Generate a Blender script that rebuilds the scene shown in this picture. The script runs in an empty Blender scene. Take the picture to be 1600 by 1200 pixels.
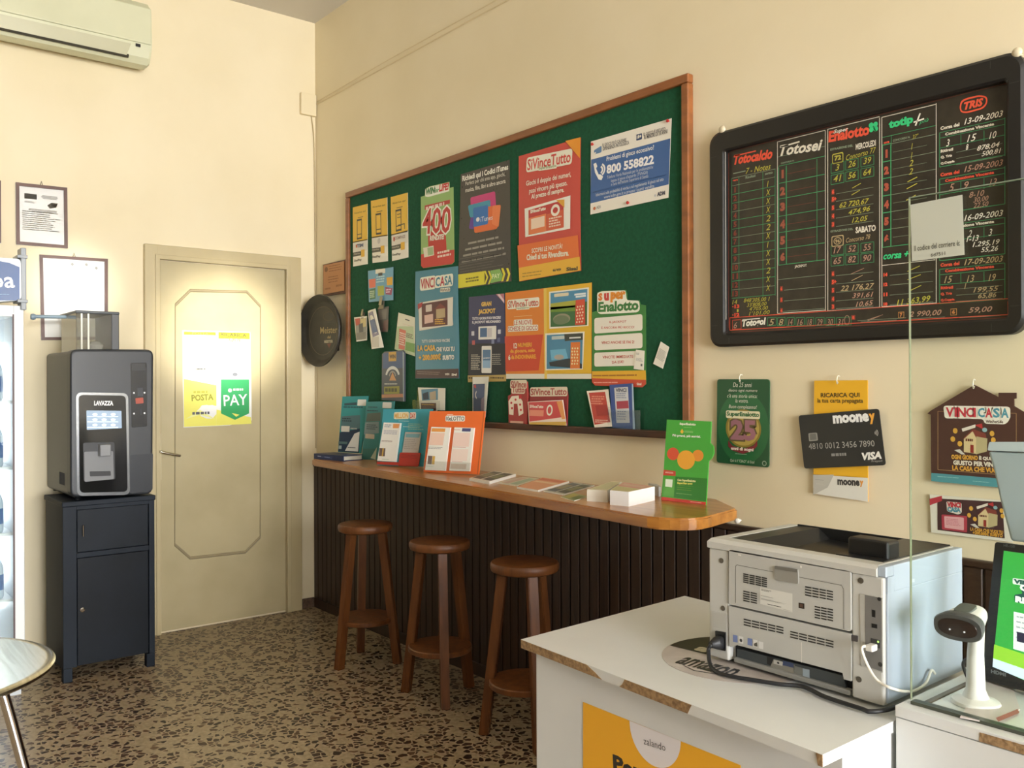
import bpy, bmesh, math, random
from mathutils import Vector as V, Matrix
random.seed(7)
C = bpy.context.scene.collection
SC = bpy.context.scene

# ------------------------------------------------------------------ camera
FPX = 1390.0; CX, CY = 800.0, 600.0
YAW = math.radians(38.985); ROLL = math.radians(0.22)
CAM = V((5.153, -2.578, 1.400))
FW = V((-math.cos(YAW), math.sin(YAW), 0))
R0 = V((FW.y, -FW.x, 0)); U0 = V((0, 0, 1))
UP = U0*math.cos(ROLL) + R0*math.sin(ROLL)
RT = R0*math.cos(ROLL) - U0*math.sin(ROLL)
cam_d = bpy.data.cameras.new('camera'); cam = bpy.data.objects.new('camera', cam_d); C.objects.link(cam)
cam_d.sensor_width = 36; cam_d.lens = 36*FPX/1600; cam_d.clip_start = 0.02
cam.matrix_world = Matrix(((RT.x, UP.x, -FW.x, CAM.x), (RT.y, UP.y, -FW.y, CAM.y), (RT.z, UP.z, -FW.z, CAM.z), (0, 0, 0, 1)))
SC.camera = cam

# ------------------------------------------------------------------ light
SC.view_settings.view_transform = 'Standard'; SC.view_settings.look = 'None'
SC.view_settings.gamma = 1; SC.view_settings.use_curve_mapping = False
SC.view_settings.exposure = 0.0
w = bpy.data.worlds.new('daylight'); SC.world = w; w.use_nodes = True
bg = w.node_tree.nodes['Background']; bg.inputs[0].default_value = (0.80, 0.90, 1.0, 1); bg.inputs[1].default_value = 1.0

def area(name, loc, target, sx, sy, power, color, spread=180):
    l = bpy.data.lights.new(name, 'AREA'); l.shape = 'RECTANGLE'; l.size = sx; l.size_y = sy
    l.energy = power; l.color = color; l.spread = math.radians(spread)
    o = bpy.data.objects.new(name, l); C.objects.link(o); o.location = loc
    o.rotation_euler = (V(target)-V(loc)).to_track_quat('-Z', 'Y').to_euler()
    return o
# daylight through the shop window and the open door behind the camera
area('window_daylight', (10.3, -2.0, 1.65), (0, -2.0, 1.6), 3.3, 2.3, 790, (0.98, 0.985, 1.0))
area('doorway_daylight', (10.3, -5.1, 1.25), (0, -4.4, 1.1), 1.0, 2.2, 30, (0.90, 0.96, 1.0))
area('ceiling_lamp', (4.6, -3.9, 3.55), (4.6, -3.9, 0), 1.2, 0.5, 8, (1.0, 0.88, 0.68))
# sunlight thrown back from the street onto the door wall
sp = bpy.data.lights.new('street_glint', 'SPOT'); sp.energy = 9000; sp.color = (1.0, 0.96, 0.86)
sp.spot_size = math.radians(4.9); sp.spot_blend = 0.75; sp.shadow_soft_size = 0.12
so = bpy.data.objects.new('street_glint', sp); C.objects.link(so); so.location = (9.9, -2.9, 1.80)
so.rotation_euler = (V((0, -0.60, 1.70))-so.location).to_track_quat('-Z', 'Y').to_euler()

sp2 = bpy.data.lights.new('notice_spot', 'SPOT'); sp2.energy = 5200; sp2.color = (1.0, 0.97, 0.9)  # spot added to whiten the framed blank sheet
sp2.spot_size = math.radians(2.9); sp2.spot_blend = 0.9; sp2.shadow_soft_size = 0.12
so2 = bpy.data.objects.new('notice_spot', sp2); C.objects.link(so2); so2.location = (9.9, -3.2, 1.95)
so2.rotation_euler = (V((0, -1.42, 1.92))-so2.location).to_track_quat('-Z', 'Y').to_euler()

# ------------------------------------------------------------------ materials
def lin(h):
    c = [int(h[i:i+2], 16)/255 for i in (0, 2, 4)]
    return [x/12.92 if x <= .04045 else ((x+.055)/1.055)**2.4 for x in c]
MC = {}
GAIN = 1.12
def m(h, rough=0.5, metal=0.0, gain=None, emit=0, coat=0.0):
    k = (h, rough, metal, gain, emit, coat)
    if k in MC: return MC[k]
    a = bpy.data.materials.new('paint_'+h); a.use_nodes = True
    nt = a.node_tree; b = nt.nodes['Principled BSDF']
    g = 1.0 if gain is None else gain
    c = [min(.88, x*g) for x in lin(h)]
    b.inputs['Base Color'].default_value = (*c, 1)
    b.inputs['Metallic'].default_value = metal
    n = nt.nodes.new('ShaderNodeTexNoise'); n.inputs['Scale'].default_value = 30
    mr = nt.nodes.new('ShaderNodeMapRange'); mr.inputs[3].default_value = max(0.02, rough-.015); mr.inputs[4].default_value = min(1, rough+.015)
    nt.links.new(n.outputs[0], mr.inputs[0]); nt.links.new(mr.outputs[0], b.inputs['Roughness'])
    if coat: b.inputs['Coat Weight'].default_value = coat; b.inputs['Coat Roughness'].default_value = .12
    if emit:
        b.inputs['Emission Color'].default_value = (*lin(h), 1); b.inputs['Emission Strength'].default_value = emit
    MC[k] = a; return a
def ink(h, rough=.45): return m(h, rough, gain=GAIN)

def nodes_mat(name):
    a = bpy.data.materials.new(name); a.use_nodes = True
    return a, a.node_tree, a.node_tree.nodes['Principled BSDF']
def coords(nt, scale=(1, 1, 1), rot=(0, 0, 0)):
    tc = nt.nodes.new('ShaderNodeTexCoord'); mp = nt.nodes.new('ShaderNodeMapping')
    # world position, so that large surfaces keep one pattern
    g = nt.nodes.new('ShaderNodeNewGeometry')
    nt.links.new(g.outputs['Position'], mp.inputs[0]); mp.inputs['Scale'].default_value = scale; mp.inputs['Rotation'].default_value = rot
    return mp.outputs[0]
def ramp(nt, fac, stops):
    r = nt.nodes.new('ShaderNodeValToRGB'); e = r.color_ramp.elements
    while len(e) < len(stops): e.new(0.5)
    for k, (p, c) in enumerate(stops): e[k].position = p; e[k].color = (*lin(c), 1)
    nt.links.new(fac, r.inputs[0]); return r.outputs[0]
def noise(nt, vec, scale, detail=3, rough=.5, dist=0):
    n = nt.nodes.new('ShaderNodeTexNoise'); n.inputs['Scale'].default_value = scale; n.inputs['Detail'].default_value = detail
    n.inputs['Roughness'].default_value = rough; n.inputs['Distortion'].default_value = dist
    nt.links.new(vec, n.inputs['Vector']); return n.outputs[0]
def bump(nt, b, h, s, d=.01):
    n = nt.nodes.new('ShaderNodeBump'); n.inputs['Strength'].default_value = s; n.inputs['Distance'].default_value = d
    nt.links.new(h, n.inputs['Height']); nt.links.new(n.outputs[0], b.inputs['Normal'])
def two_tone(name, a, b_, scale, rough, vec=(1, 1, 1), bmp=0, detail=4, lo=.35, hi=.65, metal=0, coat=0, spec=.5):
    M_, nt, b = nodes_mat(name); v = coords(nt, vec)
    n = noise(nt, v, scale, detail)
    nt.links.new(ramp(nt, n, [(lo, a), (hi, b_)]), b.inputs['Base Color'])
    b.inputs['Roughness'].default_value = rough; b.inputs['Metallic'].default_value = metal
    b.inputs['Specular IOR Level'].default_value = spec
    if coat: b.inputs['Coat Weight'].default_value = coat; b.inputs['Coat Roughness'].default_value = .15
    if bmp: bump(nt, b, n, bmp)
    return M_
WALL = two_tone('cream_wall_paint', 'e5d7b3', 'ecdfbe', 1.6, .62, bmp=.04)
BACKW = two_tone('dark_back_wall', '5e4f3a', '6a5a44', 1.5, .7)  # unseen wall, darkened to cut bounce light on the right wall
CEIL = two_tone('ceiling_paint', 'cfcabf', 'd6d1c6', 1.5, .8)
DOORP = two_tone('beige_door_enamel', 'b8ab86', 'c2b590', 3.0, .24, bmp=.03)
TRIMP = two_tone('beige_trim_enamel', 'bfb088', 'c8b992', 3.0, .35)
GROOVE = two_tone('shaded_moulding_enamel', '958869', 'a09374', 3.0, .35)  # darker than the door: groove shade put into the moulding colour
FELT = two_tone('green_felt', '0c4a2d', '105435', 60, .95, bmp=.1)
WOOD_D = two_tone('dark_stained_panelling', '2c1b10', '3a2416', 5, .5, vec=(9, 9, .6), bmp=.08)
WOOD_F = two_tone('brown_frame_wood', '7c4a24', '95592c', 6, .4, vec=(1, 4, 4), coat=.3)
WOOD_S = two_tone('honey_varnished_wood', 'a06526', 'b97d36', 3.5, .3, vec=(.8, 9, 9), bmp=.02, coat=.35)
WOOD_ST = two_tone('chestnut_varnished_wood', '5c3416', '74451f', 5, .45, vec=(7, 7, .8), coat=.0)
CHIP = two_tone('raw_chipboard', '7d6244', 'a5865e', 120, .9, bmp=.3)
NAVYC = two_tone('blue_black_cabinet_paint', '1b2129', '212831', 4, .5, bmp=.03, spec=.2)
STEEL = two_tone('brushed_steel', 'c2bda9', 'd8d4c4', 4, .22, vec=(1, 30, 1), metal=1)
CHROME = m('e4e4e8', .12, 1.0)
WHITEL = two_tone('white_laminate', 'd0d2d0', 'd8dad8', 3, .35)
def terrazzo():
    M_, nt, b = nodes_mat('terrazzo_floor')
    v = coords(nt)
    nz = nt.nodes.new('ShaderNodeTexNoise'); nz.inputs['Scale'].default_value = 22; nz.inputs['Detail'].default_value = 2; nt.links.new(v, nz.inputs['Vector'])
    mx = nt.nodes.new('ShaderNodeMix'); mx.data_type = 'VECTOR'; mx.inputs[0].default_value = .035
    nt.links.new(v, mx.inputs[4]); nt.links.new(nz.outputs['Color'], mx.inputs[5]); dv = mx.outputs[1]
    def vor(feature, sc):
        n = nt.nodes.new('ShaderNodeTexVoronoi'); n.feature = feature; n.inputs['Scale'].default_value = sc; nt.links.new(dv, n.inputs['Vector']); return n
    e = vor('DISTANCE_TO_EDGE', 38); f1 = vor('F1', 38)
    ed = nt.nodes.new('ShaderNodeMath'); ed.operation = 'GREATER_THAN'; ed.inputs[1].default_value = .10; nt.links.new(e.outputs['Distance'], ed.inputs[0])
    sep = nt.nodes.new('ShaderNodeSeparateColor'); nt.links.new(f1.outputs['Color'], sep.inputs[0])
    pick = nt.nodes.new('ShaderNodeMath'); pick.operation = 'GREATER_THAN'; pick.inputs[1].default_value = .38; nt.links.new(sep.outputs[0], pick.inputs[0])
    mul = nt.nodes.new('ShaderNodeMath'); mul.operation = 'MULTIPLY'; nt.links.new(ed.outputs[0], mul.inputs[0]); nt.links.new(pick.outputs[0], mul.inputs[1])
    chip = ramp(nt, sep.outputs[1], [(0, '2a1b15'), (.55, '412b21'), (.8, '553b2c'), (1, '6e543e')])
    base = ramp(nt, noise(nt, v, 55, 4), [(.3, '978668'), (.7, 'b09d7f')])
    mc = nt.nodes.new('ShaderNodeMix'); mc.data_type = 'RGBA'
    nt.links.new(mul.outputs[0], mc.inputs[0]); nt.links.new(base, mc.inputs[6]); nt.links.new(chip, mc.inputs[7])
    nt.links.new(mc.outputs[2], b.inputs['Base Color'])
    b.inputs['Roughness'].default_value = .34
    return M_
FLOOR = terrazzo()
def glass_mat(name, tint, refl=1.0, rough=.0):
    a = bpy.data.materials.new(name); a.use_nodes = True; nt = a.node_tree; nt.nodes.clear()
    o = nt.nodes.new('ShaderNodeOutputMaterial'); t = nt.nodes.new('ShaderNodeBsdfTransparent'); t.inputs[0].default_value = (*tint, 1)
    g = nt.nodes.new('ShaderNodeBsdfGlossy'); g.inputs['Roughness'].default_value = rough
    lw = nt.nodes.new('ShaderNodeLayerWeight'); lw.inputs[0].default_value = .5
    pw = nt.nodes.new('ShaderNodeMath'); pw.operation = 'POWER'; pw.inputs[1].default_value = 5; nt.links.new(lw.outputs['Facing'], pw.inputs[0])
    mu = nt.nodes.new('ShaderNodeMath'); mu.operation = 'MULTIPLY_ADD'; mu.inputs[1].default_value = .9*refl; mu.inputs[2].default_value = .035*refl; nt.links.new(pw.outputs[0], mu.inputs[0])
    mx = nt.nodes.new('ShaderNodeMixShader'); nt.links.new(mu.outputs[0], mx.inputs[0])
    nt.links.new(t.outputs[0], mx.inputs[1]); nt.links.new(g.outputs[0], mx.inputs[2]); nt.links.new(mx.outputs[0], o.inputs[0]); return a
GLASS = glass_mat('clear_screen_glass', (.955, .98, .965))
PICGLASS = glass_mat('picture_glass', (.985, .985, .98))
PLEXI = glass_mat('clear_acrylic', (.93, .94, .94), 1.2, .05)
SMOKE = glass_mat('smoky_plastic', (.78, .78, .75), 1.2, .05)

# ------------------------------------------------------------------ object helpers
def tag(o, label=None, cat=None, group=None, kind=None):
    if label: o['label'] = label
    if cat: o['category'] = cat
    if group: o['group'] = group
    if kind: o['kind'] = kind
    return o
def thing(name, label, cat, loc, group=None, kind=None):
    o = bpy.data.objects.new(name, None); C.objects.link(o); o.empty_display_size = .05; o.location = loc
    return tag(o, label, cat, group, kind)
def world_loc(o):
    p = V(o.location)
    while o.parent: o = o.parent; p += o.location
    return p
def link(name, me, parent=None, label=None):
    # mesh data arrives in world coordinates; the origin moves to the base centre, or to the parent's base
    o = bpy.data.objects.new(name, me); C.objects.link(o)
    xs = [v.co for v in me.vertices]
    c = V(((min(p.x for p in xs)+max(p.x for p in xs))/2, (min(p.y for p in xs)+max(p.y for p in xs))/2, min(p.z for p in xs)))
    me.transform(Matrix.Translation(-c))
    if parent: o.parent = parent; o.location = c-world_loc(parent)
    else: o.location = c
    if label: o['label'] = label
    return o
def obj(name, bm, mat, parent=None, label=None, smooth=False):
    me = bpy.data.meshes.new(name); bmesh.ops.recalc_face_normals(bm, faces=bm.faces[:]); bm.to_mesh(me); bm.free()
    for k in (mat if isinstance(mat, (list, tuple)) else [mat]): me.materials.append(k)
    if smooth:
        for p in me.polygons: p.use_smooth = True
        try: me.set_sharp_from_angle(angle=math.radians(38))
        except Exception: pass
    return link(name, me, parent, label)
def B(): return bmesh.new()
def box(bm, x0, x1, y0, y1, z0, z1, bev=0, seg=2, M4=None, mi=0):
    r = bmesh.ops.create_cube(bm, size=1); vs = r['verts']
    for v in vs: v.co = V((x0+(v.co.x+.5)*(x1-x0), y0+(v.co.y+.5)*(y1-y0), z0+(v.co.z+.5)*(z1-z0)))
    fs = list({f for v in vs for f in v.link_faces})
    if bev:
        es = list({e for v in vs for e in v.link_edges})
        q = bmesh.ops.bevel(bm, geom=es, offset=bev, segments=seg, affect='EDGES', profile=.5)
        vs = list({v for f in q['faces'] for v in f.verts} | {v for v in vs if v.is_valid}); fs = list({f for v in vs for f in v.link_faces})
    if M4 is not None:
        for v in vs: v.co = M4 @ v.co
    for f in fs: f.material_index = mi
    return bm
def bxo(name, dims, mat, parent=None, bev=.003, label=None, seg=2): return obj(name, box(B(), *dims, bev=bev, seg=seg), mat, parent, label)
def lathe(bm, prof, loc, seg=40, axis=V((0, 0, 1)), mi=0):
    q = V((0, 0, 1)).rotation_difference(axis); rings = []
    for r, z in prof:
        rings.append([bm.verts.new(V(loc)+q@V((r*math.cos(2*math.pi*k/seg), r*math.sin(2*math.pi*k/seg), z))) for k in range(seg)])
    for a, b in zip(rings, rings[1:]):
        for k in range(seg):
            f = bm.faces.new((a[k], a[(k+1) % seg], b[(k+1) % seg], b[k])); f.material_index = mi
    for rg, rev in ((rings[0], True), (rings[-1], False)):
        f = bm.faces.new(list(reversed(rg)) if rev else rg); f.material_index = mi
    return bm
def spline(pts, n=8):
    pts = [V(p) for p in pts]; out = []
    for i in range(len(pts)-1):
        p0 = pts[max(i-1, 0)]; p1 = pts[i]; p2 = pts[i+1]; p3 = pts[min(i+2, len(pts)-1)]
        for k in range(n):
            t = k/n
            out.append(.5*((2*p1)+(p2-p0)*t+(2*p0-5*p1+4*p2-p3)*t*t+(-p0+3*p1-3*p2+p3)*t**3))
    out.append(pts[-1]); return out
def tube(bm, pts, r, seg=8, r1=None, mi=0, sq=False):
    pts = [V(p) for p in pts]; rings = []; n = len(pts); nrm = None
    for i, p in enumerate(pts):
        t = (pts[min(i+1, n-1)]-pts[max(i-1, 0)]).normalized()
        if nrm is None: nrm = t.orthogonal().normalized() if not sq else (V((0, 1, 0))-t*t.y).normalized()
        nrm = (nrm-t*nrm.dot(t)).normalized(); b = t.cross(nrm)
        rr = r if r1 is None else r+(r1-r)*i/(n-1)
        rings.append([bm.verts.new(p+(nrm*math.cos(2*math.pi*(k+.5)/seg)+b*math.sin(2*math.pi*(k+.5)/seg))*rr) for k in range(seg)])
    for a, c in zip(rings, rings[1:]):
        for k in range(seg):
            f = bm.faces.new((a[k], a[(k+1) % seg], c[(k+1) % seg], c[k])); f.material_index = mi
    bm.faces.new(list(reversed(rings[0]))).material_index = mi; bm.faces.new(rings[-1]).material_index = mi
    return bm
def loft(bm, secs, seg=24, e=2.6, mi=0):
    # secs: (centre, right axis, up axis, half width, half height); superellipse sections
    rings = []
    for c, a, b, hw, hh in secs:
        rg = []
        for k in range(seg):
            t = 2*math.pi*k/seg; ct, st = math.cos(t), math.sin(t)
            rg.append(bm.verts.new(V(c)+V(a)*hw*math.copysign(abs(ct)**(2/e), ct)+V(b)*hh*math.copysign(abs(st)**(2/e), st)))
        rings.append(rg)
    for a, c in zip(rings, rings[1:]):
        for k in range(seg): bm.faces.new((a[k], a[(k+1) % seg], c[(k+1) % seg], c[k])).material_index = mi
    bm.faces.new(list(reversed(rings[0]))).material_index = mi; bm.faces.new(rings[-1]).material_index = mi
    return bm
def prism(bm, pts, d, mi=0):
    # polygon of world points extruded along d
    a = [bm.verts.new(V(p)) for p in pts]; b = [bm.verts.new(V(p)+V(d)) for p in pts]; n = len(pts)
    for f in ([bm.faces.new(a), bm.faces.new(list(reversed(b)))]+[bm.faces.new((a[k], b[k], b[(k+1) % n], a[(k+1) % n])) for k in range(n)]): f.material_index = mi
    return bm

# ------------------------------------------------------------------ measuring: where a line of sight meets a real surface
def ray(x, y): return FW+RT*((x-CX)/FPX)+UP*((CY-y)/FPX)
def hit(x, y, p, n):
    d = ray(x, y); return CAM+d*((V(p)-CAM).dot(n)/d.dot(n))
NW, NL, NZ = V((0, -1, 0)), V((1, 0, 0)), V((0, 0, 1))
def W(x, y, d=0.0): return hit(x, y, (0, -d, 0), NW)
def L(x, y, d=0.0): return hit(x, y, (d, 0, 0), NL)
def G(x, y, z=0.0): return hit(x, y, (0, 0, z), NZ)

# ------------------------------------------------------------------ printed lettering
TC = {}
def glyphs(s, bold=0, shear=0, res=2):
    k = (s, bold, shear, res)
    if k in TC: return TC[k]
    cu = bpy.data.curves.new('t', 'FONT'); cu.body = s; cu.size = 1; cu.offset = bold; cu.shear = shear
    cu.resolution_u = res; cu.dimensions = '2D'; cu.fill_mode = 'BOTH'
    o = bpy.data.objects.new('t', cu); C.objects.link(o); dg = bpy.context.evaluated_depsgraph_get(); dg.update()
    e = o.evaluated_get(dg); me = e.to_mesh()
    vs = [(v.co.x, v.co.y) for v in me.vertices]; fs = [tuple(p.vertices) for p in me.polygons]
    e.to_mesh_clear(); bpy.data.objects.remove(o); bpy.data.curves.remove(cu)
    TC[k] = (vs, fs); return TC[k]

class Sheet:
    """A printed or panelled flat piece. Coordinates are read off the photo and carried onto the piece's own plane."""
    def __init__(s, p, n, outline, base, thick=.0012, z=(0, 0, 1), e1=None, edge=None, rad=0, warp=None, flip=False):
        s.n = V(n).normalized(); s.p = V(p); s.ox, s.oy, s.k = z
        s.mats = []; s.v = []; s.f = []; s.th = thick; s.warp = warp
        pts = [s.w3(*q) for q in outline]
        s.o = pts[0]
        a = V(e1) if e1 is not None else (pts[1]-pts[0]); a = a-s.n*a.dot(s.n); s.e1 = a.normalized()
        s.e2 = s.n.cross(s.e1)
        if s.e2.dot(pts[-1]-pts[0]) > 0 and e1 is None: s.e2 = -s.e2
        if e1 is not None and s.e2.z < 0: s.e2 = -s.e2
        loc = [s.l2(q) for q in pts]
        s.c4 = list(loc) if len(loc) == 4 else None
        if rad: loc = s.round(loc, rad)
        bi = s.mi(base); ei = s.mi(edge or base)
        if warp and len(loc) == 4:
            N = 12; g = []
            for dz in (0, -thick):
                for j in range(N+1):
                    for i in range(N+1):
                        u, t = i/N, j/N
                        q = [(loc[0][c]*(1-u)+loc[1][c]*u)*(1-t)+(loc[3][c]*(1-u)+loc[2][c]*u)*t for c in (0, 1)]
                        g.append(s.add(*q, dz))
            M1 = (N+1)**2
            for j in range(N):
                for i in range(N):
                    a0 = j*(N+1)+i; r = (a0, a0+1, a0+N+2, a0+N+1)
                    s.f.append(([g[x] for x in r], bi)); s.f.append(([g[x+M1] for x in reversed(r)], ei))
            rim = [i for i in range(N+1)]+[j*(N+1)+N for j in range(1, N+1)]+[N*(N+1)+i for i in range(N-1, -1, -1)]+[j*(N+1) for j in range(N-1, 0, -1)]
            for x, y in zip(rim, rim[1:]+rim[:1]): s.f.append(([g[x], g[y], g[y+M1], g[x+M1]], ei))
        else:
            a = [s.add(*q, 0) for q in loc]; b = [s.add(*q, -thick) for q in loc]; n_ = len(loc)
            s.f.append((a, bi)); s.f.append((b[::-1], ei))
            for k in range(n_): s.f.append(([a[k], b[k], b[(k+1) % n_], a[(k+1) % n_]], ei))
        us = [q[0] for q in loc]; vs = [q[1] for q in loc]; s.bb = (min(us), min(vs), max(us), max(vs))
    def round(s, loc, rad):
        out = []; n = len(loc)
        for k in range(n):
            p = V((*loc[k], 0)); a = V((*loc[k-1], 0))-p; b = V((*loc[(k+1) % n], 0))-p
            r = min(rad, a.length*.49, b.length*.49); a.normalize(); b.normalize()
            p0, p2 = p+a*r, p+b*r
            for t in (0, .2, .4, .6, .8, 1): q = p0*(1-t)**2+p*2*t*(1-t)+p2*t*t; out.append((q.x, q.y))
        return out
    def zoom(s, ox, oy, k): s.ox, s.oy, s.k = ox, oy, k; return s
    def w3(s, x, y): return hit(s.ox+x*s.k, s.oy+y*s.k, s.p, s.n)
    def l2(s, q): d = q-s.o; return (d.dot(s.e1), d.dot(s.e2))
    def px(s, x, y): return s.l2(s.w3(x, y))
    def add(s, u, v, h): s.v.append((u, v, h)); return len(s.v)-1
    def mi(s, mat):
        if mat not in s.mats: s.mats.append(mat)
        return s.mats.index(mat)
    def pl(s, loc, mat, Ly=1):
        s.f.append(([s.add(*q, Ly*.00035) for q in loc], s.mi(mat))); return s
    def q(s, pts, mat, Ly=1, rad=0):
        loc = [s.px(*p) for p in pts]
        if rad: loc = s.round(loc, rad)
        return s.pl(loc, mat, Ly)
    def r(s, x0, y0, x1, y1, mat, Ly=1, rad=0):
        a, b = s.px(x0, y0), s.px(x1, y1)
        loc = [(a[0], a[1]), (b[0], a[1]), (b[0], b[1]), (a[0], b[1])]
        if rad: loc = s.round(loc, rad)
        return s.pl(loc, mat, Ly)
    def fr(s, u0, v0, u1, v1, mat, Ly=1, rad=0):
        # fractions of the piece, v downwards
        x0, y0, x1, y1 = s.bb; X = lambda u: x0+(x1-x0)*u; Y = lambda t: y1-(y1-y0)*t
        loc = [(X(u0), Y(v0)), (X(u1), Y(v0)), (X(u1), Y(v1)), (X(u0), Y(v1))]
        if s.c4: loc = [tuple((s.c4[0][c]*(1-u)+s.c4[1][c]*u)*(1-t)+(s.c4[3][c]*(1-u)+s.c4[2][c]*u)*t for c in (0, 1)) for u, t in ((u0, v0), (u1, v0), (u1, v1), (u0, v1))]
        if rad: loc = s.round(loc, rad)
        return s.pl(loc, mat, Ly)
    def el(s, x, y, rx, ry, mat, Ly=1, n=28):
        c = s.px(x, y); a = abs(s.px(x+rx, y)[0]-c[0]); b = abs(s.px(x, y+ry)[1]-c[1])
        return s.pl([(c[0]+a*math.cos(2*math.pi*k/n), c[1]+b*math.sin(2*math.pi*k/n)) for k in range(n)], mat, Ly)
    def ring(s, x, y, rx, ry, wd, mat, Ly=1, n=32, a0=0, a1=360):
        c = s.px(x, y); a = abs(s.px(x+rx, y)[0]-c[0]); b = abs(s.px(x, y+ry)[1]-c[1]); wm = wd*a/rx
        for k in range(n):
            t0 = math.radians(a0+(a1-a0)*k/n); t1 = math.radians(a0+(a1-a0)*(k+1)/n)
            s.pl([(c[0]+(a+d)*math.cos(t), c[1]+(b+d)*math.sin(t)) for t, d in ((t0, wm/2), (t1, wm/2), (t1, -wm/2), (t0, -wm/2))], mat, Ly)
        return s
    def along(s, x0, y0, x1):
        P = s.w3(x0, y0); qv = RT*FPX-FW*(s.ox+x1*s.k-CX); t = -(P-CAM).dot(qv)/s.e1.dot(qv); return s.l2(P+s.e1*t)
    def seg(s, A, D, wm, mat, Ly):
        dx, dy = D[0]-A[0], D[1]-A[1]; l = math.hypot(dx, dy) or 1e-6; nx, ny = -dy/l*wm/2, dx/l*wm/2
        return s.pl([(A[0]+nx, A[1]+ny), (D[0]+nx, D[1]+ny), (D[0]-nx, D[1]-ny), (A[0]-nx, A[1]-ny)], mat, Ly)
    def wm(s, x, y, wd): a, b = s.px(x, y-wd/2), s.px(x, y+wd/2); return abs(a[1]-b[1])
    def ln(s, x0, y0, x1, y1, wd, mat, Ly=1): return s.seg(s.px(x0, y0), s.px(x1, y1), s.wm((x0+x1)/2, (y0+y1)/2, wd), mat, Ly)
    def hl(s, x0, y0, x1, wd, mat, Ly=1): return s.seg(s.px(x0, y0), s.along(x0, y0, x1), s.wm(x0, y0, wd), mat, Ly)
    def vl(s, x, y0, y1, wd, mat, Ly=1):
        A = s.px(x, y0); D = (A[0], s.px(x, y1)[1]); return s.seg(A, D, s.wm(x, y0, wd), mat, Ly)
    def t(s, txt, x0, y0, x1, h, mat, y1=None, bold=0, shear=0, out=None, ow=.09, Ly=2, res=2):
        A = s.px(x0, y0); D = s.along(x0, y0, x1) if y1 is None else s.px(x1, y1)
        dx, dy = D[0]-A[0], D[1]-A[1]; l = math.hypot(dx, dy); ux, uy = dx/l, dy/l
        ym = y0 if y1 is None else (y0+y1)/2
        hm = s.wm((x0+x1)/2, ym, h)
        if out:
            if ow >= .07:
                e_ = hm*.16; q_ = [(A[0]+ux*X-uy*Y, A[1]+uy*X+ux*Y) for X, Y in ((-e_, hm/2+e_), (l+e_, hm/2+e_), (l+e_, -hm/2-e_), (-e_, -hm/2-e_))]
                s.pl(s.round(q_, hm*.35), out, Ly-.8)
            bold, ow = bold*.6, min(ow, .07)
        g0 = glyphs(txt, bold, shear, res)
        if not g0[0]: return s
        xs = [p[0] for p in g0[0]]; ys = [p[1] for p in g0[0]]; bx, by = min(xs), min(ys); sx = l/(max(xs)-bx or 1); sy = hm/(max(ys)-by or 1)
        for gm, mat_, ly in ([(glyphs(txt, bold+ow, shear, res), out, Ly-.5)] if out else [])+[(g0, mat, Ly)]:
            i0 = len(s.v); k = s.mi(mat_)
            for gx, gy in gm[0]:
                X = (gx-bx)*sx; Y = (gy-by)*sy-hm/2
                s.v.append((A[0]+ux*X-uy*Y, A[1]+uy*X+ux*Y, ly*.00035))
            for f in gm[1]: s.f.append(([i0+j for j in f], k))
        return s
    def gk(s, x0, y0, x1, y1, n, mat, Ly=1, fill=.55, words=True, al='l'):
        # n lines of print too small to read, as broken strokes
        a, b = s.px(x0, y0), s.px(x1, y1); a, b = (min(a[0], b[0]), max(a[1], b[1])), (max(a[0], b[0]), min(a[1], b[1])); rnd = random.Random(int(x0*7+y0*13+n)); H = max((a[1]-b[1])/n, 1e-4); wmin = (b[0]-a[0])*.05
        for i in range(n):
            wd = (b[0]-a[0])*(1 if al == 'j' else rnd.uniform(.68, 1)); st = a[0] if al != 'c' else a[0]+((b[0]-a[0])-wd)/2
            y = a[1]-H*i; u = st
            while u < st+wd-1e-5:
                wl = min((b[0]-a[0])*rnd.uniform(.08, .22), st+wd-u)
                s.pl([(u, y), (u+wl, y), (u+wl, y-H*fill), (u, y-H*fill)], mat, Ly); u += max(wl, wmin)+min(H*.25, wmin)
        return s
    def done(s, name, parent=None, label=None, cat=None, group=None, kind=None):
        me = bpy.data.meshes.new(name); P = []
        for u, v, h in s.v:
            hh = (h if not s.warp or h <= 0 else h*2.4+.0012)+(s.warp((u-s.bb[0])/(s.bb[2]-s.bb[0]), (s.bb[3]-v)/(s.bb[3]-s.bb[1])) if s.warp else 0)
            P.append(s.o+s.e1*u+s.e2*v+s.n*hh)
        me.from_pydata([tuple(p) for p in P], [], [f for f, _ in s.f])
        for k in s.mats: me.materials.append(k)
        for p, (_, k) in zip(me.polygons, s.f): p.material_index = k
        me.update(); o = link(name, me, parent)
        return tag(o, label, cat, group, kind)
def wsheet(outline, base, d=.003, **k): return Sheet((0, -d, 0), NW, outline, base, **k)
def lsheet(outline, base, d=.003, **k): return Sheet((d, 0, 0), NL, outline, base, **k)
def standing(bl, br, lean, zbase):
    # plane through two points on a surface, leaning back
    a, b = G(*bl, zbase), G(*br, zbase); d = (b-a).normalized(); n = V((d.y, -d.x, 0))
    if n.dot(CAM-a) < 0: n = -n
    return a, (n*math.cos(lean)+V((0, 0, 1))*math.sin(lean)), n
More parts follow.
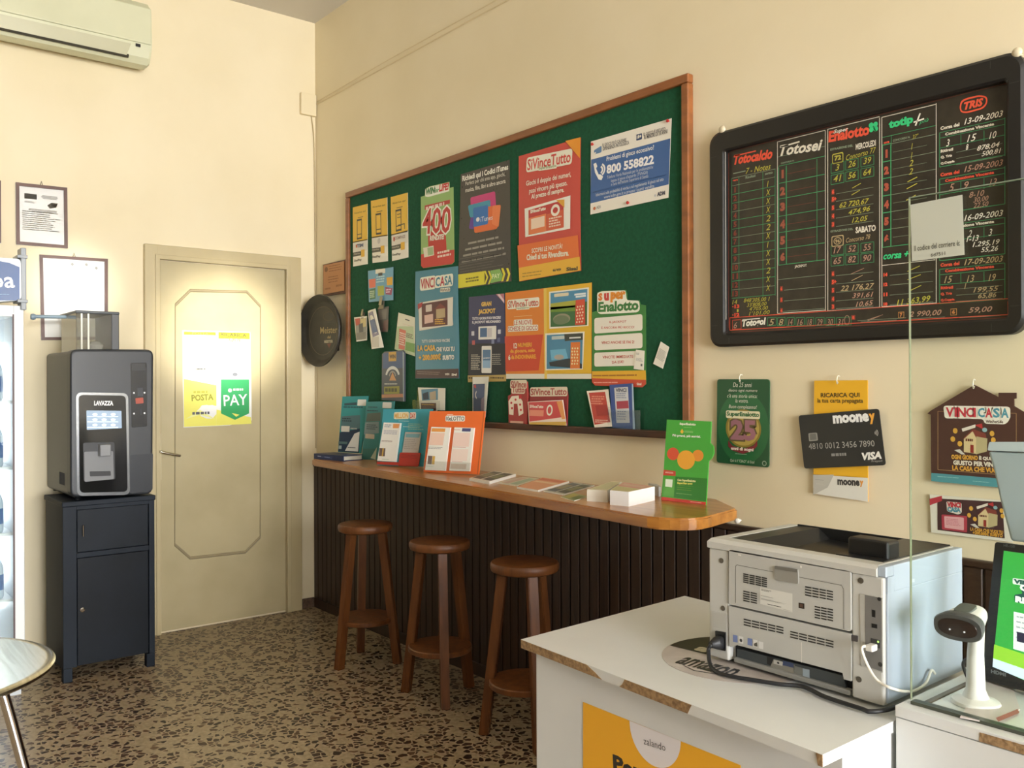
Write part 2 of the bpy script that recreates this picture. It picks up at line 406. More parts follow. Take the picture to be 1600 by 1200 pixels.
# ================================================================== the room
RX, RY, RZ = 10.0, -6.2, 3.685
def struct(name, bm, mat): return tag(obj(name, bm, mat), kind='structure')
struct('floor', box(B(), -.2, RX+.2, RY-.2, .2, -.1, 0), FLOOR)
struct('ceiling', box(B(), -.2, RX+.2, RY-.2, .2, RZ, RZ+.1), CEIL)
struct('wall_left', box(B(), -.2, 0, RY-.2, .2, 0, RZ), WALL)
struct('wall_right', box(B(), 0, RX+.2, 0, .2, 0, RZ), WALL)
struct('wall_back', box(B(), 0, RX+.2, RY-.2, RY, 0, RZ), BACKW)
bm = B()
for y0, y1, z0, z1 in ((RY, -5.6, 0, RZ), (-5.6, -4.6, 2.45, RZ), (-4.6, -3.7, 0, RZ), (-3.7, -.3, 0, .3), (-3.7, -.3, 2.8, RZ), (-.3, 0, 0, RZ)):
    box(bm, RX, RX+.2, y0, y1, z0, z1)
struct('wall_front', bm, WALL)
bm = B()
for y in (-3.7, -2.03, -.36): box(bm, RX+.05, RX+.11, y, y+.06, .3, 2.8)
for z in (.3, 2.74): box(bm, RX+.05, RX+.11, -3.7, -.3, z, z+.06)
struct('window_1', bm, m('8a8478', .4))
# skirting: dark terrazzo strip between the door frame and the corner, and left of the door
SKIRT = two_tone('dark_skirting_stone', '4a3a30', '6a5444', 60, .4)
struct('baseboard_left', box(B(), 0, .012, -.105, -.022, 0, .062, bev=.002), SKIRT)
# dark wainscot of narrow vertical boards along the right wall
bm = B(); x = 0.004
while x < 5.6:
    wd = .058; box(bm, x, min(x+wd-.006, 5.6), -.022, -.003, .06, .885, bev=.003, seg=1); x += wd
box(bm, 0.002, 5.6, -.012, -.001, 0, .885); box(bm, .002, 5.6, -.028, -.001, .885, .905, bev=.004); box(bm, .002, 5.6, -.026, -.001, 0, .06, bev=.003)
struct('trim_1', bm, WOOD_D)

# door in the left wall
dr = thing('door_1', 'beige panelled door in a plain beige frame on the left wall', 'door', (0, -.6, 0), kind='structure')
y0 = L(226, 385, .03).y; y1 = L(470.5, 420, .03).y; zt = L(300, 387, .03).z
i0 = L(249, 420, .01).y; i1 = L(444, 440, .01).y; zi = L(300, 411, .01).z
bm = B()
prof = [(y0, i0-.012), (i1+.012, y1)]
for a, b in prof: box(bm, 0, .032, a, b, 0, zt, bev=.004)
box(bm, 0, .0315, y0+.002, y1-.002, zi+.012, zt, bev=.004)
for a, b in ((i0-.03, i0-.004), (i1+.004, i1+.03)): box(bm, 0, .040, a, b, 0, zi+.03, bev=.003)
box(bm, 0, .0395, i0-.03, i1+.03, zi+.004, zi+.03, bev=.003)
obj('door_frame', bm, TRIMP, dr)
leaf = obj('door_leaf', box(B(), 0.001, .014, i0-.002, i1+.002, .012, zi, bev=.002), DOORP, dr)
# raised eight-sided moulding on the leaf
oct_px = [(220+.2833*x, 380+.2833*y) for x, y in ((190, 340), (272, 260), (585, 268), (660, 348))]+[(.3834*x, 740+.3834*y) for x, y in ((1060, 260), (1000, 320), (775, 345), (712, 290))]
op = [L(x, y, .014) for x, y in oct_px]; cc = sum(op, V())/8
bm = B(); n = 8
for k in range(n):
    a, b = op[k], op[(k+1) % n]
    def ins(p, d): q = (p-cc); return cc+q*(1-d/q.length)
    r = [ins(a, -.008), ins(b, -.008), ins(b, .010), ins(a, .010)]; t = V((.007, 0, 0))
    s0 = [ins(a, -.002)+t, ins(b, -.002)+t, ins(b, .004)+t, ins(a, .004)+t]
    vs = [bm.verts.new(p) for p in r+s0]
    for f in ((4, 5, 6, 7), (0, 1, 5, 4), (3, 7, 6, 2), (0, 3, 2, 1), (0, 4, 7, 3), (1, 2, 6, 5)): bm.faces.new([vs[j] for j in f])
obj('door_moulding', bm, GROOVE, dr)
hb = B(); hp = L(248, 706, .05)
hz = hp.z; hy = hp.y+.012
lathe(hb, [(.012, 0), (.012, .004), (.008, .006), (.008, .045)], (.014, hy, hz), 16, V((1, 0, 0)))
tube(hb, [(.055, hy, hz), (.060, hy+.03, hz-.010), (.056, hy+.105, hz-.028)], .0075, 10)
obj('door_handle', hb, m('b5ae9c', .25, 1.0), dr, smooth=True)
bxo('escutcheon', (.012, .0155, hy-.013, hy+.013, hz-.16, hz+.10), m('d8cfae', .3), dr, bev=.001)
bm = B(); lathe(bm, [(.004, 0), (.010, .01), (.012, .05), (.010, .085), (.004, .095)], (.026, hy-.004, hz+.02), 14)
obj('key_tag', bm, m('f0eee4', .3), dr, label='white tag hanging at the lock', smooth=True)

# poster stuck on the door
P = lsheet([(285, 516), (391, 518.5), (393.5, 663), (286.5, 668)], ink('f3f1e2', .12), d=.0165, thick=.001, warp=lambda u, v: .004*math.sin(9*v+2*u)*(v > .6)*(v-.6)*2)
P.r(287, 518, 337, 524, ink('f0dc3c', .15)).r(341, 519, 390, 530, ink('f0dc3c', .15)); P.t('RICARICA', 345, 522.5, 385, 6, ink('5a5630'), y1=524.5, bold=.03); P.t('QUI', 357, 531, 375, 6, ink('8a8660'), y1=532, bold=.03)
P.t('POSTA', 300, 520.5, 326, 4, ink('7a7650'), y1=522, bold=.03)
P.gk(298, 540, 380, 580, 6, ink('e4e2d2', .15), al='c')
P.gk(305, 576, 325, 588, 2, ink('b9b7ab', .15)); P.el(367, 585, 4, 3, ink('777a80'))
P.q([(287, 592), (338, 602), (338, 665), (287, 667)], ink('ece070', .15)); P.q([(338, 640), (392, 652), (393, 662), (338, 665)], ink('ece070', .15), Ly=1.5)  # yellow paled, glare on the glossy print put into the ink colour
P.q([(289, 655), (312, 640), (336, 655), (312, 648)], ink('f2ee9a', .15), 2)
P.t('POSTA', 299, 622, 333, 10, ink('8d8a2c'), y1=620, bold=.03, Ly=2); P.gk(302, 611, 332, 617, 1, ink('a9a63c')); P.gk(300, 644, 330, 650, 1, ink('55565c'), Ly=3)
P.q([(345, 593), (389, 593), (389, 646), (367, 656), (345, 646)], ink('3fa062', .15), 2); P.el(359, 610, 3, 3, ink('e8f4ea'), 3); P.t('PAY', 349, 626, 386, 17, ink('e6f3e6'), y1=624, bold=.01, Ly=3); P.gk(364, 607, 386, 613, 1, ink('cfe9d4'), Ly=3)
P.done('poster', None, 'crumpled glossy yellow and green payment poster stuck on the beige door', 'poster')

# junction box and cables in the corner
jb = bxo('junction_box', (0, .028, -.108, -.004, 3.09, 3.225), m('e6d8b4', .5), bev=.004)
tag(jb, 'cream square junction box high in the room corner', 'junction box')
bm = B(); tube(bm, spline([(.006, -.030, 3.09), (.008, -.016, 2.98), (.006, -.010, 2.8), (.008, -.008, 2.4), (.006, -.007, 2.0), (.008, -.008, 1.6), (.006, -.008, 1.0)], 6), .0035, 6)
tag(obj('corner_cable', bm, m('b7a57a', .5)), 'thin cream cable running down the room corner from the junction box', 'cable')
bm = B(); tube(bm, [(.002, -.006, 3.165), (.9, -.006, 3.168), (1.7, -.006, 3.172), (2.6, -.006, 3.17)], .003, 6); tube(bm, [(.03, -.0065, 3.180), (.9, -.0065, 3.198), (1.7, -.0065, 3.2), (2.6, -.0065, 3.2)], .0022, 6)
tag(obj('wall_cable', bm, m('e0cea6', .6)), 'pair of thin painted cables running along the right wall near the ceiling', 'cable')

# air conditioner
ac = thing('air_conditioner', 'cream split air conditioner mounted high on the left wall', 'air conditioner', (.1, -1.5, 3.12))
ACW = two_tone('aged_cream_plastic', 'cfcfae', 'd6d6b6', 3, .4)
# body section as a polygon in x-z extruded along y
def acx(x, y, X): return hit(x, y, (X, 0, 0), NL)
zb = acx(218, 98, .2).z; yr = acx(237, 40, .2).y
sec = [(0, zb+.03), (.10, zb+.0), (.165, zb+.004), (.19, zb+.035), (.20, zb+.085), (.205, zb+.12), (.205, zb+.30), (.17, zb+.335), (0, zb+.34)]
bm = B(); prism(bm, [(x, yr, z) for x, z in sec], (0, -.82, 0)); bmesh.ops.bevel(bm, geom=[e for e in bm.edges if abs(e.verts[0].co.y-e.verts[1].co.y) < 1e-5], offset=.012, segments=3, affect='EDGES')
obj('body', bm, ACW, ac)
bxo('front_panel', (.198, .212, yr-.815, yr-.004, zb+.105, zb+.30), ACW, ac, bev=.006)
bm = B(); prism(bm, [(.1955, yr-.13, zb+.028), (.208, yr-.13, zb+.088), (.2125, yr-.11, zb+.088), (.2005, yr-.13, zb+.026)], (0, -.66, 0)); obj('air_flap', bm, two_tone('flap_plastic', 'b9b694', 'c2bf9e', 3, .4), ac)
bm = B(); prism(bm, [(.19, yr-.118, zb+.016), (.2005, yr-.118, zb+.026), (.197, yr-.118, zb+.034), (.186, yr-.118, zb+.024)], (0, -.68, 0)); obj('outlet_slot', bm, m('3f3c30', .7), ac)
bxo('receiver', (.203, .2075, yr-.085, yr-.06, zb+.082, zb+.098), m('2a2a2a', .3), ac, bev=.001)
bxo('side_seam', (.07, .2, yr-.0005, yr+.0012, zb+.1, zb+.103), m('8c8a70', .5), ac, bev=0)

# framed papers on the left wall
FRW = two_tone('slim_brown_frame', '5a4038', '6a4c42', 8, .4)
def framed(q, name, label, content, wpx=4, paper='f6f4ee', gl=True):
    c = [L(*p, .004) for p in q]; r = thing(name, label, 'picture frame', (c[3]+c[2])/2+V((.006, 0, 0)))
    ctr = sum(c, V())/4; bm = B(); k = wpx*c[0].__sub__(CAM).length/FPX
    inn = []
    for p in c:
        d = p-ctr; inn.append(V((0, p.y-math.copysign(k, d.y), p.z-math.copysign(k, d.z))))
    for i in range(4):
        a, b, e, g = c[i], c[(i+1) % 4], inn[(i+1) % 4], inn[i]
        prism(bm, [V((.004, p.y, p.z)) for p in (a, b, e, g)], (.016, 0, 0))
    obj('frame', bm, FRW, r)
    S = lsheet(q, m(paper, .25, gain=1.1), d=.008, thick=.003); content(S); S.done('paper', r)
    bm = B(); prism(bm, [V((.013, p.y, p.z)) for p in inn], (.002, 0, 0)); obj('glass', bm, PICGLASS, r)
    tp = (c[0]+c[1])/2; bm = B(); tube(bm, [(.008, tp.y-.006, tp.z), (.008, tp.y, tp.z+.022), (.008, tp.y+.006, tp.z)], .0018, 6); obj('hanging_loop', bm, m('6a6258', .4, 1), r)
    return r
def c1(S):
    S.zoom(0, 260, .25); g = m('8e8e8c', .5)
    S.r(152, 167, 230, 208, m('9c9c9a', .6)); S.gk(155, 215, 232, 235, 2, m('d4d4d0')); S.gk(255, 180, 365, 215, 3, m('d0d0cc'), al='c')
    S.q([(295, 245), (320, 228), (362, 232), (352, 258), (312, 264)], m('b4b4b0')); S.gk(170, 262, 365, 300, 3, m('cacac6'), al='c')
    S.gk(138, 275, 385, 420, 10, m('d2d2ce'), fill=.4)
framed([(24, 285.5), (104, 294), (105, 388.5), (25, 382)], 'framed_certificate', 'brown framed printed certificate hanging highest beside the door wall fridge', c1)
def c2(S):
    S.zoom(0, 260, .25)
    for x, y in ((452, 612), (540, 614), (602, 636)): S.el(x, y, 9, 9, m('9a9a96', .5))
framed([(61, 398), (167.5, 405), (167.5, 531), (64, 531.5)], 'framed_notice', 'brown framed nearly blank white sheet on the wall above the coffee machine', c2, wpx=4, paper='fbfaf6')
framed([(-80, 274), (0.6, 283), (1, 380), (-79, 371)], 'framed_certificate', 'brown framed sheet cut off by the left edge of the photo', c1)

# ------------------------------------------------------------------ drinks fridge at the far left
fr = thing('drinks_fridge', 'tall white glass-door drinks fridge with a blue header at the left edge', 'fridge', (.36, -2.08, 0))
FX = .64; fyr = hit(38, 700, (FX, 0, 0), NL).y; fyl = fyr-.62; fz = hit(38, 478, (FX, 0, 0), NL).z
WF = m('e6ebf0', .3)
bm = B()
box(bm, .06, .10, fyl, fyr, .08, fz, bev=.004); box(bm, .10, FX-.05, fyr-.035, fyr, .08, fz, bev=.004); box(bm, .10, FX-.05, fyl, fyl+.035, .08, fz, bev=.004)
box(bm, .10, FX-.05, fyl+.035, fyr-.035, .08, .14, bev=.003); box(bm, .10, FX-.05, fyl+.035, fyr-.035, fz-.05, fz, bev=.003)
obj('cabinet_body', bm, WF, fr)
bxo('plinth', (.08, FX-.03, fyl+.01, fyr-.01, 0, .085), m('cfd6da', .4), fr)
bm = B(); k = .040
box(bm, FX-.05, FX, fyr-k, fyr, .10, fz, bev=.004); box(bm, FX-.05, FX, fyl, fyl+k, .10, fz, bev=.004); box(bm, FX-.05, FX, fyl+k, fyr-k, .10, .18, bev=.003); box(bm, FX-.05, FX, fyl+k, fyr-k, fz-.05, fz, bev=.003)
dof = obj('door_frame', bm, m('eef2f6', .3), fr)
bm = B(); box(bm, FX-.004, FX+.001, fyr-k-.006, fyr-k+.001, .17, fz-.04); obj('gasket', bm, m('5c4a4c', .5), dof)
obj('door_glass', box(B(), FX-.03, FX-.024, fyl+k, fyr-k, .18, fz-.05), GLASS, fr)
for z in (.42, .72, 1.02, 1.32):
    bxo('shelf', (.11, FX-.07, fyl+.036, fyr-.036, z, z+.012), m('dfe6ea', .3), fr, bev=.001)
bxo('light_tube', (.12, .14, fyr-.06, fyr-.045, .3, fz-.15), m('f4f8ff', .3, emit=25), fr, bev=.004)
# header panel
q = [(-60, 396), (34, 404), (34, 470), (-60, 474)]
S = Sheet((FX+.02, 0, 0), NL, [(-90, 397), (32.5, 404.5), (33.5, 469), (-90, 478)], m('d8dee2', .35), thick=.10, rad=.02)
S.zoom(0, 260, .25)
S.q([(-400, 590), (0, 592), (60, 604), (122, 630), (122, 838), (-400, 840)], m('2a5088', .3), 1)
S.t('spa', -110, 742, 92, 100, m('f4f7fa', .3), y1=740, bold=.015, Ly=2); S.gk(-30, 796, 92, 808, 1, m('8fb0d0'), Ly=2)
hd = S.done('header_panel', fr, 'blue header sign with white lettering')
bm = B(); 
for zz in (hit(33, 402, (FX+.02, 0, 0), NL).z-.004, hit(33, 470, (FX+.02, 0, 0), NL).z-.008):
    box(bm, FX-.08, FX+.028, fyr-.03, fyr+.012, zz, zz+.014, bev=.002)
box(bm, FX-.06, FX+.02, fyr-.015, fyr+.008, fz-.02, fz+.26, bev=.004)
obj('header_bracket', bm, m('8f959a', .35), fr)
# bottles on its shelves near the visible edge
bot = thing('water_bottle', '', 'bottle', (.53, fyr-.10, .434))
BL = [m('6d8db0', .2), m('b8c8d8', .15)]
bm = B(); lathe(bm, [(.03, 0), (.034, .01), (.034, .13), (.03, .15), (.013, .20), (.013, .215)], (.53, fyr-.10, .434), 16); obj('bottle_body', bm, m('b9cbdc', .12), bot, smooth=True)
bm = B(); lathe(bm, [(.0345, .04), (.0345, .11)], (.53, fyr-.10, .434), 16); obj('bottle_label', bm, m('35629c', .4), bot, smooth=True)
bm = B(); lathe(bm, [(.0145, .208), (.0145, .228)], (.53, fyr-.10, .434), 12); obj('cap', bm, m('2f62b0', .4), bot)
def dup(root, loc, rot=None):
    r = root.copy(); C.objects.link(r); r.location = loc
    if rot is not None: r.rotation_euler = (0, 0, rot)
    for ch in list(root.children):
        c = ch.copy(); C.objects.link(c); c.parent = r
        for g in ch.children: d = g.copy(); C.objects.link(d); d.parent = c
    return r
bot['label'] = 'blue-labelled water bottle on the lowest wire shelf of the white drinks fridge'; bot['group'] = 'water bottles in the drinks fridge'
for z, nm in ((.734, 'second'), (1.034, 'third'), (1.334, 'top')):
    b2 = dup(bot, (.53, fyr-.10, z)); b2['label'] = 'blue-labelled water bottle on the %s shelf of the white drinks fridge' % nm

# ------------------------------------------------------------------ cabinet and coffee machine
CXF = .577
cb = thing('storage_cabinet', 'dark blue-black painted wooden cabinet on short legs beside the door', 'cabinet', (.39, -1.37, 0))
cy0 = hit(98, 800, (CXF, 0, 0), NL).y; cy1 = hit(241.5, 800, (CXF, 0, 0), NL).y; czt = hit(170, 779, (CXF, 0, 0), NL).z
cx0 = .20; czb = .06
bxo('top_board', (cx0, CXF+.006, cy0-.004, cy1+.004, czt-.025, czt), NAVYC, cb, bev=.004)
bm = B(); box(bm, cx0, CXF-.02, cy0+.004, cy0+.022, czb, czt-.025); box(bm, cx0, CXF-.02, cy1-.022, cy1-.004, czb, czt-.025); box(bm, cx0, cx0+.012, cy0+.022, cy1-.022, czb, czt-.025); box(bm, cx0+.01, CXF-.03, cy0+.022, cy1-.022, czb+.01, czb+.025)
box(bm, CXF-.03, CXF-.018, cy0+.022, cy1-.022, czb+.02, czt-.03)
obj('carcass', bm, NAVYC, cb)
a = hit(120, 860, (CXF, 0, 0), NL).y; b = hit(233, 850, (CXF, 0, 0), NL).y
bm = B(); box(bm, CXF-.02, CXF, cy0, a, .0665, czt-.025, bev=.002); box(bm, CXF-.02, CXF, b, cy1, .0665, czt-.025, bev=.002)
zr = hit(177, 862, (CXF, 0, 0), NL).z; box(bm, CXF-.02, CXF-.001, a, b, zr-.012, zr+.012, bev=.002); box(bm, CXF-.02, CXF-.001, a, b, czt-.042, czt-.025)
obj('front_frame', bm, NAVYC, cb)
dd = bxo('upper_door', (CXF-.017, CXF-.004, a+.003, b-.003, zr+.015, czt-.044), two_tone('upper_door_paint', '171c22', '1d232b', 4, .45, spec=.2), cb, bev=.002)
hn = hit(129.5, 829, (CXF, 0, 0), NL); bm = B(); tube(bm, [(CXF-.004, hn.y, hn.z-.028), (CXF+.012, hn.y, hn.z-.026), (CXF+.012, hn.y, hn.z+.026), (CXF-.004, hn.y, hn.z+.028)], .0035, 8); obj('pull_handle', bm, CHROME, dd)
dd = bxo('lower_door', (CXF-.017, CXF-.004, a+.003, b-.003, .07, zr-.015), two_tone('lower_door_paint', '13171c', '191e25', 4, .45, spec=.2), cb, bev=.002)
hn = hit(129, 953, (CXF, 0, 0), NL); bm = B(); lathe(bm, [(.011, 0), (.011, .004), (.006, .007)], (CXF-.004, hn.y, hn.z), 16, V((1, 0, 0))); obj('lock', bm, CHROME, dd)
for yy in (cy0, cy1-.04):
    for xx in (cx0, CXF-.04): bxo('leg', (xx, xx+.04, yy, yy+.04, 0, .066), NAVYC, cb, bev=.003)

MXF = .585
cmz0 = czt; cmz1 = hit(180, 544.5, (MXF, 0, 0), NL).z
my0 = hit(109.5, 660, (MXF, 0, 0), NL).y; my1 = hit(240.5, 660, (MXF, 0, 0), NL).y
cm = thing('coffee_machine', 'dark grey automatic coffee machine with a bean hopper on the blue-black cabinet', 'coffee machine', (.4, (my0+my1)/2, czt))
DG = m('34373b', .35); DG2 = m('3a3d41', .35); BK = m('101214', .10); GREY = m('6a6b6c', .4)
mx0 = hit(74, 660, (0, my0+.02, 0), V((0, 1, 0))).x
bxo('body_shell', (mx0, MXF-.06, my0+.015, my1-.015, cmz0+.012, cmz1-.012), m('565857', .4), cm, bev=.02, seg=4)
bm = B()
S = Sheet((MXF, 0, 0), NL, [(110, 545.5), (240.5, 546), (239, 772), (110.5, 777)], DG, thick=.085, rad=.035, z=(0, 0, 1))
fc = S.done('front_fascia', cm)
bv = fc.modifiers.new('soft_edges', 'BEVEL'); bv.width = .012; bv.segments = 3; bv.limit_method = 'ANGLE'
Zk = (60, 460, .28333)
def fpanel(out, mat, lift, th, name, rad=.012, parent=None, label=None, deco=None):
    S = Sheet((MXF+lift, 0, 0), NL, out, mat, thick=th, rad=rad, z=Zk)
    if deco: deco(S)
    return S.done(name, parent or cm, label)
fpanel([(207, 540), (495, 545), (505, 1105), (213, 1112)], m('8f9296', .2, .8), .006, .006, 'dispenser_bezel', .028, label='bright metal rim around the dispensing area')
def dsp(S):
    S.t('LAVAZZA', 307, 600, 413, 26, m('e8eaec', .3), y1=600, bold=.05, Ly=1)
fpanel([(222, 554), (482, 558), (492, 1088), (228, 1094)], BK, .0085, .006, 'control_panel', .022, label='gloss black dispensing panel with white lettering', deco=dsp)
def scr(S):
    for j in range(3):
        for i in range(3): S.el(312+i*50, 662+j*29, 13, 7, m('dfe9f2', .3, emit=1.2), 1)
        S.r(270, 671+j*30, 440, 675+j*30, m('c8d6e4', .3, emit=1.2), 1)
fpanel([(265, 640), (458, 642), (460, 738), (267, 747)], m('8fa3b8', .2, emit=.55), .0095, .002, 'touch_screen', .004, label='lit touch screen showing drink icons', deco=scr)
fpanel([(247, 818), (420, 815), (424, 1020), (250, 1032)], m('1c1d1f', .4), .009, .002, 'dispensing_bay', .01)
fpanel([(253, 868), (412, 864), (416, 1018), (256, 1034)], m('77797b', .4), .0105, .002, 'bay_back', .006, label='grey back plate of the cup bay')
def slot(S): S.gk(285, 978, 395, 1002, 1, m('202122'), fill=.9, al='j')
fpanel([(283, 976), (398, 974), (400, 1000), (285, 1004)], m('232426', .5), .012, .002, 'drip_grate', .004)
bm = B(); a = hit(60+325*.2833, 460+826*.2833, (MXF, 0, 0), NL); b = hit(60+386*.2833, 460+888*.2833, (MXF, 0, 0), NL)
box(bm, MXF+.004, MXF+.05, a.y, b.y, b.z, a.z, bev=.004); obj('spout', bm, m('85878a', .3), cm)
def coin(S):
    S.r(515, 382, 590, 420, m('0e1013', .3), 1, rad=.004)
    for x, y in ((527, 543), (585, 542), (527, 657), (585, 655)): S.el(x, y, 5, 5, m('f4f6f8', .3), 2)
    S.r(545, 515, 578, 560, m('2c2f34', .4), 1); S.r(558, 628, 572, 665, m('08090a', .4), 1)
fpanel([(508, 378), (598, 376), (600, 728), (514, 735)], m('15181d', .2), .0015, .003, 'coin_panel', .008, deco=coin)
fpanel([(535, 572), (578, 568), (580, 600), (538, 604)], m('a8442c', .4), .004, .004, 'coin_return', .004, label='red coin button')
S = Sheet((MXF+.0012, 0, 0), NL, [(505, 885), (632, 875), (630, 1080), (508, 1100)], m('23272d', .35), thick=.002, rad=.01, z=Zk); S.done('lower_trim', cm)
# bean hopper
hx0, hx1 = .26, .56
ha = hit(119, 515, (hx1, 0, 0), NL).y; hb_ = hit(186, 515, (hx1, 0, 0), NL).y; hz1 = hit(150, 486, (hx1, 0, 0), NL).z
bm = B(); t = .004
for d in ((hx1-t, hx1, ha, hb_), (hx0, hx0+t, ha, hb_), (hx0, hx1, ha, ha+t)): box(bm, *d, cmz1-.02, hz1-.01)
hp_ = obj('bean_hopper', bm, SMOKE, cm)
bxo('hopper_side', (hx0, hx1+.002, hb_-.035, hb_, cmz1-.02, hz1-.006), m('4b4d50', .35), hp_, bev=.004)
bxo('hopper_lid', (hx0-.03, hx1+.006, ha-.004, hb_+.002, hz1-.014, hz1), m('4b4f52', .35), hp_, bev=.005)
bm = B(); la = hit(48, 493, (hx0+.1, 0, 0), NL).y
tube(bm, [(hx0+.10, ha, hz1-.02), (hx0+.10, la+.02, hz1-.024)], .009, 10); lathe(bm, [(.013, 0), (.016, .01), (.013, .02)], (hx0+.10, la, hz1-.026), 14, V((0, 1, 0))); obj('lid_latch', bm, m('7f93a0', .4), hp_, smooth=True)
bm = B()
for yy in (ha+.02, ha+.05): box(bm, hx1-.006, hx1+.003, yy, yy+.008, cmz1-.01, hz1-.014, bev=.001)
obj('hopper_rib', bm, m('d8d8cc', .2), hp_)
bm = B(); lathe(bm, [(.012, 0), (.03, .012), (.034, .03), (.022, .045), (.006, .05)], (hx1-.08, (ha+hb_)/2+.01, cmz1-.012), 18); obj('hopper_funnel', bm, m('c9cac8', .2), hp_, smooth=True)
bm = B()
for k in range(9): box(bm, .30+k*.012, .304+k*.012, my0+.0135, my0+.016, cmz0+.06, cmz0+.12)
obj('side_vent', bm, m('3a3b3c', .6), cm)
bxo('side_latch', (MXF-.10, MXF-.09, my0+.008, my0+.016, 1.26, 1.285), BK, cm, bev=.001)
for yy in (my0+.04, my1-.07):
    for xx in (mx0+.04, MXF-.10): bm = B(); lathe(bm, [(.016, 0), (.018, .014)], (xx, yy+.015, cmz0), 14); obj('foot', bm, BK, cm)

# ------------------------------------------------------------------ steel bistro table, front left
tb = thing('bistro_table', 'round stainless steel bistro table with tubular legs cut off by the left edge', 'table', (2.70, -2.385, 0))
bm = B(); lathe(bm, [(.02, .722), (.29, .722), (.303, .726), (.312, .732), (.312, .738), (.303, .743), (.29, .741), (.02, .741)], (2.70, -2.385, 0), 72); obj('table_top', bm, STEEL, tb, smooth=True)
for an in (84, 42, 222, 264):
    an = math.radians(an); c, s = math.cos(an), math.sin(an)
    P_ = lambda r, z: (2.70+r*c, -2.385+r*s, z)
    bm = B(); tube(bm, spline([P_(.185, .722), P_(.215, .60), P_(.26, .40), P_(.31, .20), P_(.355, .012)], 8), .0125, 12); lg = obj('leg', bm, CHROME, tb, smooth=True)
    bm = B(); lathe(bm, [(.016, 0), (.018, .02)], P_(.357, 0), 12); obj('rubber_foot', bm, m('26272a', .6), lg)
bm = B(); tube(bm, [(2.70+.185*math.cos(2*math.pi*k/40), -2.385+.185*math.sin(2*math.pi*k/40), 0.712) for k in range(41)], .008, 8); obj('ring_brace', bm, CHROME, tb, smooth=True)
# ================================================================== bulletin board on the right wall
ZA, ZB_, ZC_, ZD, ZE = (460, 100, .25), (780, 100, .25), (460, 380, .2167), (640, 400, .18333), (840, 400, .2)
ZF, ZG = (480, 560, .2), (720, 560, .275)
bb = thing('bulletin_board', 'large green felt notice board in a wooden frame on the right wall', 'notice board', W(815, 670))
q = [W(547, 300), W(1084, 119.5), W(1081, 690), W(550, 652)]
X0, X1 = q[0].x, q[1].x; Z0, Z1 = (q[2].z+q[3].z)/2, (q[0].z+q[1].z)/2
obj('felt_panel', box(B(), X0+.02, X1-.02, -.018, -.004, Z0+.02, Z1-.02), FELT, bb)
bm = B(); k = .034
for d in ((X0, X1, Z1-k, Z1), (X0, X0+k, Z0+.02, Z1-k), (X1-k, X1, Z0+.02, Z1-k)):
    box(bm, d[0], d[1], -.034, -.001, d[2], d[3], bev=.006, seg=3)
obj('frame', bm, WOOD_F, bb)
bxo('ledge', (X0, X1, -.046, -.001, Z0-.002, Z0+.026), two_tone('dark_ledge_wood', '3e2415', '55321c', 6, .45, vec=(1, 5, 5)), bb, bev=.004)
ZLED = Z0+.0262
BD = .0205
PG = 'papers pinned to the green board'
def bsheet(out, base, z=(0, 0, 1), d=BD, **k): return wsheet(out, base, d=d, z=z, **k)
WH = 'e6e1d2'; YE = 'dcb33c'; DK = '4c473c'
# three yellow strips
def strip(out, kind, label):
    S = bsheet(out, ink(WH), ZA)
    (x0, y0), (x1, y1), (x2, y2), (x3, y3) = out; wd = x1-x0
    S.fr(0, 0, 1, .60, ink(YE)); S.fr(0, .585, 1, .77, ink('d8d3c6'), 1)
    S.fr(0, .765, .80, .835, ink('5a584e'), 1.5); S.fr(.56, .745, .8, .865, ink('dcae38'), 2)
    cx = (x0+x1)/2
    xm = x0+wd*.5; yt = (y0+y1)/2
    H = y3-y0
    S.t('Ricarica qui', x0+wd*.12, y0+H*.115-4, x0+wd*.88, 14, ink('8a742e'), bold=.02, Ly=2)
    # phone drawing
    S.fr(.28, .22, .62, .25, ink(DK), 1.5); S.fr(.28, .22, .32, .56, ink(DK), 1.5); S.fr(.58, .22, .62, .56, ink(DK), 1.5); S.fr(.28, .53, .62, .56, ink(DK), 1.5); S.fr(.28, .47, .62, .485, ink(DK), 1.5); S.fr(.34, .19, .7, .2, ink(DK), 1.5)
    if kind == 2:
        for v in (.29, .34): S.fr(.38, v, .46, v+.015, ink(DK), 1.5); S.fr(.48, v, .56, v+.015, ink(DK), 1.5)
        S.fr(.42, .46, .82, .475, ink(DK), 2); S.fr(.78, .46, .82, .55, ink(DK), 2)
    if kind == 0: S.t('TIM', x0+wd*.28, y0+H*.665-4, x0+wd*.72, 22, ink('56607c'), bold=.05, Ly=3); S.fr(.2, .64, .3, .69, ink('c8643c'), 2)
    if kind == 1: S.el(x0+wd*.5, y0+H*.66-6, 9, 18, ink('b9b5ad'), 2)
    if kind == 2: S.t('COMPASS', x0+wd*.24, y0+H*.665-8, x0+wd*.86, 20, ink('9a8a80'), bold=.03, Ly=3); S.fr(.12, .635, .2, .7, ink('b8402c'), 3)
    S.t('ricarica', x0+wd*.08, y0+H*.80-4, x0+wd*.5, 10, ink('bdb8a4'), bold=.02, Ly=3)
    S.t('SisalPay', x0+wd*.1, y0+H*.92-5, x0+wd*.6, 18, ink('6b675c'), bold=.03, Ly=3)
    S.done('poster', None, label, 'poster', PG)
strip([(365, 897), (457, 874), (458, 1250), (367, 1266)], 0, 'narrow yellow and white top-up strip, leftmost of three beside the board frame')
strip([(478, 856), (580, 834), (584, 1232), (488, 1244)], 1, 'narrow yellow and white top-up strip, middle one of the three at the board top left')
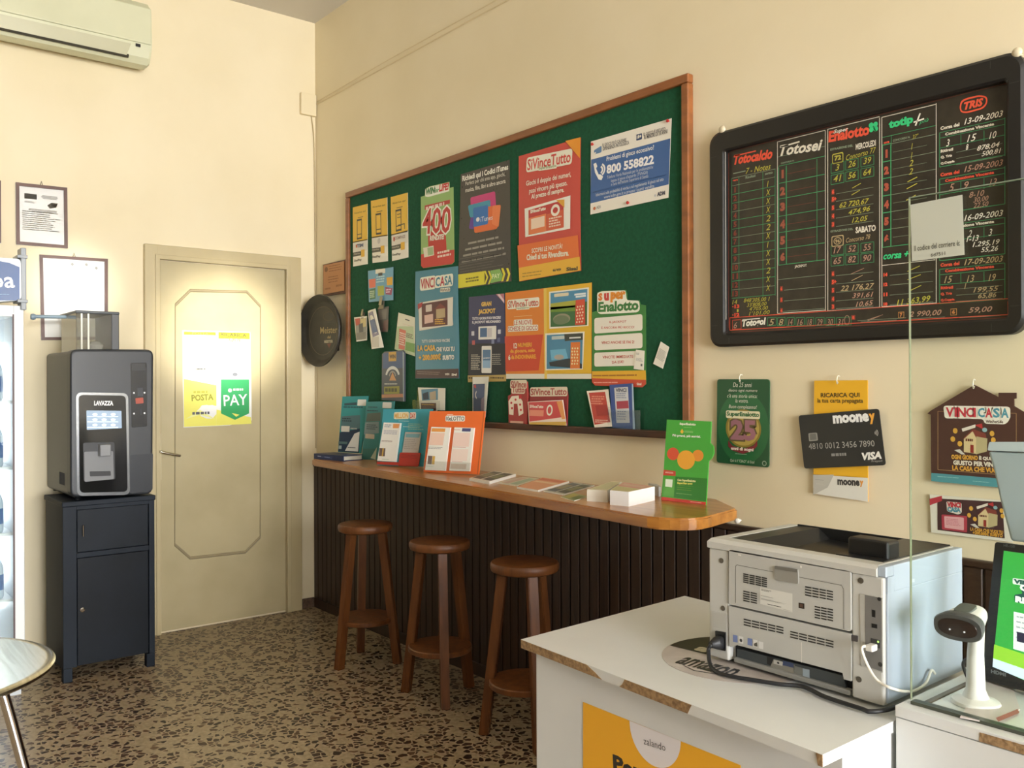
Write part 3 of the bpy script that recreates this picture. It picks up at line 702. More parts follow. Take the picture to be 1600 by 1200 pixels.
strip([(602, 832), (708, 804), (712, 1208), (610, 1232)], 2, 'narrow yellow and white top-up strip, rightmost of the three at the board top left')
# green and red die-cut poster
S = bsheet([(790, 830), (815, 822), (818, 780), (845, 765), (968, 736), (970, 775), (993, 768), (1000, 1235), (985, 1252), (805, 1276), (792, 1262)], ink('8db06a'), ZA, e1=(1, 0, 0))
S.q([(818, 785), (845, 768), (968, 740), (968, 795), (835, 832), (818, 828)], ink('ece7d8'))
S.t('WIN', 822, 800, 880, 42, ink('2f7a44'), y1=786, bold=.05, shear=.15); S.t('for', 872, 792, 905, 30, ink('3d8a4c'), y1=785, bold=.03, shear=.15); S.t('LIFE!', 905, 776, 966, 48, ink('c03434'), y1=762, bold=.05, shear=.15)
S.q([(815, 885), (972, 848), (972, 872), (815, 912)], ink('b43a34')); S.gk(822, 895, 940, 900, 1, ink('e2c4b8'), 2)
S.q([(835, 1050), (945, 1030), (955, 1235), (840, 1255)], ink('b9342e'), 1)
S.q([(792, 1190), (1000, 1160), (1000, 1235), (985, 1250), (805, 1275), (792, 1262)], ink('c23a34'), 1.5)
S.t('400', 803, 985, 978, 165, ink('b8342e'), y1=972, bold=.03, out=ink('f0ead8'), ow=.05, Ly=3); S.t('RENDITE!', 848, 1090, 936, 34, ink('f0e6d6'), y1=1078, bold=.04, Ly=3)
S.q([(805, 1150), (870, 1135), (874, 1195), (812, 1210)], ink('ded7c4'), 2); S.q([(832, 1150), (868, 1142), (870, 1190), (836, 1198)], ink('9fb488'), 3); S.gk(895, 1175, 985, 1205, 2, ink('eecfc2'), 3)
S.done('poster', None, 'green and red die-cut poster reading 400, left of the black poster', 'poster', PG)
# black poster with coloured cards
S = bsheet([(1040, 690), (1345, 598), (1352, 1270), (1357, 1357), (1027, 1408), (1025, 1300)], ink('3b3835', .28), ZA, e1=(1, 0, 0))
S.t('Richiedi qui i Codici iTunes', 1050, 722, 1337, 46, ink('e8e4da'), y1=647, bold=.035); S.t('Perfetti per chi ama app, giochi,', 1070, 752, 1318, 32, ink('c9c4ba'), y1=690, bold=.01); S.t('musica, film, libri e altro ancora', 1070, 792, 1320, 32, ink('dcd7cc'), y1=732, bold=.015)
S.q([(1100, 835), (1255, 795), (1265, 960), (1110, 1000)], ink('c23a78'), 1, .012); S.q([(1085, 885), (1225, 848), (1228, 940), (1098, 960)], ink('3d8fa8'), 2, .012); S.q([(1120, 870), (1255, 905), (1225, 1040), (1090, 1030)], ink('5c3d92'), 1.5, .012)
S.q([(1120, 905), (1290, 880), (1270, 1030), (1125, 1058)], ink('d86a34'), 2.5, .015); S.q([(1118, 900), (1212, 880), (1212, 1000), (1120, 1020)], ink('2c6cb0'), 3, .012); S.q([(1240, 885), (1292, 880), (1278, 1020), (1235, 1000)], ink('e07c4a'), 3, .01)
S.el(1148, 972, 11, 14, ink('f0ece4'), 4); S.t('iTunes', 1165, 972, 1240, 30, ink('e6eef4'), y1=958, Ly=4)
S.gk(1045, 1125, 1322, 1215, 4, ink('8f8b82'), 1, al='c', fill=.35)
S.zoom(*ZD); S.q([(415, 158), (640, 128), (640, 242), (415, 275)], ink('d9cf38'), 2); S.q([(690, 125), (770, 110), (795, 160), (780, 212), (690, 232)], ink('7fae5c'), 2); S.t('PAY', 705, 175, 772, 40, ink('d4e2b4'), y1=166, bold=.03, Ly=3)
for dx in (0, 32): S.q([(638+dx, 128), (650+dx, 126), (672+dx, 180), (650+dx, 240), (638+dx, 241), (658+dx, 182)], ink('d9cf38'), 3)
for dx in (0, 42): S.q([(782+dx, 105), (800+dx, 102), (818+dx, 152), (800+dx, 214), (782+dx, 217), (800+dx, 158)], ink('ded43c'), 3)
S.gk(480, 190, 590, 222, 2, ink('7c762c'), 3); S.gk(430, 22, 800, 95, 6, ink('57544f'), 1, fill=.3)
S.done('poster', None, 'black poster with fanned coloured cards and a yellow arrow band at the bottom', 'poster', PG)
# tall red poster
S = bsheet([(122, 577), (510, 460), (512, 1292), (126, 1360)], ink('c24a40'), ZB_, warp=lambda u, v: .004*math.sin(3.1*v)*(.3+.7*u))
S.q([(415, 482), (510, 458), (508, 590)], ink('e0932c'), 1); S.q([(117, 1135), (497, 1070), (505, 1225), (125, 1290)], ink('d96f34'), 1); S.q([(125, 1275), (507, 1205), (512, 1290), (128, 1358)], ink('dfae3a'), 1.5)
S.t('SiVinceTutto', 180, 632, 452, 72, ink('c8433a'), y1=578, bold=.03, out=ink('efe3d0'), ow=.085); S.t('SuperEnalotto', 252, 655, 362, 22, ink('7d8a54'), y1=638, bold=.02, out=ink('efe3d0'), ow=.12, Ly=2.5)
S.t('Giochi il doppio dei numeri,', 172, 752, 455, 42, ink('efdccc'), y1=693, bold=.02); S.t('puoi vincere più spesso.', 192, 800, 432, 42, ink('efdccc'), y1=748, bold=.02); S.t('Al prezzo di sempre.', 205, 835, 412, 40, ink('efdccc'), y1=790, bold=.03)
S.q([(163, 905), (452, 822), (450, 1030), (167, 1083)], ink('e9e4d8'), 1.5); S.q([(188, 915), (408, 850), (410, 1022), (188, 1070)], ink('b83a38'), 2); S.q([(188, 965), (300, 935), (302, 1045), (190, 1068)], ink('d97a4c'), 2.5); S.q([(205, 970), (290, 950), (290, 1015), (205, 1036)], ink('e6cdb6'), 3)
S.q([(305, 940), (410, 910), (410, 1022), (305, 1045)], ink('cc5c3c'), 2.5); S.ring(358, 915, 22, 28, 12, ink('eadfd0'), 3); S.t('SiVinceTutto', 200, 925, 298, 22, ink('efe0d0'), y1=902, bold=.05, Ly=3); S.gk(318, 965, 398, 1015, 4, ink('eacdb8'), 3.5); S.q([(362, 850), (415, 848), (415, 900)], ink('d9a03a'), 3)
S.t('SCOPRI LE NOVITÀ!', 207, 1165, 400, 36, ink('f1e2cc'), y1=1135, bold=.02); S.t('Chiedi al tuo Rivenditore.', 175, 1210, 440, 38, ink('f1e2cc'), y1=1180, bold=.035)
S.zoom(*ZE); S.t('6/49', 122, 112, 188, 22, ink('5d5530'), y1=106, bold=.05); S.t('Sisal', 228, 104, 318, 30, ink('4c4630'), y1=96, bold=.05); S.zoom(*ZD); S.gk(965, 148, 1180, 170, 2, ink('a07c30'), 2, fill=.3)
S.done('poster', None, 'tall red, orange and yellow poster with a white ticket picture, top centre of the board', 'poster', PG)
# blue helpline poster and its pins
S = bsheet([(573, 485), (1077, 339), (1057, 835), (570, 941)], ink('e2ddd0'), ZB_)
S.q([(575, 598), (1070, 465), (1060, 752), (570, 872)], ink('3a6096'))
S.q([(592, 540), (640, 510), (640, 552), (594, 566)], ink('5b7ea6'), 1, .006); S.q([(592, 556), (605, 550), (606, 560), (594, 566)], ink('e2ddd0'), 2)
S.t('IL GIOCO PUÒ CAUSARE', 647, 505, 795, 24, ink('55555a'), y1=470, bold=.015); S.t('DIPENDENZA PATOLOGICA', 650, 530, 812, 24, ink('55555a'), y1=490, bold=.015)
S.q([(857, 442), (893, 432), (893, 470), (857, 480)], ink('35486c'), 1, .004); S.t('18+', 861, 458, 889, 22, ink('e6e2d6'), y1=450, bold=.04); S.t('IL GIOCO È VIETATO', 903, 438, 1040, 26, ink('4a4a50'), y1=402, bold=.015); S.t('AI MINORI DI 18 ANNI', 905, 460, 1052, 26, ink('4a4a50'), y1=420, bold=.015)
S.t('Problemi di gioco eccessivo?', 672, 598, 968, 38, ink('dfe0dc'), y1=524, bold=.015); S.t('800 558822', 672, 660, 968, 58, ink('eeeee8'), y1=595, bold=.04)
for a0, rr in ((-50, 24), (-50, 38)): S.ring(622, 665, rr, rr*1.05, 9, ink('e6e6e0'), 2, 12, -55, 55)
S.q([(590, 625), (606, 617), (614, 640), (606, 652), (622, 690), (634, 690), (650, 704), (640, 726), (622, 722), (600, 680)], ink('e6e6e0'), 2)
S.t('Telefono Verde Nazionale per le problematiche', 675, 712, 962, 26, ink('c3cad2'), y1=645); S.t('legate al gioco d\'azzardo (TVNGA)', 700, 733, 928, 26, ink('c3cad2'), y1=678); S.t('a cura dell\'Istituto Superiore di Sanità', 700, 755, 932, 26, ink('c3cad2'), y1=702)
S.ln(590, 802, 1040, 694, 2.5, ink('9fb0c4')); S.t('Informarsi sulla probabilità di vincita e sul regolamento di gioco sul sito', 605, 822, 1028, 26, ink('c3cad2'), y1=722, bold=.01); S.t('www.adm.gov.it e presso i punti vendita', 655, 836, 970, 26, ink('c3cad2'), y1=764, bold=.01)
S.t('ADM', 988, 815, 1038, 26, ink('4a4e5c'), y1=804, bold=.06); S.el(975, 822, 6, 8, ink('b7b9bc'), 2); S.t('ADI', 608, 898, 634, 18, ink('8a8a8c'), y1=892, bold=.03); S.el(596, 903, 8, 10, ink('b8643c'), 2)
S.done('poster', None, 'blue and white gambling helpline poster pinned at the top right of the board', 'poster', PG)
for (px, py), nm in (((588, 503), 'upper left'), ((1060, 357), 'upper right'), ((810, 868), 'bottom')):
    p = W(780+px*.25, 100+py*.25, BD); bm = B(); lathe(bm, [(.003, -.0), (.0025, .004), (.0065, .006), (.0065, .009), (.003, .0105)], p, 14, NW)
    tag(obj('pushpin', bm, m('b4302c', .3), smooth=True), 'small red pin at the %s edge of the blue helpline poster' % nm, 'pushpin', group='red pins on the blue poster')
# teal poster
S = bsheet([(875, 205), (1182, 165), (1190, 975), (874, 976)], ink('3f8196', .35), ZC_, warp=lambda u, v: .002*(1+math.sin(6.3*v)))
S.q([(878, 912), (1187, 905), (1190, 972), (876, 974)], ink('4e3634')); S.gk(890, 925, 1120, 960, 2, ink('8f7a72'), 2, fill=.3); S.t('WIN', 1090, 945, 1122, 16, ink('d8d0c4'), y1=944, bold=.05); S.t('Sisal', 1138, 948, 1176, 18, ink('d8d0c4'), y1=946, bold=.06)
S.t('VINCI', 918, 296, 1018, 74, ink('b83440'), y1=282, bold=.04, out=ink('ece6d4'), ow=.1); S.t('C', 1026, 280, 1056, 68, ink('3a7f92'), y1=277, bold=.05, out=ink('ece6d4'), ow=.1); S.t('A', 1058, 276, 1090, 68, ink('b83440'), y1=272, bold=.05, out=ink('ece6d4'), ow=.1); S.t('SA', 1090, 272, 1145, 68, ink('3a7f92'), y1=264, bold=.04, out=ink('ece6d4'), ow=.1)
S.t('WinForLife', 1060, 340, 1128, 22, ink('6a5a58'), y1=334, bold=.03, out=ink('ece6d4'), ow=.16)
S.q([(905, 632), (900, 445), (1140, 400), (1150, 590)], ink('d6d0c2'), 1); S.q([(910, 430), (1152, 388), (1145, 595), (905, 618)], ink('ded8ca'), 1.5)
S.q([(925, 438), (1112, 408), (1110, 590), (925, 608)], ink('5a2c2e'), 2); S.q([(955, 448), (1000, 440), (1000, 490), (955, 498)], ink('cfc0b4'), 3, .006); S.q([(945, 520), (1008, 510), (1008, 570), (945, 582)], ink('d8b4a8'), 3); S.q([(1030, 480), (1060, 445), (1095, 470), (1095, 535), (1030, 545)], ink('b9a27c'), 3); S.q([(1020, 478), (1060, 432), (1104, 468)], ink('7c3a34'), 3.5); S.gk(1020, 548, 1100, 588, 3, ink('d8a848'), 3); S.q([(898, 440), (935, 425), (925, 460), (900, 480)], ink('a83438'), 3)
S.t('TUTTI I GIORNI PUOI VINCERE', 922, 708, 1125, 22, ink('d8dcd8'), y1=700, bold=.03); S.t('LA CASA', 892, 758, 1022, 44, ink('e0b04a'), y1=755, bold=.05); S.t('CHE VUOI TU', 1026, 765, 1158, 34, ink('e6e4da'), y1=762, bold=.05); S.t('+ 200.000€', 900, 825, 1060, 44, ink('e0b04a'), y1=818, bold=.05); S.t('SUBITO', 1072, 826, 1156, 34, ink('e6e4da'), y1=822, bold=.05)
S.done('poster', None, 'tall teal poster with a house ticket picture, lower left of the board', 'poster', PG)
# dark blue jackpot poster
S = bsheet([(505, 350), (808, 320), (822, 1068), (500, 1076)], ink('2c3158', .35), ZD, d=BD+.0005)
S.q([(500, 745), (815, 745), (818, 1012), (500, 1020)], ink('272730'), .8)
S.q([(735, 325), (806, 320), (808, 400)], ink('b0727c'), 1.5); S.q([(748, 327), (770, 325), (808, 378), (808, 405)], ink('d8c0c4'), 2)
S.t('GRAN', 612, 412, 698, 40, ink('d8b25c'), y1=405, bold=.06); S.t('JACKPOT', 588, 480, 732, 52, ink('dcb458'), y1=472, bold=.05); S.t('TUTTI I GIORNI PUOI VINCERE', 535, 534, 778, 24, ink('d4d2d8'), y1=524, bold=.05); S.t('IL JACKPOT MILIONARIO', 535, 568, 778, 30, ink('d4d2d8'), y1=560, bold=.05)
S.r(588, 602, 738, 708, ink('e2e0da'), 1, .004); S.r(602, 614, 660, 690, ink('4c6a90'), 2); S.r(664, 614, 702, 690, ink('c9c4c4'), 2)
for x, y, c in ((540, 660, 'c8c8d2'), (545, 738, 'b85a5a'), (765, 645, 'd0d0d8'), (710, 730, '7d86a8'), (760, 715, '5a6288')): S.r(x-12, y-18, x+12, y+18, ink(c), 1, .002)
S.r(615, 768, 698, 998, ink('e0ded6'), 1.2, .006); S.r(624, 800, 690, 955, ink('5a7a9c'), 2); S.r(624, 890, 690, 955, ink('8fb0cc'), 3); S.t('JACKPOT', 630, 872, 686, 14, ink('e4e8ec'), bold=.04, Ly=4)
S.gk(525, 840, 605, 975, 9, ink('b8b4a4'), 2, fill=.5); S.gk(705, 835, 780, 935, 6, ink('a8a69c'), 2, fill=.4)
S.q([(497, 1018), (824, 1012), (824, 1068), (498, 1076)], ink('b39a5a'), 2); S.gk(505, 1030, 620, 1062, 1, ink('5c4c30'), 3); S.gk(690, 1030, 815, 1058, 1, ink('5c4c30'), 3)
S.done('poster', None, 'dark blue jackpot poster with a phone picture and a golden bottom strip', 'poster', PG)
# wide orange and yellow poster
S = bsheet([(815, 315), (1552, 226), (1550, 1047), (822, 1046)], ink('d9802c'), ZD, d=BD+.0003)
S.q([(1145, 276), (1552, 226), (1550, 1005), (1150, 1005)], ink('dcb02f')); S.q([(812, 685), (1138, 668), (1100, 975), (815, 985)], ink('c94a2e')); S.q([(822, 1005), (1550, 1003), (1550, 1046), (822, 1046)], ink('dcd8c8')); S.q([(1143, 277), (1168, 274), (1172, 1046), (1150, 1046)], ink('e0c05a'), 1.5)
S.t('SiVinceTutto', 840, 415, 1100, 62, ink('c8503a'), y1=392, bold=.02, out=ink('efe6d2'), ow=.07); S.t('SuperEnalotto', 912, 448, 1020, 20, ink('8a9a5c'), y1=440, bold=.02, out=ink('efe6d2'), ow=.14, Ly=3); S.ln(890, 518, 1045, 506, 3, ink('e8c890'), 2)
S.t('LE NUOVE', 892, 570, 1042, 40, ink('b9402c'), y1=562, bold=.02, out=ink('f1e8d4'), ow=.08); S.t('SCHEDE DI GIOCO', 842, 622, 1092, 38, ink('b9402c'), y1=610, bold=.02, out=ink('f1e8d4'), ow=.08)
S.t('12', 888, 765, 916, 46, ink('efe6d2'), y1=763, bold=.03); S.t('NUMERI', 922, 760, 1042, 36, ink('e4a23c'), y1=755, bold=.05); S.t('da giocare, solo', 858, 815, 1070, 40, ink('e4a23c'), y1=806, bold=.05); S.t('6', 842, 865, 860, 46, ink('efe6d2'), y1=864, bold=.03); S.t('da INDOVINARE.', 866, 862, 1082, 38, ink('e4a23c'), y1=856, bold=.05)
S.zoom(*ZE)
S.q([(90, 280), (402, 245), (398, 545), (93, 570)], ink('e6e1d2'), 2); S.q([(103, 290), (390, 258), (388, 540), (103, 555)], ink('3c6a3c'), 3); S.q([(103, 290), (390, 258), (390, 355), (103, 380)], ink('4c8cae'), 4); S.q([(103, 372), (300, 345), (300, 400), (103, 420)], ink('a8a840'), 5); S.q([(103, 400), (300, 385), (300, 430), (103, 440)], ink('6a8c34'), 5)
S.el(190, 492, 68, 42, ink('8c8a72'), 6); S.el(186, 500, 62, 36, ink('6a7a5c'), 7); S.q([(132, 296), (245, 284), (245, 310), (132, 322)], ink('d8cfb0'), 5, .004); S.q([(300, 345), (372, 335), (375, 535), (296, 540)], ink('cc4e34'), 6)
S.q([(60, 605), (368, 590), (355, 885), (63, 893)], ink('e6e1d2'), 2); S.q([(73, 618), (355, 602), (348, 878), (72, 883)], ink('4c86a4'), 3); S.q([(210, 610), (355, 602), (355, 655), (215, 665)], ink('3a4038'), 4); S.q([(100, 735), (220, 725), (240, 800), (110, 815)], ink('6fb0cc'), 4); S.q([(92, 830), (250, 800), (350, 845), (348, 880), (100, 860)], ink('343a3e'), 5); S.el(170, 790, 38, 20, ink('b0a89c'), 6); S.q([(112, 628), (212, 622), (212, 648), (112, 654)], ink('b8c4c0'), 5, .004)
S.q([(262, 675), (335, 672), (332, 878), (258, 880)], ink('d87834'), 6); S.r(250, 635, 340, 642, ink('d8dcd8'), 6); S.r(290, 295, 380, 300, ink('d8e0e0'), 6); S.r(300, 312, 380, 318, ink('d8e0e0'), 6)
for j in range(6):
    for i in range(3): S.el(316+i*20-(j % 2)*6, 398+j*24-i*3, 6, 8, ink('e8cfae'), 7, 10); S.el(276+i*20-(j % 2)*4, 722+j*24, 6, 8, ink('f0d9a4'), 7, 10)
S.done('poster', None, 'wide orange and yellow double poster with two landscape pictures at the board centre', 'poster', PG)
# green die-cut poster with white panels
S = bsheet([(425, 440), (462, 428), (465, 285), (500, 272), (690, 265), (700, 300), (700, 345), (795, 345), (805, 378), (845, 385), (848, 1000), (820, 1026), (450, 1012), (425, 985)], ink('3c7c3a'), ZE, e1=(1, 0, 0), d=BD+.001)
S.q([(425, 900), (845, 893), (848, 968), (425, 955)], ink('dcaa30')); S.q([(425, 955), (848, 968), (848, 1000), (820, 1026), (450, 1012), (425, 985)], ink('c24c34'))
S.q([(465, 290), (500, 276), (688, 268), (697, 345), (795, 350), (800, 420), (780, 440), (490, 455), (468, 440)], ink('ece6d4'), 1, .01)
for txt, a, b, c in (('S', 475, 508, 'd87a2c'), ('u', 520, 558, 'c8443a'), ('per', 570, 688, 'dc8a2e')): S.t(txt, a, 322, b, 60 if txt != 'per' else 84, ink(c), y1=318 if txt != 'per' else 316, bold=.07)
S.t('Enalotto', 475, 400, 790, 82, ink('3a7a3c'), y1=382, bold=.045)
for (y0, y1, ls) in ((480, 582, ('IL JACKPOT', 'È ANCORA PIÙ RICCO!')), (618, 720, ('VINCI ANCHE SE FAI 2!',)), (750, 855, ('VINCITE IMMEDIATE', 'DA 25€!'))):
    S.r(443, y0+6, 820, y1, ink('e4dfd0'), 1, .012)
    for j, l in enumerate(ls):
        hw = {10: 66, 19: 128, 21: 128, 17: 120, 7: 46}[len(l)]; yy = (y0+y1)/2+4+(j-.5)*40*(len(ls) > 1); S.t(l, 628-hw, yy+4, 628+hw, 22, ink('c04c40'), y1=yy-2, bold=.01)
S.gk(432, 930, 840, 945, 1, ink('a86c28'), 2); S.gk(440, 985, 680, 998, 1, ink('e0a090'), 2); S.t('Sisal', 775, 1000, 812, 20, ink('f0d8cc'), bold=.04)
S.done('poster', None, 'green die-cut poster with three white panels and an orange bottom band', 'poster', PG)
def small(out, z, name, label, deco=None, base=WH, d=BD+.004, th=.001, group=None, cat=None, warp=None, rad=0, **k):
    S = bsheet(out, ink(base), z, d=d, thick=th, warp=warp, rad=rad, **k)
    if deco: deco(S)
    return S.done(name, None, label, cat or name.split('_')[-1], group)
small([(768, 732), (835, 740), (828, 892), (750, 882)], ZE, 'receipt', 'small white receipt stuck on the corner of the green die-cut poster', lambda S: (S.gk(772, 755, 800, 775, 2, ink('9a9a94')), S.gk(770, 795, 825, 830, 3, ink('b9b7b0')), S.r(806, 842, 818, 862, ink('6a6a68'))))
small([(962, 668), (1028, 712), (978, 880), (903, 842)], ZE, 'ticket', 'small white ticket pinned alone on the felt right of the green die-cut poster', lambda S: S.gk(955, 720, 985, 840, 8, ink('8f8d86'), fill=.4))
def lb(S):
    S.q([(585, 190), (655, 182), (655, 215), (585, 222)], ink('e2decc')); S.r(605, 216, 635, 232, ink('4c4c48')); S.q([(537, 262), (585, 255), (585, 318), (540, 325)], ink('d8745c'), 1); S.q([(665, 248), (708, 242), (708, 300), (668, 305)], ink('dca83c'))
    S.gk(592, 240, 655, 285, 3, ink('b8d4d8')); S.q([(600, 310), (645, 305), (648, 375), (602, 380)], ink('a8b04c')); S.q([(540, 335), (585, 322), (585, 400), (545, 408)], ink('4f7c5c')); S.q([(655, 315), (708, 325), (700, 375), (658, 368)], ink('9c4c6c')); S.gk(545, 345, 580, 395, 4, ink('c8d8b8'), 2); S.gk(662, 332, 700, 362, 2, ink('e8d0dc'), 2)
small([(530, 200), (712, 172), (712, 410), (537, 425)], ZC_, 'leaflet', 'light blue leaflet with small coloured boxes below the yellow strips', lb, base='6fa3bc', group=None)
def clip(x, y, wd, hh, label):
    q = W(460+x*.2167, 380+y*.2167, BD); sc = .00062
    r = thing('bulldog_clip', label, 'clip', q-V((0, .004, hh*sc)))
    bm = B(); prism(bm, [q+V((-wd*.35*sc, -.002, 0)), q+V((wd*.35*sc, -.002, 0)), q+V((wd*.5*sc, -.010, -hh*sc)), q+V((-wd*.5*sc, -.010, -hh*sc))], (0, -.006, 0)); obj('jaw', bm, m('8c8674', .35, .8), r)
    bm = B(); prism(bm, [q+V((-wd*.22*sc, -.009, hh*.5*sc)), q+V((wd*.22*sc, -.009, hh*.5*sc)), q+V((wd*.3*sc, -.017, -hh*.5*sc)), q+V((-wd*.3*sc, -.017, -hh*.5*sc))], (0, -.004, 0)); obj('lever', bm, m('a39c86', .3, .8), r)
    return r
clip(505, 500, 50, 60, 'small metal clip holding the photo leaflet near the board frame')
clip(640, 415, 85, 75, 'large metal clip holding dark leaflets below the light blue leaflet')
small([(600, 468), (680, 455), (672, 640), (610, 640)], ZC_, 'leaflet', 'grey-brown leaflet hanging from the large metal clip', lambda S: (S.q([(608, 480), (668, 470), (662, 545), (612, 555)], ink('6f6a62')), S.q([(645, 560), (678, 550), (675, 630), (640, 630)], ink('6a4a44'))), base='55514a', d=BD+.007)
def ph(S):
    S.q([(440, 545), (520, 540), (525, 640), (452, 650)], ink('8c8a80')); S.q([(442, 545), (475, 540), (478, 590), (450, 595)], ink('b8503c'), 2); S.q([(478, 545), (520, 540), (524, 600), (486, 610)], ink('c8b884'), 2); S.q([(470, 585), (500, 575), (505, 640), (478, 645)], ink('4c4a48'), 3); S.q([(452, 648), (526, 640), (528, 690), (458, 700)], ink('7a766c'), 2)
small([(430, 535), (523, 525), (532, 700), (456, 710)], ZC_, 'leaflet', 'small photo leaflet with a red patch, held by the small metal clip', ph, d=BD+.014, warp=lambda u, v: .008*v)
def cu(S): S.q([(545, 505), (580, 490), (630, 660), (590, 680)], ink('8a8496')); S.q([(560, 560), (595, 545), (620, 640), (590, 650)], ink('5c6a8c'), 2); S.q([(585, 680), (630, 672), (635, 750), (588, 752)], ink('c9c3b4'), 2)
small([(535, 490), (597, 472), (660, 752), (583, 764)], ZC_, 'leaflet', 'white curled leaflet hanging between the two metal clips', cu, d=BD+.012, warp=lambda u, v: .012*math.sin(2.6*u+.4)+.012*v)
def gl(S):
    S.q([(742, 600), (860, 600), (868, 812), (722, 765)], ink('b4c49a'), 1); S.r(800, 545, 830, 562, ink('4c4c48'), 2); S.gk(785, 580, 860, 605, 2, ink('c06a54'), 2); S.q([(757, 615), (805, 630), (795, 770), (752, 760)], ink('c86a54'), 2); S.gk(762, 640, 800, 750, 6, ink('e8d4c4'), 3); S.gk(808, 645, 862, 700, 3, ink('6a5a4c'), 2); S.q([(805, 710), (868, 725), (868, 790), (800, 770)], ink('6f9a4c'), 2)
small([(750, 500), (868, 535), (868, 815), (722, 765)], ZC_, 'leaflet', 'tilted white and green leaflet tucked behind the left edge of the teal poster', gl, d=BD+.003, base='d8d6c0')
# tall dark wheel leaflet box
def wl(S):
    S.q([(640, 795), (782, 778), (782, 900), (638, 905)], ink('3c5078')); S.r(680, 785, 735, 850, ink('c89a3c'), 2); S.t('WIN', 686, 818, 730, 30, ink('4c4030'), bold=.04, Ly=3)
    S.ring(708, 960, 46, 62, 12, ink('cfd0cc'), 2, 20, 10, 170); S.ring(708, 960, 22, 34, 6, ink('9a948a'), 2, 16, 0, 180); S.q([(685, 990), (708, 930), (735, 990)], ink('c8905c'), 2); S.gk(650, 1012, 765, 1022, 1, ink('c9c6bc'), 2); S.q([(648, 1035), (758, 1030), (758, 1085), (648, 1088)], ink('8f8a3c'), 2); S.gk(655, 1045, 750, 1078, 1, ink('4c4a2c'), 3, fill=.8); S.q([(630, 1092), (783, 1085), (785, 1110), (630, 1115)], ink('b07a5c'), 2); S.q([(782, 778), (790, 790), (790, 1140), (785, 1140)], ink('9fb0b4'), 2)
small([(632, 800), (650, 782), (775, 772), (786, 785), (785, 1142), (628, 1130)], ZC_, 'leaflet_stack', 'tall dark blue and gold leaflet stack low on the board above the teal displays', wl, base='4a4c54', th=.014, d=BD+.015, cat='leaflet', e1=(1, 0, 0))
# leaflets in clear pockets and on the ledge
def pocket(x0, y0, x1, y1, z, d, name, label):
    a, b = W(z[0]+x0*z[2], z[1]+y0*z[2], BD), W(z[0]+x1*z[2], z[1]+y1*z[2], BD)
    r = thing('leaflet_pocket', label, 'leaflet holder', ((a.x+b.x)/2, -BD, b.z))
    bxo('back_plate', (a.x, b.x, -BD-.0025, -BD-.0008, b.z, a.z), PLEXI, r, bev=0)
    bxo('front_plate', (a.x, b.x, -BD-d-.002, -BD-d, b.z, b.z+(a.z-b.z)*.55), PLEXI, r, bev=0)
    bxo('base', (a.x, b.x, -BD-d, -BD-.002, b.z, b.z+.002), PLEXI, r, bev=0)
    return r
pocket(888, 1060, 1085, 1225, ZC_, .03, 'p', 'clear holder with house leaflets above the orange display')
def vl1(S): S.q([(915, 1055), (1035, 1048), (1035, 1130), (920, 1135)], ink('5f8ca4')); S.q([(925, 1085), (965, 1070), (970, 1125), (930, 1130)], ink('2f3c4c'), 2); S.q([(975, 1075), (1020, 1065), (1022, 1128), (978, 1130)], ink('b8a88c'), 2)
small([(890, 1040), (1088, 1045), (1085, 1205), (905, 1205)], ZC_, 'leaflet', 'white leaflet with a blue picture, rear in the clear holder above the teal display', vl1, d=BD+.008)
small([(900, 1140), (1030, 1145), (1030, 1212), (905, 1212)], ZC_, 'leaflet', 'dark red leaflet with white rim, front in the clear holder above the teal display', lambda S: (S.q([(912, 1152), (1022, 1152), (1022, 1208), (914, 1208)], ink('5a3430')), S.gk(918, 1160, 1010, 1172, 1, ink('d8a848'), 2)), d=BD+.016)
pocket(1290, 170, 1425, 480, ZF, .03, 'p', 'tall clear holder below the dark blue jackpot poster')
def tl(S): S.q([(1300, 200), (1395, 198), (1385, 420), (1300, 420)], ink('4c5878')); S.el(1320, 218, 14, 14, ink('b8484c'), 2); S.ring(1340, 285, 22, 32, 7, ink('c9c4c4'), 2, 20); S.q([(1360, 320), (1392, 300), (1388, 410), (1360, 410)], ink('8c7c8c'), 2)
small([(1292, 145), (1430, 142), (1397, 462), (1292, 462)], ZF, 'leaflet', 'tall white leaflet with a dark blue picture below the jackpot poster', tl, d=BD+.012, base='ebe6dc', warp=lambda u, v: .01*(u**3))
def ledge_sheet(out, z, base, name, label, deco, lean=.10, th=.004, off=.041, rad=0, cat='display', e1=(1, 0, 0)):
    n = V((0, -math.cos(lean), math.sin(lean)))
    S = Sheet((0, -off, ZLED), n, out, ink(base), thick=th, z=z, e1=e1, rad=rad); deco(S)
    # keep the foot of the sheet on the ledge
    o = S.done(name, None, label, cat); dz = ZLED-min((o.matrix_basis@v.co).z for v in o.data.vertices); o.location.z += dz; return o
def sv1(S):
    S.t('SiVince', 285, 165, 372, 38, ink('a84840'), bold=.04, out=ink('d8ccb4'), ow=.08); S.t('Tutto', 292, 195, 362, 34, ink('a84840'), bold=.04, out=ink('d8ccb4'), ow=.08)
    S.q([(272, 260), (290, 232), (330, 228), (352, 262), (356, 330), (330, 345), (322, 275), (302, 275), (300, 340), (275, 335)], ink('e4d8c4'), 2); S.q([(330, 225), (345, 222), (348, 245), (332, 248)], ink('c03838'), 3)
    for x, y in ((288, 270), (292, 300), (312, 252), (338, 280), (342, 310)): S.el(x, y, 6, 7, ink('c04040'), 3, 10)
    S.r(282, 372, 355, 388, ink('c8a08c'), 2)
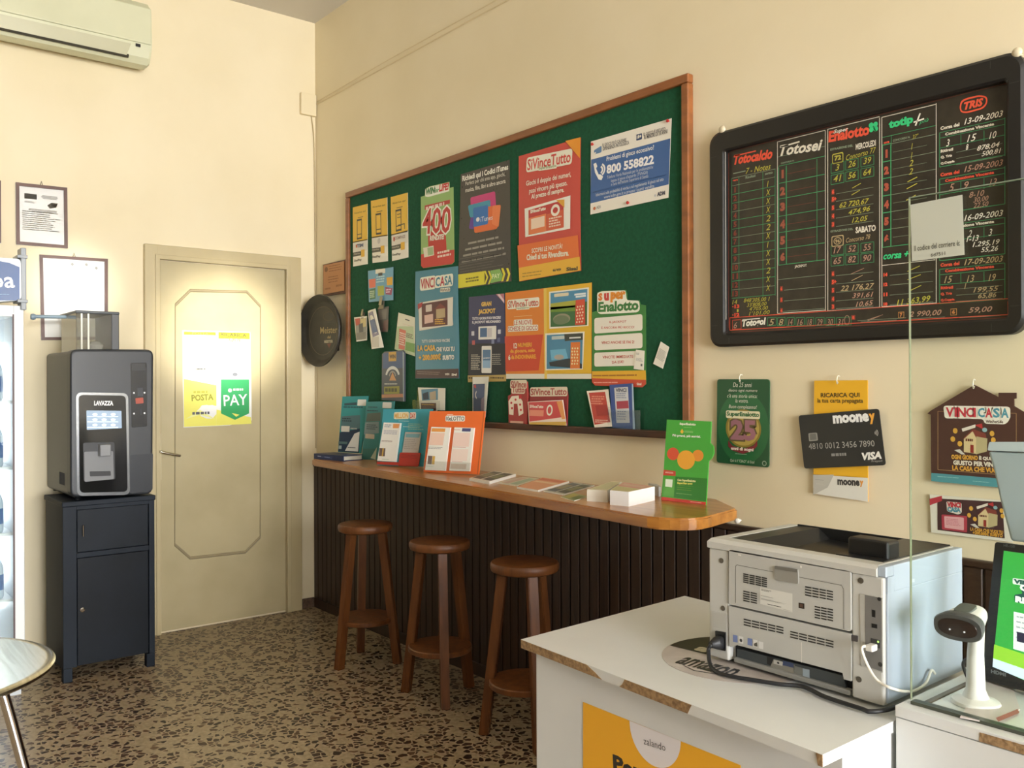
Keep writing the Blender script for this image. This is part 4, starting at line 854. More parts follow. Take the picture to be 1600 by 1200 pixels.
ledge_sheet([(285, 158), (372, 150), (378, 220), (372, 390), (272, 382), (268, 230), (285, 222)], ZG, '9c3a34', 'leaflet_dispenser', 'small dark red die-cut dispenser, left of the wide red one on the board ledge', sv1, th=.010, off=.044, lean=.05)
ledge_sheet([(392, 190), (470, 178), (600, 185), (606, 230), (602, 400), (386, 390)], ZG, '8c2e2e', 'leaflet_dispenser', 'wide dark red dispenser with white lettering, on the board ledge', lambda S: (S.t('SiVinceTutto', 398, 208, 602, 40, ink('a8443c'), y1=206, bold=.03, out=ink('d8ccb4'), ow=.07)), th=.006, lean=.04, off=.037)
def sv3(S): S.q([(385, 265), (570, 258), (580, 350), (390, 375)], ink('c84c4c'), 1); S.t('SiVinceTutto', 392, 288, 470, 18, ink('f0dccc'), bold=.04); S.r(392, 308, 470, 345, ink('dc8c74'), 2); S.ring(505, 310, 14, 26, 7, ink('f0e4d4'), 2); S.q([(390, 378), (600, 375), (598, 398), (392, 390)], ink('c8a44c'), 2); S.q([(545, 262), (575, 255), (595, 360), (575, 362)], ink('e89c5c'), 1.5)
ledge_sheet([(380, 262), (580, 252), (600, 398), (388, 388)], ZG, 'e6d4c4', 'leaflet', 'red and white ticket leaflet standing in the wide dark red dispenser', sv3, off=.049, th=.002, cat='leaflet')
def fo(S): S.q([(728, 228), (820, 222), (850, 395), (760, 410)], ink('b84438')); S.gk(745, 245, 815, 300, 4, ink('d88a74'), 2); S.q([(765, 300), (830, 295), (842, 355), (775, 360)], ink('a03430'), 2); S.gk(765, 380, 845, 405, 2, ink('d8ae9c'), 2)
ledge_sheet([(715, 218), (838, 208), (858, 420), (760, 425)], ZG, 'e6dccb', 'leaflet', 'red and white leaflet leaning beside the blue one on the board ledge', fo, off=.044, th=.002, cat='leaflet', lean=.14)
def bl(S): S.q([(872, 195), (950, 190), (960, 395), (885, 395)], ink('c9cacb')); S.t('VINCI', 880, 208, 942, 22, ink('5a6070'), bold=.04); S.gk(885, 225, 945, 260, 3, ink('8c94a8'), 2); S.q([(885, 272), (952, 268), (955, 312), (888, 315)], ink('a84450'), 2); S.gk(890, 325, 950, 385, 4, ink('8c94a8'), 2); S.q([(972, 172), (980, 175), (990, 430), (978, 430)], ink('a8c0d0'), 1)
ledge_sheet([(845, 178), (975, 170), (988, 432), (862, 420)], ZG, '3c5490', 'leaflet', 'blue leaflet with a white panel standing in the clear box on the board ledge', bl, off=.038, th=.003, cat='leaflet', lean=.05)
lp = thing('leaflet_holder', 'clear plastic box at the right end of the board ledge', 'leaflet holder', W(958, 676, .045))
a = W(720+830*.275, 560+320*.275, .05); b = W(720+1015*.275, 560+428*.275, .05)
bxo('front_plate', (a.x, b.x, -.0455, -.044, ZLED, ZLED+.075), PLEXI, lp, bev=0); bxo('side_plate', (b.x-.0015, b.x, -.044, -.022, ZLED, ZLED+.085), PLEXI, lp, bev=0)
bxo('side_plate', (a.x, a.x+.0015, -.044, -.022, ZLED, ZLED+.085), PLEXI, lp, bev=0)

# ------------------------------------------------------------------ plaque and round tray near the corner
pq = thing('wall_plaque', 'dark wooden plaque with a copper coloured engraved plate above the round tray', 'plaque', W(522, 460))
wsheet([(505, 413.6), (541.2, 405), (541.2, 457.5), (504.4, 463)], two_tone('plaque_wood', '4a2614', '5e321c', 8, .4), d=.018, thick=.015).done('backing', pq)
S = wsheet([(505.5, 414.5), (537.6, 408), (537.8, 454), (505, 460)], ink('b07a4c', .35), d=.0215, thick=.003)
S.zoom(*ZC_); S.el(230, 190, 12, 18, ink('7c5434')); S.gk(250, 165, 345, 200, 3, ink('8c5c38'), fill=.35); S.gk(235, 245, 325, 285, 3, ink('8c5c38'), al='c', fill=.35); S.gk(220, 325, 265, 340, 1, ink('8c5c38')); S.gk(300, 300, 345, 320, 1, ink('8c5c38'))
S.done('engraved_plate', pq)
tr = thing('round_tray', 'round black serving tray with faded gold lettering hung in the corner', 'tray', (.22, -.05, 1.52))
ta = math.radians(7); tn = V((math.sin(ta), -math.cos(ta), 0)).normalized()
tc = V((.205, -.053, W(516, 516, .05).z))
bm = B(); lathe(bm, [(.02, .004), (.172, .004), (.184, .010), (.206, .034), (.217, .040), (.221, .034), (.214, .024), (.190, -.002), (.02, -.004)], tc, 56, tn)
TRAYM = two_tone('worn_black_tray', '24221c', '34312a', 10, .45)
obj('dish', bm, TRAYM, tr, smooth=True)
bm = B()
for k in range(64):
    a0, a1 = 2*math.pi*k/64, 2*math.pi*(k+1)/64; u = V((math.cos(ta), math.sin(ta), 0))
    pt = lambda a, r: tc+u*(r*math.cos(a))+V((0, 0, r*math.sin(a)))+tn*.0045
    prism(bm, [pt(a0, .145), pt(a1, .145), pt(a1, .15), pt(a0, .15)], tn*.0006)
obj('ring_line', bm, m('5c5442', .5), tr)
S = Sheet(tc+tn*.0046, tn, [(507, 505), (530, 503), (530, 548), (507, 550)], TRAYM, thick=.0004, z=(0, 0, 1), e1=(math.cos(ta), math.sin(ta), 0))
S.zoom(480, 360, .2); S.t('Meister', 103, 782, 236, 52, m('a89466', .5), y1=775, bold=.01); S.t('dal', 158, 834, 184, 22, m('a89466', .5), y1=832, bold=.02); S.t('MEISTER', 133, 870, 202, 22, m('b0a68c', .5), y1=866, bold=.05); S.q([(155, 885), (188, 882), (172, 920)], m('6a3a30', .5), 2); S.ring(168, 670, 42, 34, 5, m('4c4636', .5), 1)
S.done('emblem', tr, 'faded gold lettering')
# ================================================================== wooden shelf counter along the right wall
SZ = .983
sh = thing('wall_counter', 'long honey varnished wooden shelf counter under the green board', 'counter', (1.8, -.15, .945))
fl = G(488, 717, SZ); f2 = G(1022, 808.5, SZ); f3 = G(1076, 813.5, SZ); f4 = G(1096, 811, SZ); xe = W(1122, 784).x; ge = G(1150, 795, SZ)
pts = [V((fl.x, -.0005, SZ)), V((fl.x, fl.y, SZ)), V((f2.x-.03, f2.y, SZ))]
p0, p1, p2 = V((f2.x-.03, f2.y, SZ)), V((f3.x+.03, f3.y+.012, SZ)), G(1112, 804.5, SZ)
for k in range(1, 9): t = k/8; pts.append(p0*(1-t)**2+p1*2*t*(1-t)+p2*t*t)
pts += [ge, V((ge.x-.005, ge.y+.012, SZ)), V((xe, -.0005, SZ))]
bm = B(); prism(bm, pts, (0, 0, -.038))
bmesh.ops.bevel(bm, geom=[e for e in bm.edges if abs(e.verts[0].co.z-e.verts[1].co.z) < 1e-5 and min(e.verts[0].co.y, e.verts[1].co.y) < -.02], offset=.006, segments=2, affect='EDGES')
obj('top_board', bm, WOOD_S, sh)
DOWN = V((0, 0, -1))
for x in (.9, 1.9, 2.95):
    bm = B(); prism(bm, [(x, -.029, .9445), (x, -.15, .9445), (x, -.15, .928), (x, -.029, .895)], (.022, 0, 0)); obj('bracket', bm, WOOD_D, sh)
kn = W(1157, 813, .03); bm = B(); lathe(bm, [(.004, 0), (.004, .012), (.009, .014), (.009, .022), (.003, .026)], W(1157, 813, .029), 14, NW); obj('hook_knob', bm, m('e8e4da', .25), sh, smooth=True)

# ---- blue book lying at the left end
bk = thing('book', 'thick dark blue book lying flat at the left end of the wooden counter', 'book', G(525, 714, SZ))
c = [V((G(487, 716.5, SZ).x+.02, G(487, 716.5, SZ).y+.004, SZ)), G(536, 721, SZ)]
d = (c[1]-c[0]).normalized(); nn = V((-d.y, d.x, 0)); dep = .135
BT = .030
def bkbox(u0, u1, v0, v1, z0, z1, name, mat): 
    bm = B(); prism(bm, [c[0]+d*u0+nn*v0+V((0, 0, z0)), c[0]+d*u1+nn*v0+V((0, 0, z0)), c[0]+d*u1+nn*v1+V((0, 0, z0)), c[0]+d*u0+nn*v1+V((0, 0, z0))], (0, 0, z1-z0)); return obj(name, bm, mat, bk)
Lb = (c[1]-c[0]).length
BLU = m('1f2c50', .4); bkbox(0, Lb, 0, dep, 0, .004, 'cover', BLU); bkbox(0, Lb, 0, dep, BT-.004, BT, 'cover', BLU); bkbox(0, Lb, 0, .006, .004, BT-.004, 'spine', BLU); bkbox(.003, Lb-.006, .006, dep-.004, .004, BT-.004, 'page_block', m('c9c2b0', .8))
S = Sheet(c[0]-nn*.0006, V((d.y, -d.x, 0)), [(496, 711.5), (519, 714.5), (519, 717.5), (496, 714)], m('2c3c66', .4), thick=.0004, z=(0, 0, 1)); S.gk(496.5, 712, 504, 714.5, 1, m('b8c0d4'), 1, .8); S.gk(507, 713.5, 518, 716, 1, m('8c98b8'), 1, .8); S.done('spine_lettering', bk)

def stand(name, out, z, bl, br, base, lean, deco, label, th=.004, zb=SZ, rad=0, cat='display', parent=None, keep=-.02, extra=0, z0_=None):
    a, b = G(*bl, zb), G(*br, zb)
    ymax = max(a.y, b.y)+lean*.22
    sft = V((0, min(0, keep-ymax)-extra, 0)); a += sft; b += sft
    d = (b-a).normalized(); n = V((d.y, -d.x, 0)); n = n*math.cos(lean)+V((0, 0, 1))*math.sin(lean)
    S = Sheet(a, n, out, ink(base), thick=th, z=z, rad=rad, e1=d); deco(S)
    hi = max((S.o+S.e1*u+S.e2*v+S.n*h).y for u, v, h in S.v if (S.o+S.e1*u+S.e2*v).z > Z0-.06) if any((S.o+S.e1*u+S.e2*v).z > Z0-.06 for u, v, h in S.v) else -1
    if hi > -.052 and extra < .2: return stand(name, out, z, bl, br, base, lean, deco, label, th, zb, rad, cat, parent, keep, extra+hi+.056)
    o = S.done(name, parent, label, None if parent else cat)
    if not parent: o.location.z += zb-min((o.matrix_basis@v.co).z for v in o.data.vertices)
    return o, (a, n, d)
ZBK = SZ+BT
def t1(S):
    S.q([(290, 348), (388, 340), (388, 362), (290, 366)], ink('27464f'), 1); S.r(395, 318, 458, 368, ink('d8d6cc'), 1, .004); S.gk(285, 372, 440, 388, 1, ink('1f4a52'), 1, .8)
    S.q([(270, 450), (415, 440), (412, 545), (262, 560)], ink('4c6a70'), 1); S.gk(275, 462, 362, 500, 2, ink('20343c'), 2); S.r(268, 525, 330, 572, ink('cfcac0'), 2, .003); S.gk(340, 540, 400, 560, 1, ink('b8b4ac'), 2)
    S.q([(255, 575), (412, 545), (405, 735), (242, 725)], ink('1d2f48'), 1); S.q([(370, 585), (410, 570), (398, 725), (295, 720)], ink('d2cfc8'), 2); S.gk(318, 690, 385, 704, 1, ink('4a4a50'), 3, .6); S.q([(246, 645), (315, 650), (312, 668), (244, 665)], ink('4f6a6c'), 2); S.r(248, 678, 268, 705, ink('9fb0ae'), 2)
stand('display_board', [(275, 295), (478, 291), (420, 740), (240, 728)], ZF, (527.5, 706), (564, 708), '2d8585', .10, t1, 'tall teal display board standing on the blue book at the counter left end', zb=ZBK, keep=-.05)
def t2(S):
    S.r(590, 338, 658, 385, ink('ccc8be'), 1, .004); S.gk(478, 372, 575, 384, 1, ink('27464f'), 1, .8); S.gk(468, 400, 580, 412, 1, ink('27464f'), 1, .8)
    S.q([(470, 425), (575, 418), (572, 485), (460, 490)], ink('54605a'), 1); S.q([(455, 495), (560, 490), (560, 580), (445, 590)], ink('7d9096'), 1); S.gk(465, 510, 555, 560, 3, ink('4c6068'), 2); S.r(455, 585, 525, 625, ink('c4b8a8'), 2, .003); S.q([(432, 700), (540, 700), (538, 785), (425, 782)], ink('35706c'), 1); S.q([(545, 690), (535, 785), (495, 775)], ink('b8c4b0'), 2)
stand('display_board', [(462, 335), (682, 330), (640, 790), (425, 785)], ZF, (565, 717.5), (604, 721), '2f7d7f', .06, t2, 'second teal display board, between the tall teal one and the light blue one', keep=-.05)
def t3(S):
    S.t('MILLION', 682, 440, 790, 42, ink('e3b45c'), y1=438, bold=.06, out=ink('e8dfc4'), ow=.1); S.t('DAY', 805, 440, 846, 40, ink('c8543c'), y1=438, bold=.05, out=ink('e8d8c8'), ow=.14); S.gk(715, 478, 830, 490, 1, ink('a8ccd0'), 2)
    S.gk(790, 500, 920, 560, 4, ink('8fb498'), 1, .4); S.gk(750, 522, 810, 535, 1, ink('c0d4d0'), 1, .5)
    S.q([(722, 738), (880, 738), (865, 838), (712, 832)], ink('b03a2c'), 2)
mil, mf = stand('display_board', [(595, 389), (980, 386), (905, 838), (545, 826)], ZF, (589, 727), (662, 732.5), '3f9aa8', .10, t3, 'light blue display board with yellow lettering, left of the orange one', th=.006, keep=-.05)
def t4(S):
    S.t('10eLOTTO', 1085, 470, 1228, 34, ink('4c443c'), y1=470, bold=.04, out=ink('efe6da'), ow=.16); S.gk(1095, 436, 1150, 446, 1, ink('efd8c4'), 2, .6)
    S.q([(1335, 905), (1325, 905), (1378, 415), (1386, 415)], ink('b85a2c'), 1)  # darker strip: shade on the thick right side, painted on
ora, of = stand('display_board', [(958, 412), (1386, 412), (1336, 908), (908, 886)], ZF, (661.5, 737.5), (747, 743), 'dd6a2e', .10, t4, 'bright orange display board holding two slips on the wooden counter', th=.010, keep=-.05)
def slip(frame, out, name, label, deco, lift=.012, th=.008, base='e8e4da', z=ZF):
    a, n, d = frame; S = Sheet(a+n*lift, n, out, ink(base), thick=th, z=z, e1=d); deco(S)
    o = S.done(name, None, label, 'leaflet')
    dz = SZ-min((o.matrix_basis@v.co).z for v in o.data.vertices)
    if dz > 0: o.location.z += dz
    return o
def s1(S):
    S.q([(672, 510), (722, 512), (715, 545), (670, 545)], ink('e09a5c'), 1); S.gk(605, 515, 660, 545, 2, ink('8c94a4'), 1); S.gk(600, 560, 710, 600, 3, ink('b4b4bc'), 1); S.gk(582, 640, 690, 660, 2, ink('8a6a64'), 1, .4); S.q([(565, 700), (612, 702), (606, 765), (560, 762)], ink('6a5a54'), 1); S.q([(590, 702), (600, 702), (592, 765), (582, 764)], ink('c8a44c'), 2); S.gk(585, 785, 650, 795, 1, ink('9cc0a8'), 1)
slip(mf, [(598, 500), (728, 505), (690, 808), (547, 800)], 'leaflet_stack', 'white printed slip standing at the left of the light blue display board', s1, th=.010)
slip(mf, [(766, 575), (890, 578), (865, 740), (742, 735)], 'leaflet_stack', 'grey printed slip standing in the red pocket of the light blue display board', lambda S: (S.q([(772, 588), (882, 590), (876, 620), (768, 616)], ink('7aa8b0'), 1), S.gk(762, 630, 865, 720, 6, ink('9c9890'), 1, .4)), base='b9b5ac', lift=.009, th=.004)
a_, n_, d_ = mf; S = Sheet(a_+n_*.016, n_, [(725, 735), (882, 738), (866, 840), (712, 834)], ink('b03a2c'), thick=.006, z=ZF, e1=d_); S.gk(735, 750, 865, 790, 3, ink('8c2e28'), 1, .4)
S.done('pocket', mil)
S = Sheet(a_+n_*.018, n_, [(545, 806), (712, 812), (710, 834), (543, 828)], ink('b03a2c'), thick=.010, z=ZF, e1=d_); S.done('front_lip', mil)
def s2(S):
    S.q([(975, 545), (1080, 548), (1075, 575), (970, 572)], ink('e09a4c'), 1); S.q([(968, 580), (1075, 582), (1060, 680), (952, 676)], ink('e4c4b0'), 1); S.gk(945, 690, 1070, 715, 2, ink('8c8a88'), 1, .4); S.q([(945, 760), (978, 762), (972, 828), (940, 825)], ink('6a5a54'), 1); S.q([(980, 762), (1000, 763), (994, 828), (974, 827)], ink('c8a44c'), 1); S.gk(930, 840, 1010, 850, 1, ink('9cc0a8'), 1)
slip(of, [(970, 535), (1118, 540), (1078, 878), (920, 872)], 'leaflet_stack', 'white and peach slip at the left of the bright orange display board', s2)
def s3(S): S.q([(1212, 545), (1280, 547), (1276, 572), (1208, 570)], ink('4c4c74'), 1); S.q([(1150, 580), (1275, 582), (1262, 690), (1136, 686)], ink('ecccc0'), 1); S.gk(1150, 555, 1205, 565, 1, ink('d07a6c'), 1); S.gk(1140, 690, 1255, 702, 1, ink('c8746c'), 1); S.q([(1135, 708), (1260, 710), (1248, 800), (1125, 798)], ink('eed4c8'), 1); S.gk(1130, 802, 1240, 814, 1, ink('d48a80'), 1); S.q([(1122, 822), (1245, 826), (1240, 865), (1118, 862)], ink('cfc0b0'), 1)
slip(of, [(1150, 538), (1305, 543), (1268, 882), (1110, 876)], 'leaflet_stack', 'white and pink slip at the right of the bright orange display board', s3)
def acr(frame, out, par): a, n, d = frame; S = Sheet(a+n*.020, n, out, PLEXI, thick=.0015, z=ZF, e1=d); S.done('clear_pocket', par)
acr(of, [(910, 800), (1280, 815), (1272, 885), (902, 872)], ora)
# green display board at the right end
ZH = (1020, 640, .13333)
def t5(S):
    S.q([(108, 1022), (624, 1085), (620, 1118), (98, 1060)], ink('c03a30'), 1); S.gk(440, 1085, 580, 1092, 1, ink('e8b8a8'), 2, .7)
    S.q([(268, 785), (640, 808), (622, 1075), (248, 1030)], ink('2f7a2c'), 1); S.q([(130, 705), (270, 722), (268, 780), (122, 770)], ink('c04434'), 2); S.gk(150, 728, 250, 756, 2, ink('e8c4b4'), 3, .5)
    S.q([(135, 800), (262, 812), (246, 1025), (112, 1008)], ink('5aa044'), 2); S.q([(152, 815), (235, 822), (228, 912), (148, 902)], ink('d8e4d0'), 3)
    S.t('SuperEnalotto', 315, 170, 505, 36, ink('e4ecd0'), y1=178, bold=.06); S.gk(365, 206, 460, 216, 1, ink('a8cc8c'), 1, .5)
    S.q([(345, 225), (365, 262), (345, 284), (322, 262)], ink('e4b83c'), 2); S.gk(372, 250, 480, 280, 2, ink('a8cc8c'), 2, .4)
    S.t('Più premi, più sorrisi.', 232, 305, 562, 36, ink('eaf0dc'), y1=322, bold=.04)
    S.el(390, 590, 105, 112, ink('dfa034'), 2); S.el(238, 520, 70, 74, ink('cf5236'), 1.6); S.el(530, 540, 66, 68, ink('d88a34'), 1.6)
    S.t('Con SuperEnalotto', 290, 828, 505, 34, ink('e0e0a0'), y1=842, bold=.05, Ly=3); S.t('SuperStar puoi', 288, 862, 465, 30, ink('e0dc6c'), y1=872, bold=.05, Ly=3)
    for y in (895, 920, 945): S.gk(286, y-10, 480, y+8, 1, ink('c8cc3c'), 3, .6)
    S.gk(275, 990, 530, 1005, 1, ink('8cb46c'), 3, .4)
gd, gf = stand('display_board', [(165, 118), (683, 140), (672, 390), (708, 430), (715, 510), (690, 570), (652, 605), (622, 1118), (98, 1060), (128, 700)], ZH, (1033.5, 781.5), (1102, 789.5), '45a03a', .10, t5, 'green lottery display board standing at the right end of the wooden counter', th=.005, keep=-.05)
# ---- papers on the counter
ZP = (720, 720, .2)
def paper(name, out, z, t0, th, base, label, deco=None, edge=None, group=None, cat='leaflet'):
    S = Sheet((0, 0, SZ+t0+th), NZ, out, ink(base), thick=th, z=z, edge=ink(edge or 'ece8de')); 
    if deco: deco(S)
    o = S.done(name, None, label, cat, group)
    ys = [v.co.y+o.location.y for v in o.data.vertices]; lo_, hi_ = min(ys), max(ys)
    if hi_ > -.03:     # keep clear of the wall
        for v in o.data.vertices: v.co.y = lo_+(v.co.y+o.location.y-lo_)*(-.03-lo_)/(hi_-lo_)-o.location.y
    return o
def pk(c1_, c2_):
    def f(S): S.fr(.04, .08, .46, .92, ink(c1_)); S.fr(.54, .08, .96, .92, ink(c2_)); S.fr(.1, .3, .4, .7, ink('8a8468'), 2); S.fr(.6, .3, .9, .7, ink('7c805c'), 2)
    return f
paper('leaflet_stack', [(385, 69), (545, 92), (222, 162), (75, 134)], ZP, 0, .012, 'd8d2c2', 'flat white leaflet stack with dark pictures, nearest the orange display board', pk('5a5a50', '4c4c48'))
paper('leaflet', [(560, 118), (690, 130), (436, 195), (285, 172)], ZP, 0, .002, 'ccc8b4', 'pale green leaflet lying flat beside the leaflet stack nearest the orange board', lambda S: (S.fr(.08, .1, .45, .9, ink('c4a898')), S.fr(.55, .1, .92, .9, ink('9cb098'))))
paper('leaflet_stack', [(730, 122), (935, 150), (605, 228), (440, 202)], ZP, .0, .008, 'd99a72', 'flat orange and white leaflets in the middle of the wooden counter', lambda S: (S.fr(.05, .06, .95, .24, ink('c86a4c')), S.fr(.05, .32, .95, .44, ink('e4c4a4'))))
paper('leaflet', [(955, 160), (1115, 184), (805, 262), (650, 234)], ZP, .0, .004, 'b0b4ac', 'leaflet with dark fruit pictures between the orange leaflets and the white stack', pk('4a5460', '3f4a44'))
paper('leaflet', [(880, 250), (995, 278), (885, 312), (780, 282)], ZP, .0, .002, '8c9468', 'small green and yellow leaflet at the front edge of the wooden counter', lambda S: (S.fr(.1, .15, .5, .85, ink('a8a050')), S.fr(.55, .2, .9, .8, ink('6a7c4c'))))
paper('paper_stack', [(1180, 160), (1256, 163), (1146, 232), (985, 223)], ZP, 0, .042, 'd8ceae', 'pale yellow topped paper stack behind the tall white paper stack', lambda S: S.fr(.1, .1, .9, .9, ink('c8c49a')), edge='dcd8cc', cat='paper stack')
paper('paper_stack', [(1270, 164), (1515, 200), (1312, 243), (1165, 230)], ZP, 0, .050, 'd4c8a4', 'tall white paper stack with a pink and yellow top sheet beside the green board', lambda S: (S.fr(.04, .05, .96, .5, ink('d49a8c')), S.fr(.04, .55, .96, .95, ink('c8c08a')), S.fr(.1, .15, .9, .4, ink('d8b4a0'), 2)), edge='f0eee8', cat='paper stack')
paper('paper_stack', [(1500, 172), (1570, 176), (1572, 200), (1545, 204)], ZP, 0, .036, 'b4b6b0', 'grey paper stack half hidden between the tall white stack and green board', edge='b8bab8', cat='paper stack')

# ------------------------------------------------------------------ three bar stools
def stool_parts(r, rot0):
    x0, y0 = r.location.x, r.location.y
    bm = B(); lathe(bm, [(.12, .658), (.133, .664), (.137, .675), (.137, .688), (.132, .697), (.124, .700)], (x0, y0, 0), 48); obj('seat', bm, WOOD_ST, r, smooth=True)
    for k in range(3):
        a = rot0+k*2*math.pi/3; u = V((math.cos(a), math.sin(a), 0)); s_ = V((-u.y, u.x, 0)); w_ = .0195
        bm = B(); top = V((x0, y0, .66))+u*.088; bot = V((x0, y0, 0))+u*.168
        vs = [[bm.verts.new(p+u*du+s_*ds) for du, ds in ((-w_, -w_), (w_, -w_), (w_, w_), (-w_, w_))] for p in (bot, top)]
        for i in range(4): bm.faces.new((vs[0][i], vs[0][(i+1) % 4], vs[1][(i+1) % 4], vs[1][i]))
        bm.faces.new(vs[0][::-1]); bm.faces.new(vs[1]); bmesh.ops.bevel(bm, geom=bm.edges[:], offset=.003, segments=2, affect='EDGES'); obj('leg', bm, WOOD_ST, r)
    bm = B(); lathe(bm, [(.138, .205), (.143, .209), (.143, .226), (.138, .230)], (x0, y0, 0), 40); obj('footrest', bm, WOOD_ST, r, smooth=True)
st = thing('bar_stool', 'round seated three-legged wooden bar stool nearest the room corner', 'stool', (1.185, -.325, 0), 'bar stools at the wooden counter')
stool_parts(st, math.radians(-80))
s2_ = dup(st, (1.835, -.315, 0), math.radians(-67)); s2_['label'] = 'middle one of the three round wooden bar stools under the counter'
s3_ = dup(st, (2.444, -.325, 0), math.radians(-62)); s3_['label'] = 'round wooden bar stool nearest the white table, partly hidden by it'

# ------------------------------------------------------------------ black results board
ck = thing('results_board', 'large black lottery results board in a thick black rounded frame', 'results board', W(1360, 530))
BF = m('1c1b19', .4); PN = two_tone('dark_brown_black_panel', '302c24', '39342a', 30, .32)
q = [W(1117, 209), W(1608, 86), W(1608, 524), W(1117.5, 541.5)]
bx0, bx1 = q[0].x, q[1].x; bz0, bz1 = (q[2].z+q[3].z)/2, (q[0].z+q[1].z)/2
iq = [W(1137.5, 237, .012), W(1578, 128, .012), W(1577, 499, .012), W(1136.5, 521, .012)]
ix0, ix1 = iq[0].x, iq[1].x; iz0, iz1 = (iq[2].z+iq[3].z)/2, (iq[0].z+iq[1].z)/2
bm = B(); N_ = 8; R_o, R_i = .045, .012
def rr(x0, x1, z0, z1, r, y): return [V((cx_+r*math.cos(math.radians(a0+90*k/N_)), y, cz_+r*math.sin(math.radians(a0+90*k/N_)))) for cx_, cz_, a0 in ((x1-r, z1-r, 0), (x0+r, z1-r, 90), (x0+r, z0+r, 180), (x1-r, z0+r, 270)) for k in range(N_+1)]
lo = [rr(bx0, bx1, bz0, bz1, R_o, -.003), rr(bx0, bx1, bz0, bz1, R_o, -.030), rr(bx0+.008, bx1-.008, bz0+.008, bz1-.008, R_o, -.036), rr(ix0-.006, ix1+.006, iz0-.006, iz1+.006, R_i, -.036), rr(ix0, ix1, iz0, iz1, R_i, -.030), rr(ix0, ix1, iz0, iz1, R_i, -.003)]
lv = [[bm.verts.new(p) for p in r] for r in lo]
for i in range(len(lv)):
    a, b = lv[i], lv[(i+1) % len(lv)]
    for k in range(len(a)): bm.faces.new((a[k], a[(k+1) % len(a)], b[(k+1) % len(a)], b[k]))
obj('frame', bm, BF, ck)
SEAM = m('3a3833', .5)
for xx in (bx0+.085, bx1-.085):
    for za, zb2 in ((bz1-.030, bz1-.010), (bz0+.010, bz0+.030)): bxo('corner_seam', (xx, xx+.0015, -.0366, -.030, za, zb2), SEAM, ck, bev=0)
for zz in (bz0+.075, bz1-.085):
    for xa, xb in ((bx0+.010, bx0+.035), (bx1-.035, bx1-.010)): bxo('corner_seam', (xa, xb, -.0366, -.030, zz, zz+.0015), SEAM, ck, bev=0)
S = wsheet([(1136, 236), (1580, 126), (1579, 500), (1135, 522)], PN, d=.012, thick=.008)
RD, GN, WT, YL, BG, PK = [m(h, .6, gain=1.15) for h in ('d95238', '3f9c66', 'd6d0be', 'b3ad42', 'b5a076', 'b08a74')]
DR, LG = m('7c3a2c', .6, gain=1.15), m('7f8f78', .6, gain=1.15); BRT = m('e4dfd0', .6, gain=1.15); GB = m('35c07a', .6, gain=1.15)
Z4, Z5, Z6, Z7 = (1100, 60, .21661), (1340, 60, .21667), (1100, 300, .21661), (1340, 280, .21667)
Zm = lambda z: S.zoom(*z)
Zm(Z4)
# outer thin border
S.hl(170, 806, 1390+1108, 4, DR); S.hl(182, 818, 1390+1108, 2, DR)
S.vl(178, 815, 2090, 4, DR)
# first column
S.t('Totocalcio', 215, 878, 495, 74, RD, y1=830, bold=.045, shear=.25); S.ln(222, 848, 375, 812, 9, RD, 2)
S.t('7 - Notes', 302, 958, 482, 42, YL, y1=922, shear=.3); S.hl(210, 976, 300, 6, LG)
S.hl(200, 1010, 515, 3, LG); S.vl(200, 1010, 1865, 3, GN); S.vl(252, 1000, 1865, 3, GN); S.vl(425, 965, 1865, 3, GN); S.vl(513, 940, 1855, 3, GN)
S.t('gare', 207, 1030, 245, 14, RD, bold=.04); S.t('Risultati', 300, 1004, 372, 20, LG, bold=.03); S.t('segno', 440, 983, 496, 20, LG, bold=.03)
marks = '1XXX22X1XX2XX'
for n in range(13):
    yl = 1108+110+(n-2)*62.5; S.hl(200, yl-28, 513, 2.6, GN if n % 3 else LG); S.t(str(n+1), (220 if n == 0 else 214) if n < 9 else 206, yl, (230 if n == 0 else 236) if n < 9 else 246, 40, DR, bold=.04)
    S.t(marks[n], 448 if marks[n] != '1' else 456, yl-42, 480 if marks[n] != '1' else 466, 42, YL, shear=.25)
S.hl(200, 1108+768, 513, 3, GN)
Zm(Z6)
S.t('14', 205, 795, 240, 32, YL, shear=.2); S.t("848'305,00 1", 288, 785, 475, 34, YL, y1=772, shear=.25); S.t("33'808,00", 310, 818, 452, 32, YL, y1=806, shear=.25); S.t("4'705,00", 328, 846, 462, 32, YL, y1=836, shear=.25); S.t("1'101,00", 325, 880, 474, 34, YL, y1=868, shear=.25)
S.t('·13', 204, 828, 256, 28, RD, bold=.06); S.t('·12', 204, 888, 256, 28, RD, bold=.06); S.t('1', 238, 856, 250, 20, YL)
# second column
Zm(Z4)
S.vl(530, 745, 1108+876, 4.5, WT); S.vl(875, 665, 1108+858, 4.5, WT); S.hl(530, 747, 875, 4.5, WT); S.hl(530, 1108+876, 875, 4.5, WT)
S.t('Totosei', 545, 812, 855, 80, WT, y1=765, bold=.03, shear=.25); S.ln(552, 785, 690, 745, 11, WT, 2)
S.hl(532, 856, 873, 3, LG); S.t('CONCORSO N.', 555, 902, 652, 12, LG, bold=.03); S.vl(815, 868, 1108+500, 3, GN)
for n, y in enumerate((980, 1105, 1218, 1343, 1460, 1578)):
    S.hl(538, y-58, 873, 3.5, GN); S.hl(600, y-2, 805, 2, DR)
    S.t(str(n+1), 550 if n else 560, y, 586 if n else 576, 62, RD if n < 0 else m('a05a44', .6), bold=.07)
S.vl(538, 930, 1108+528, 6, GN); S.vl(594, 918, 1108+522, 6, GN); S.hl(538, 1108+528, 873, 4, GN)
Zm(Z6); S.t('JACKPOT', 655, 541, 742, 24, WT, bold=.03)
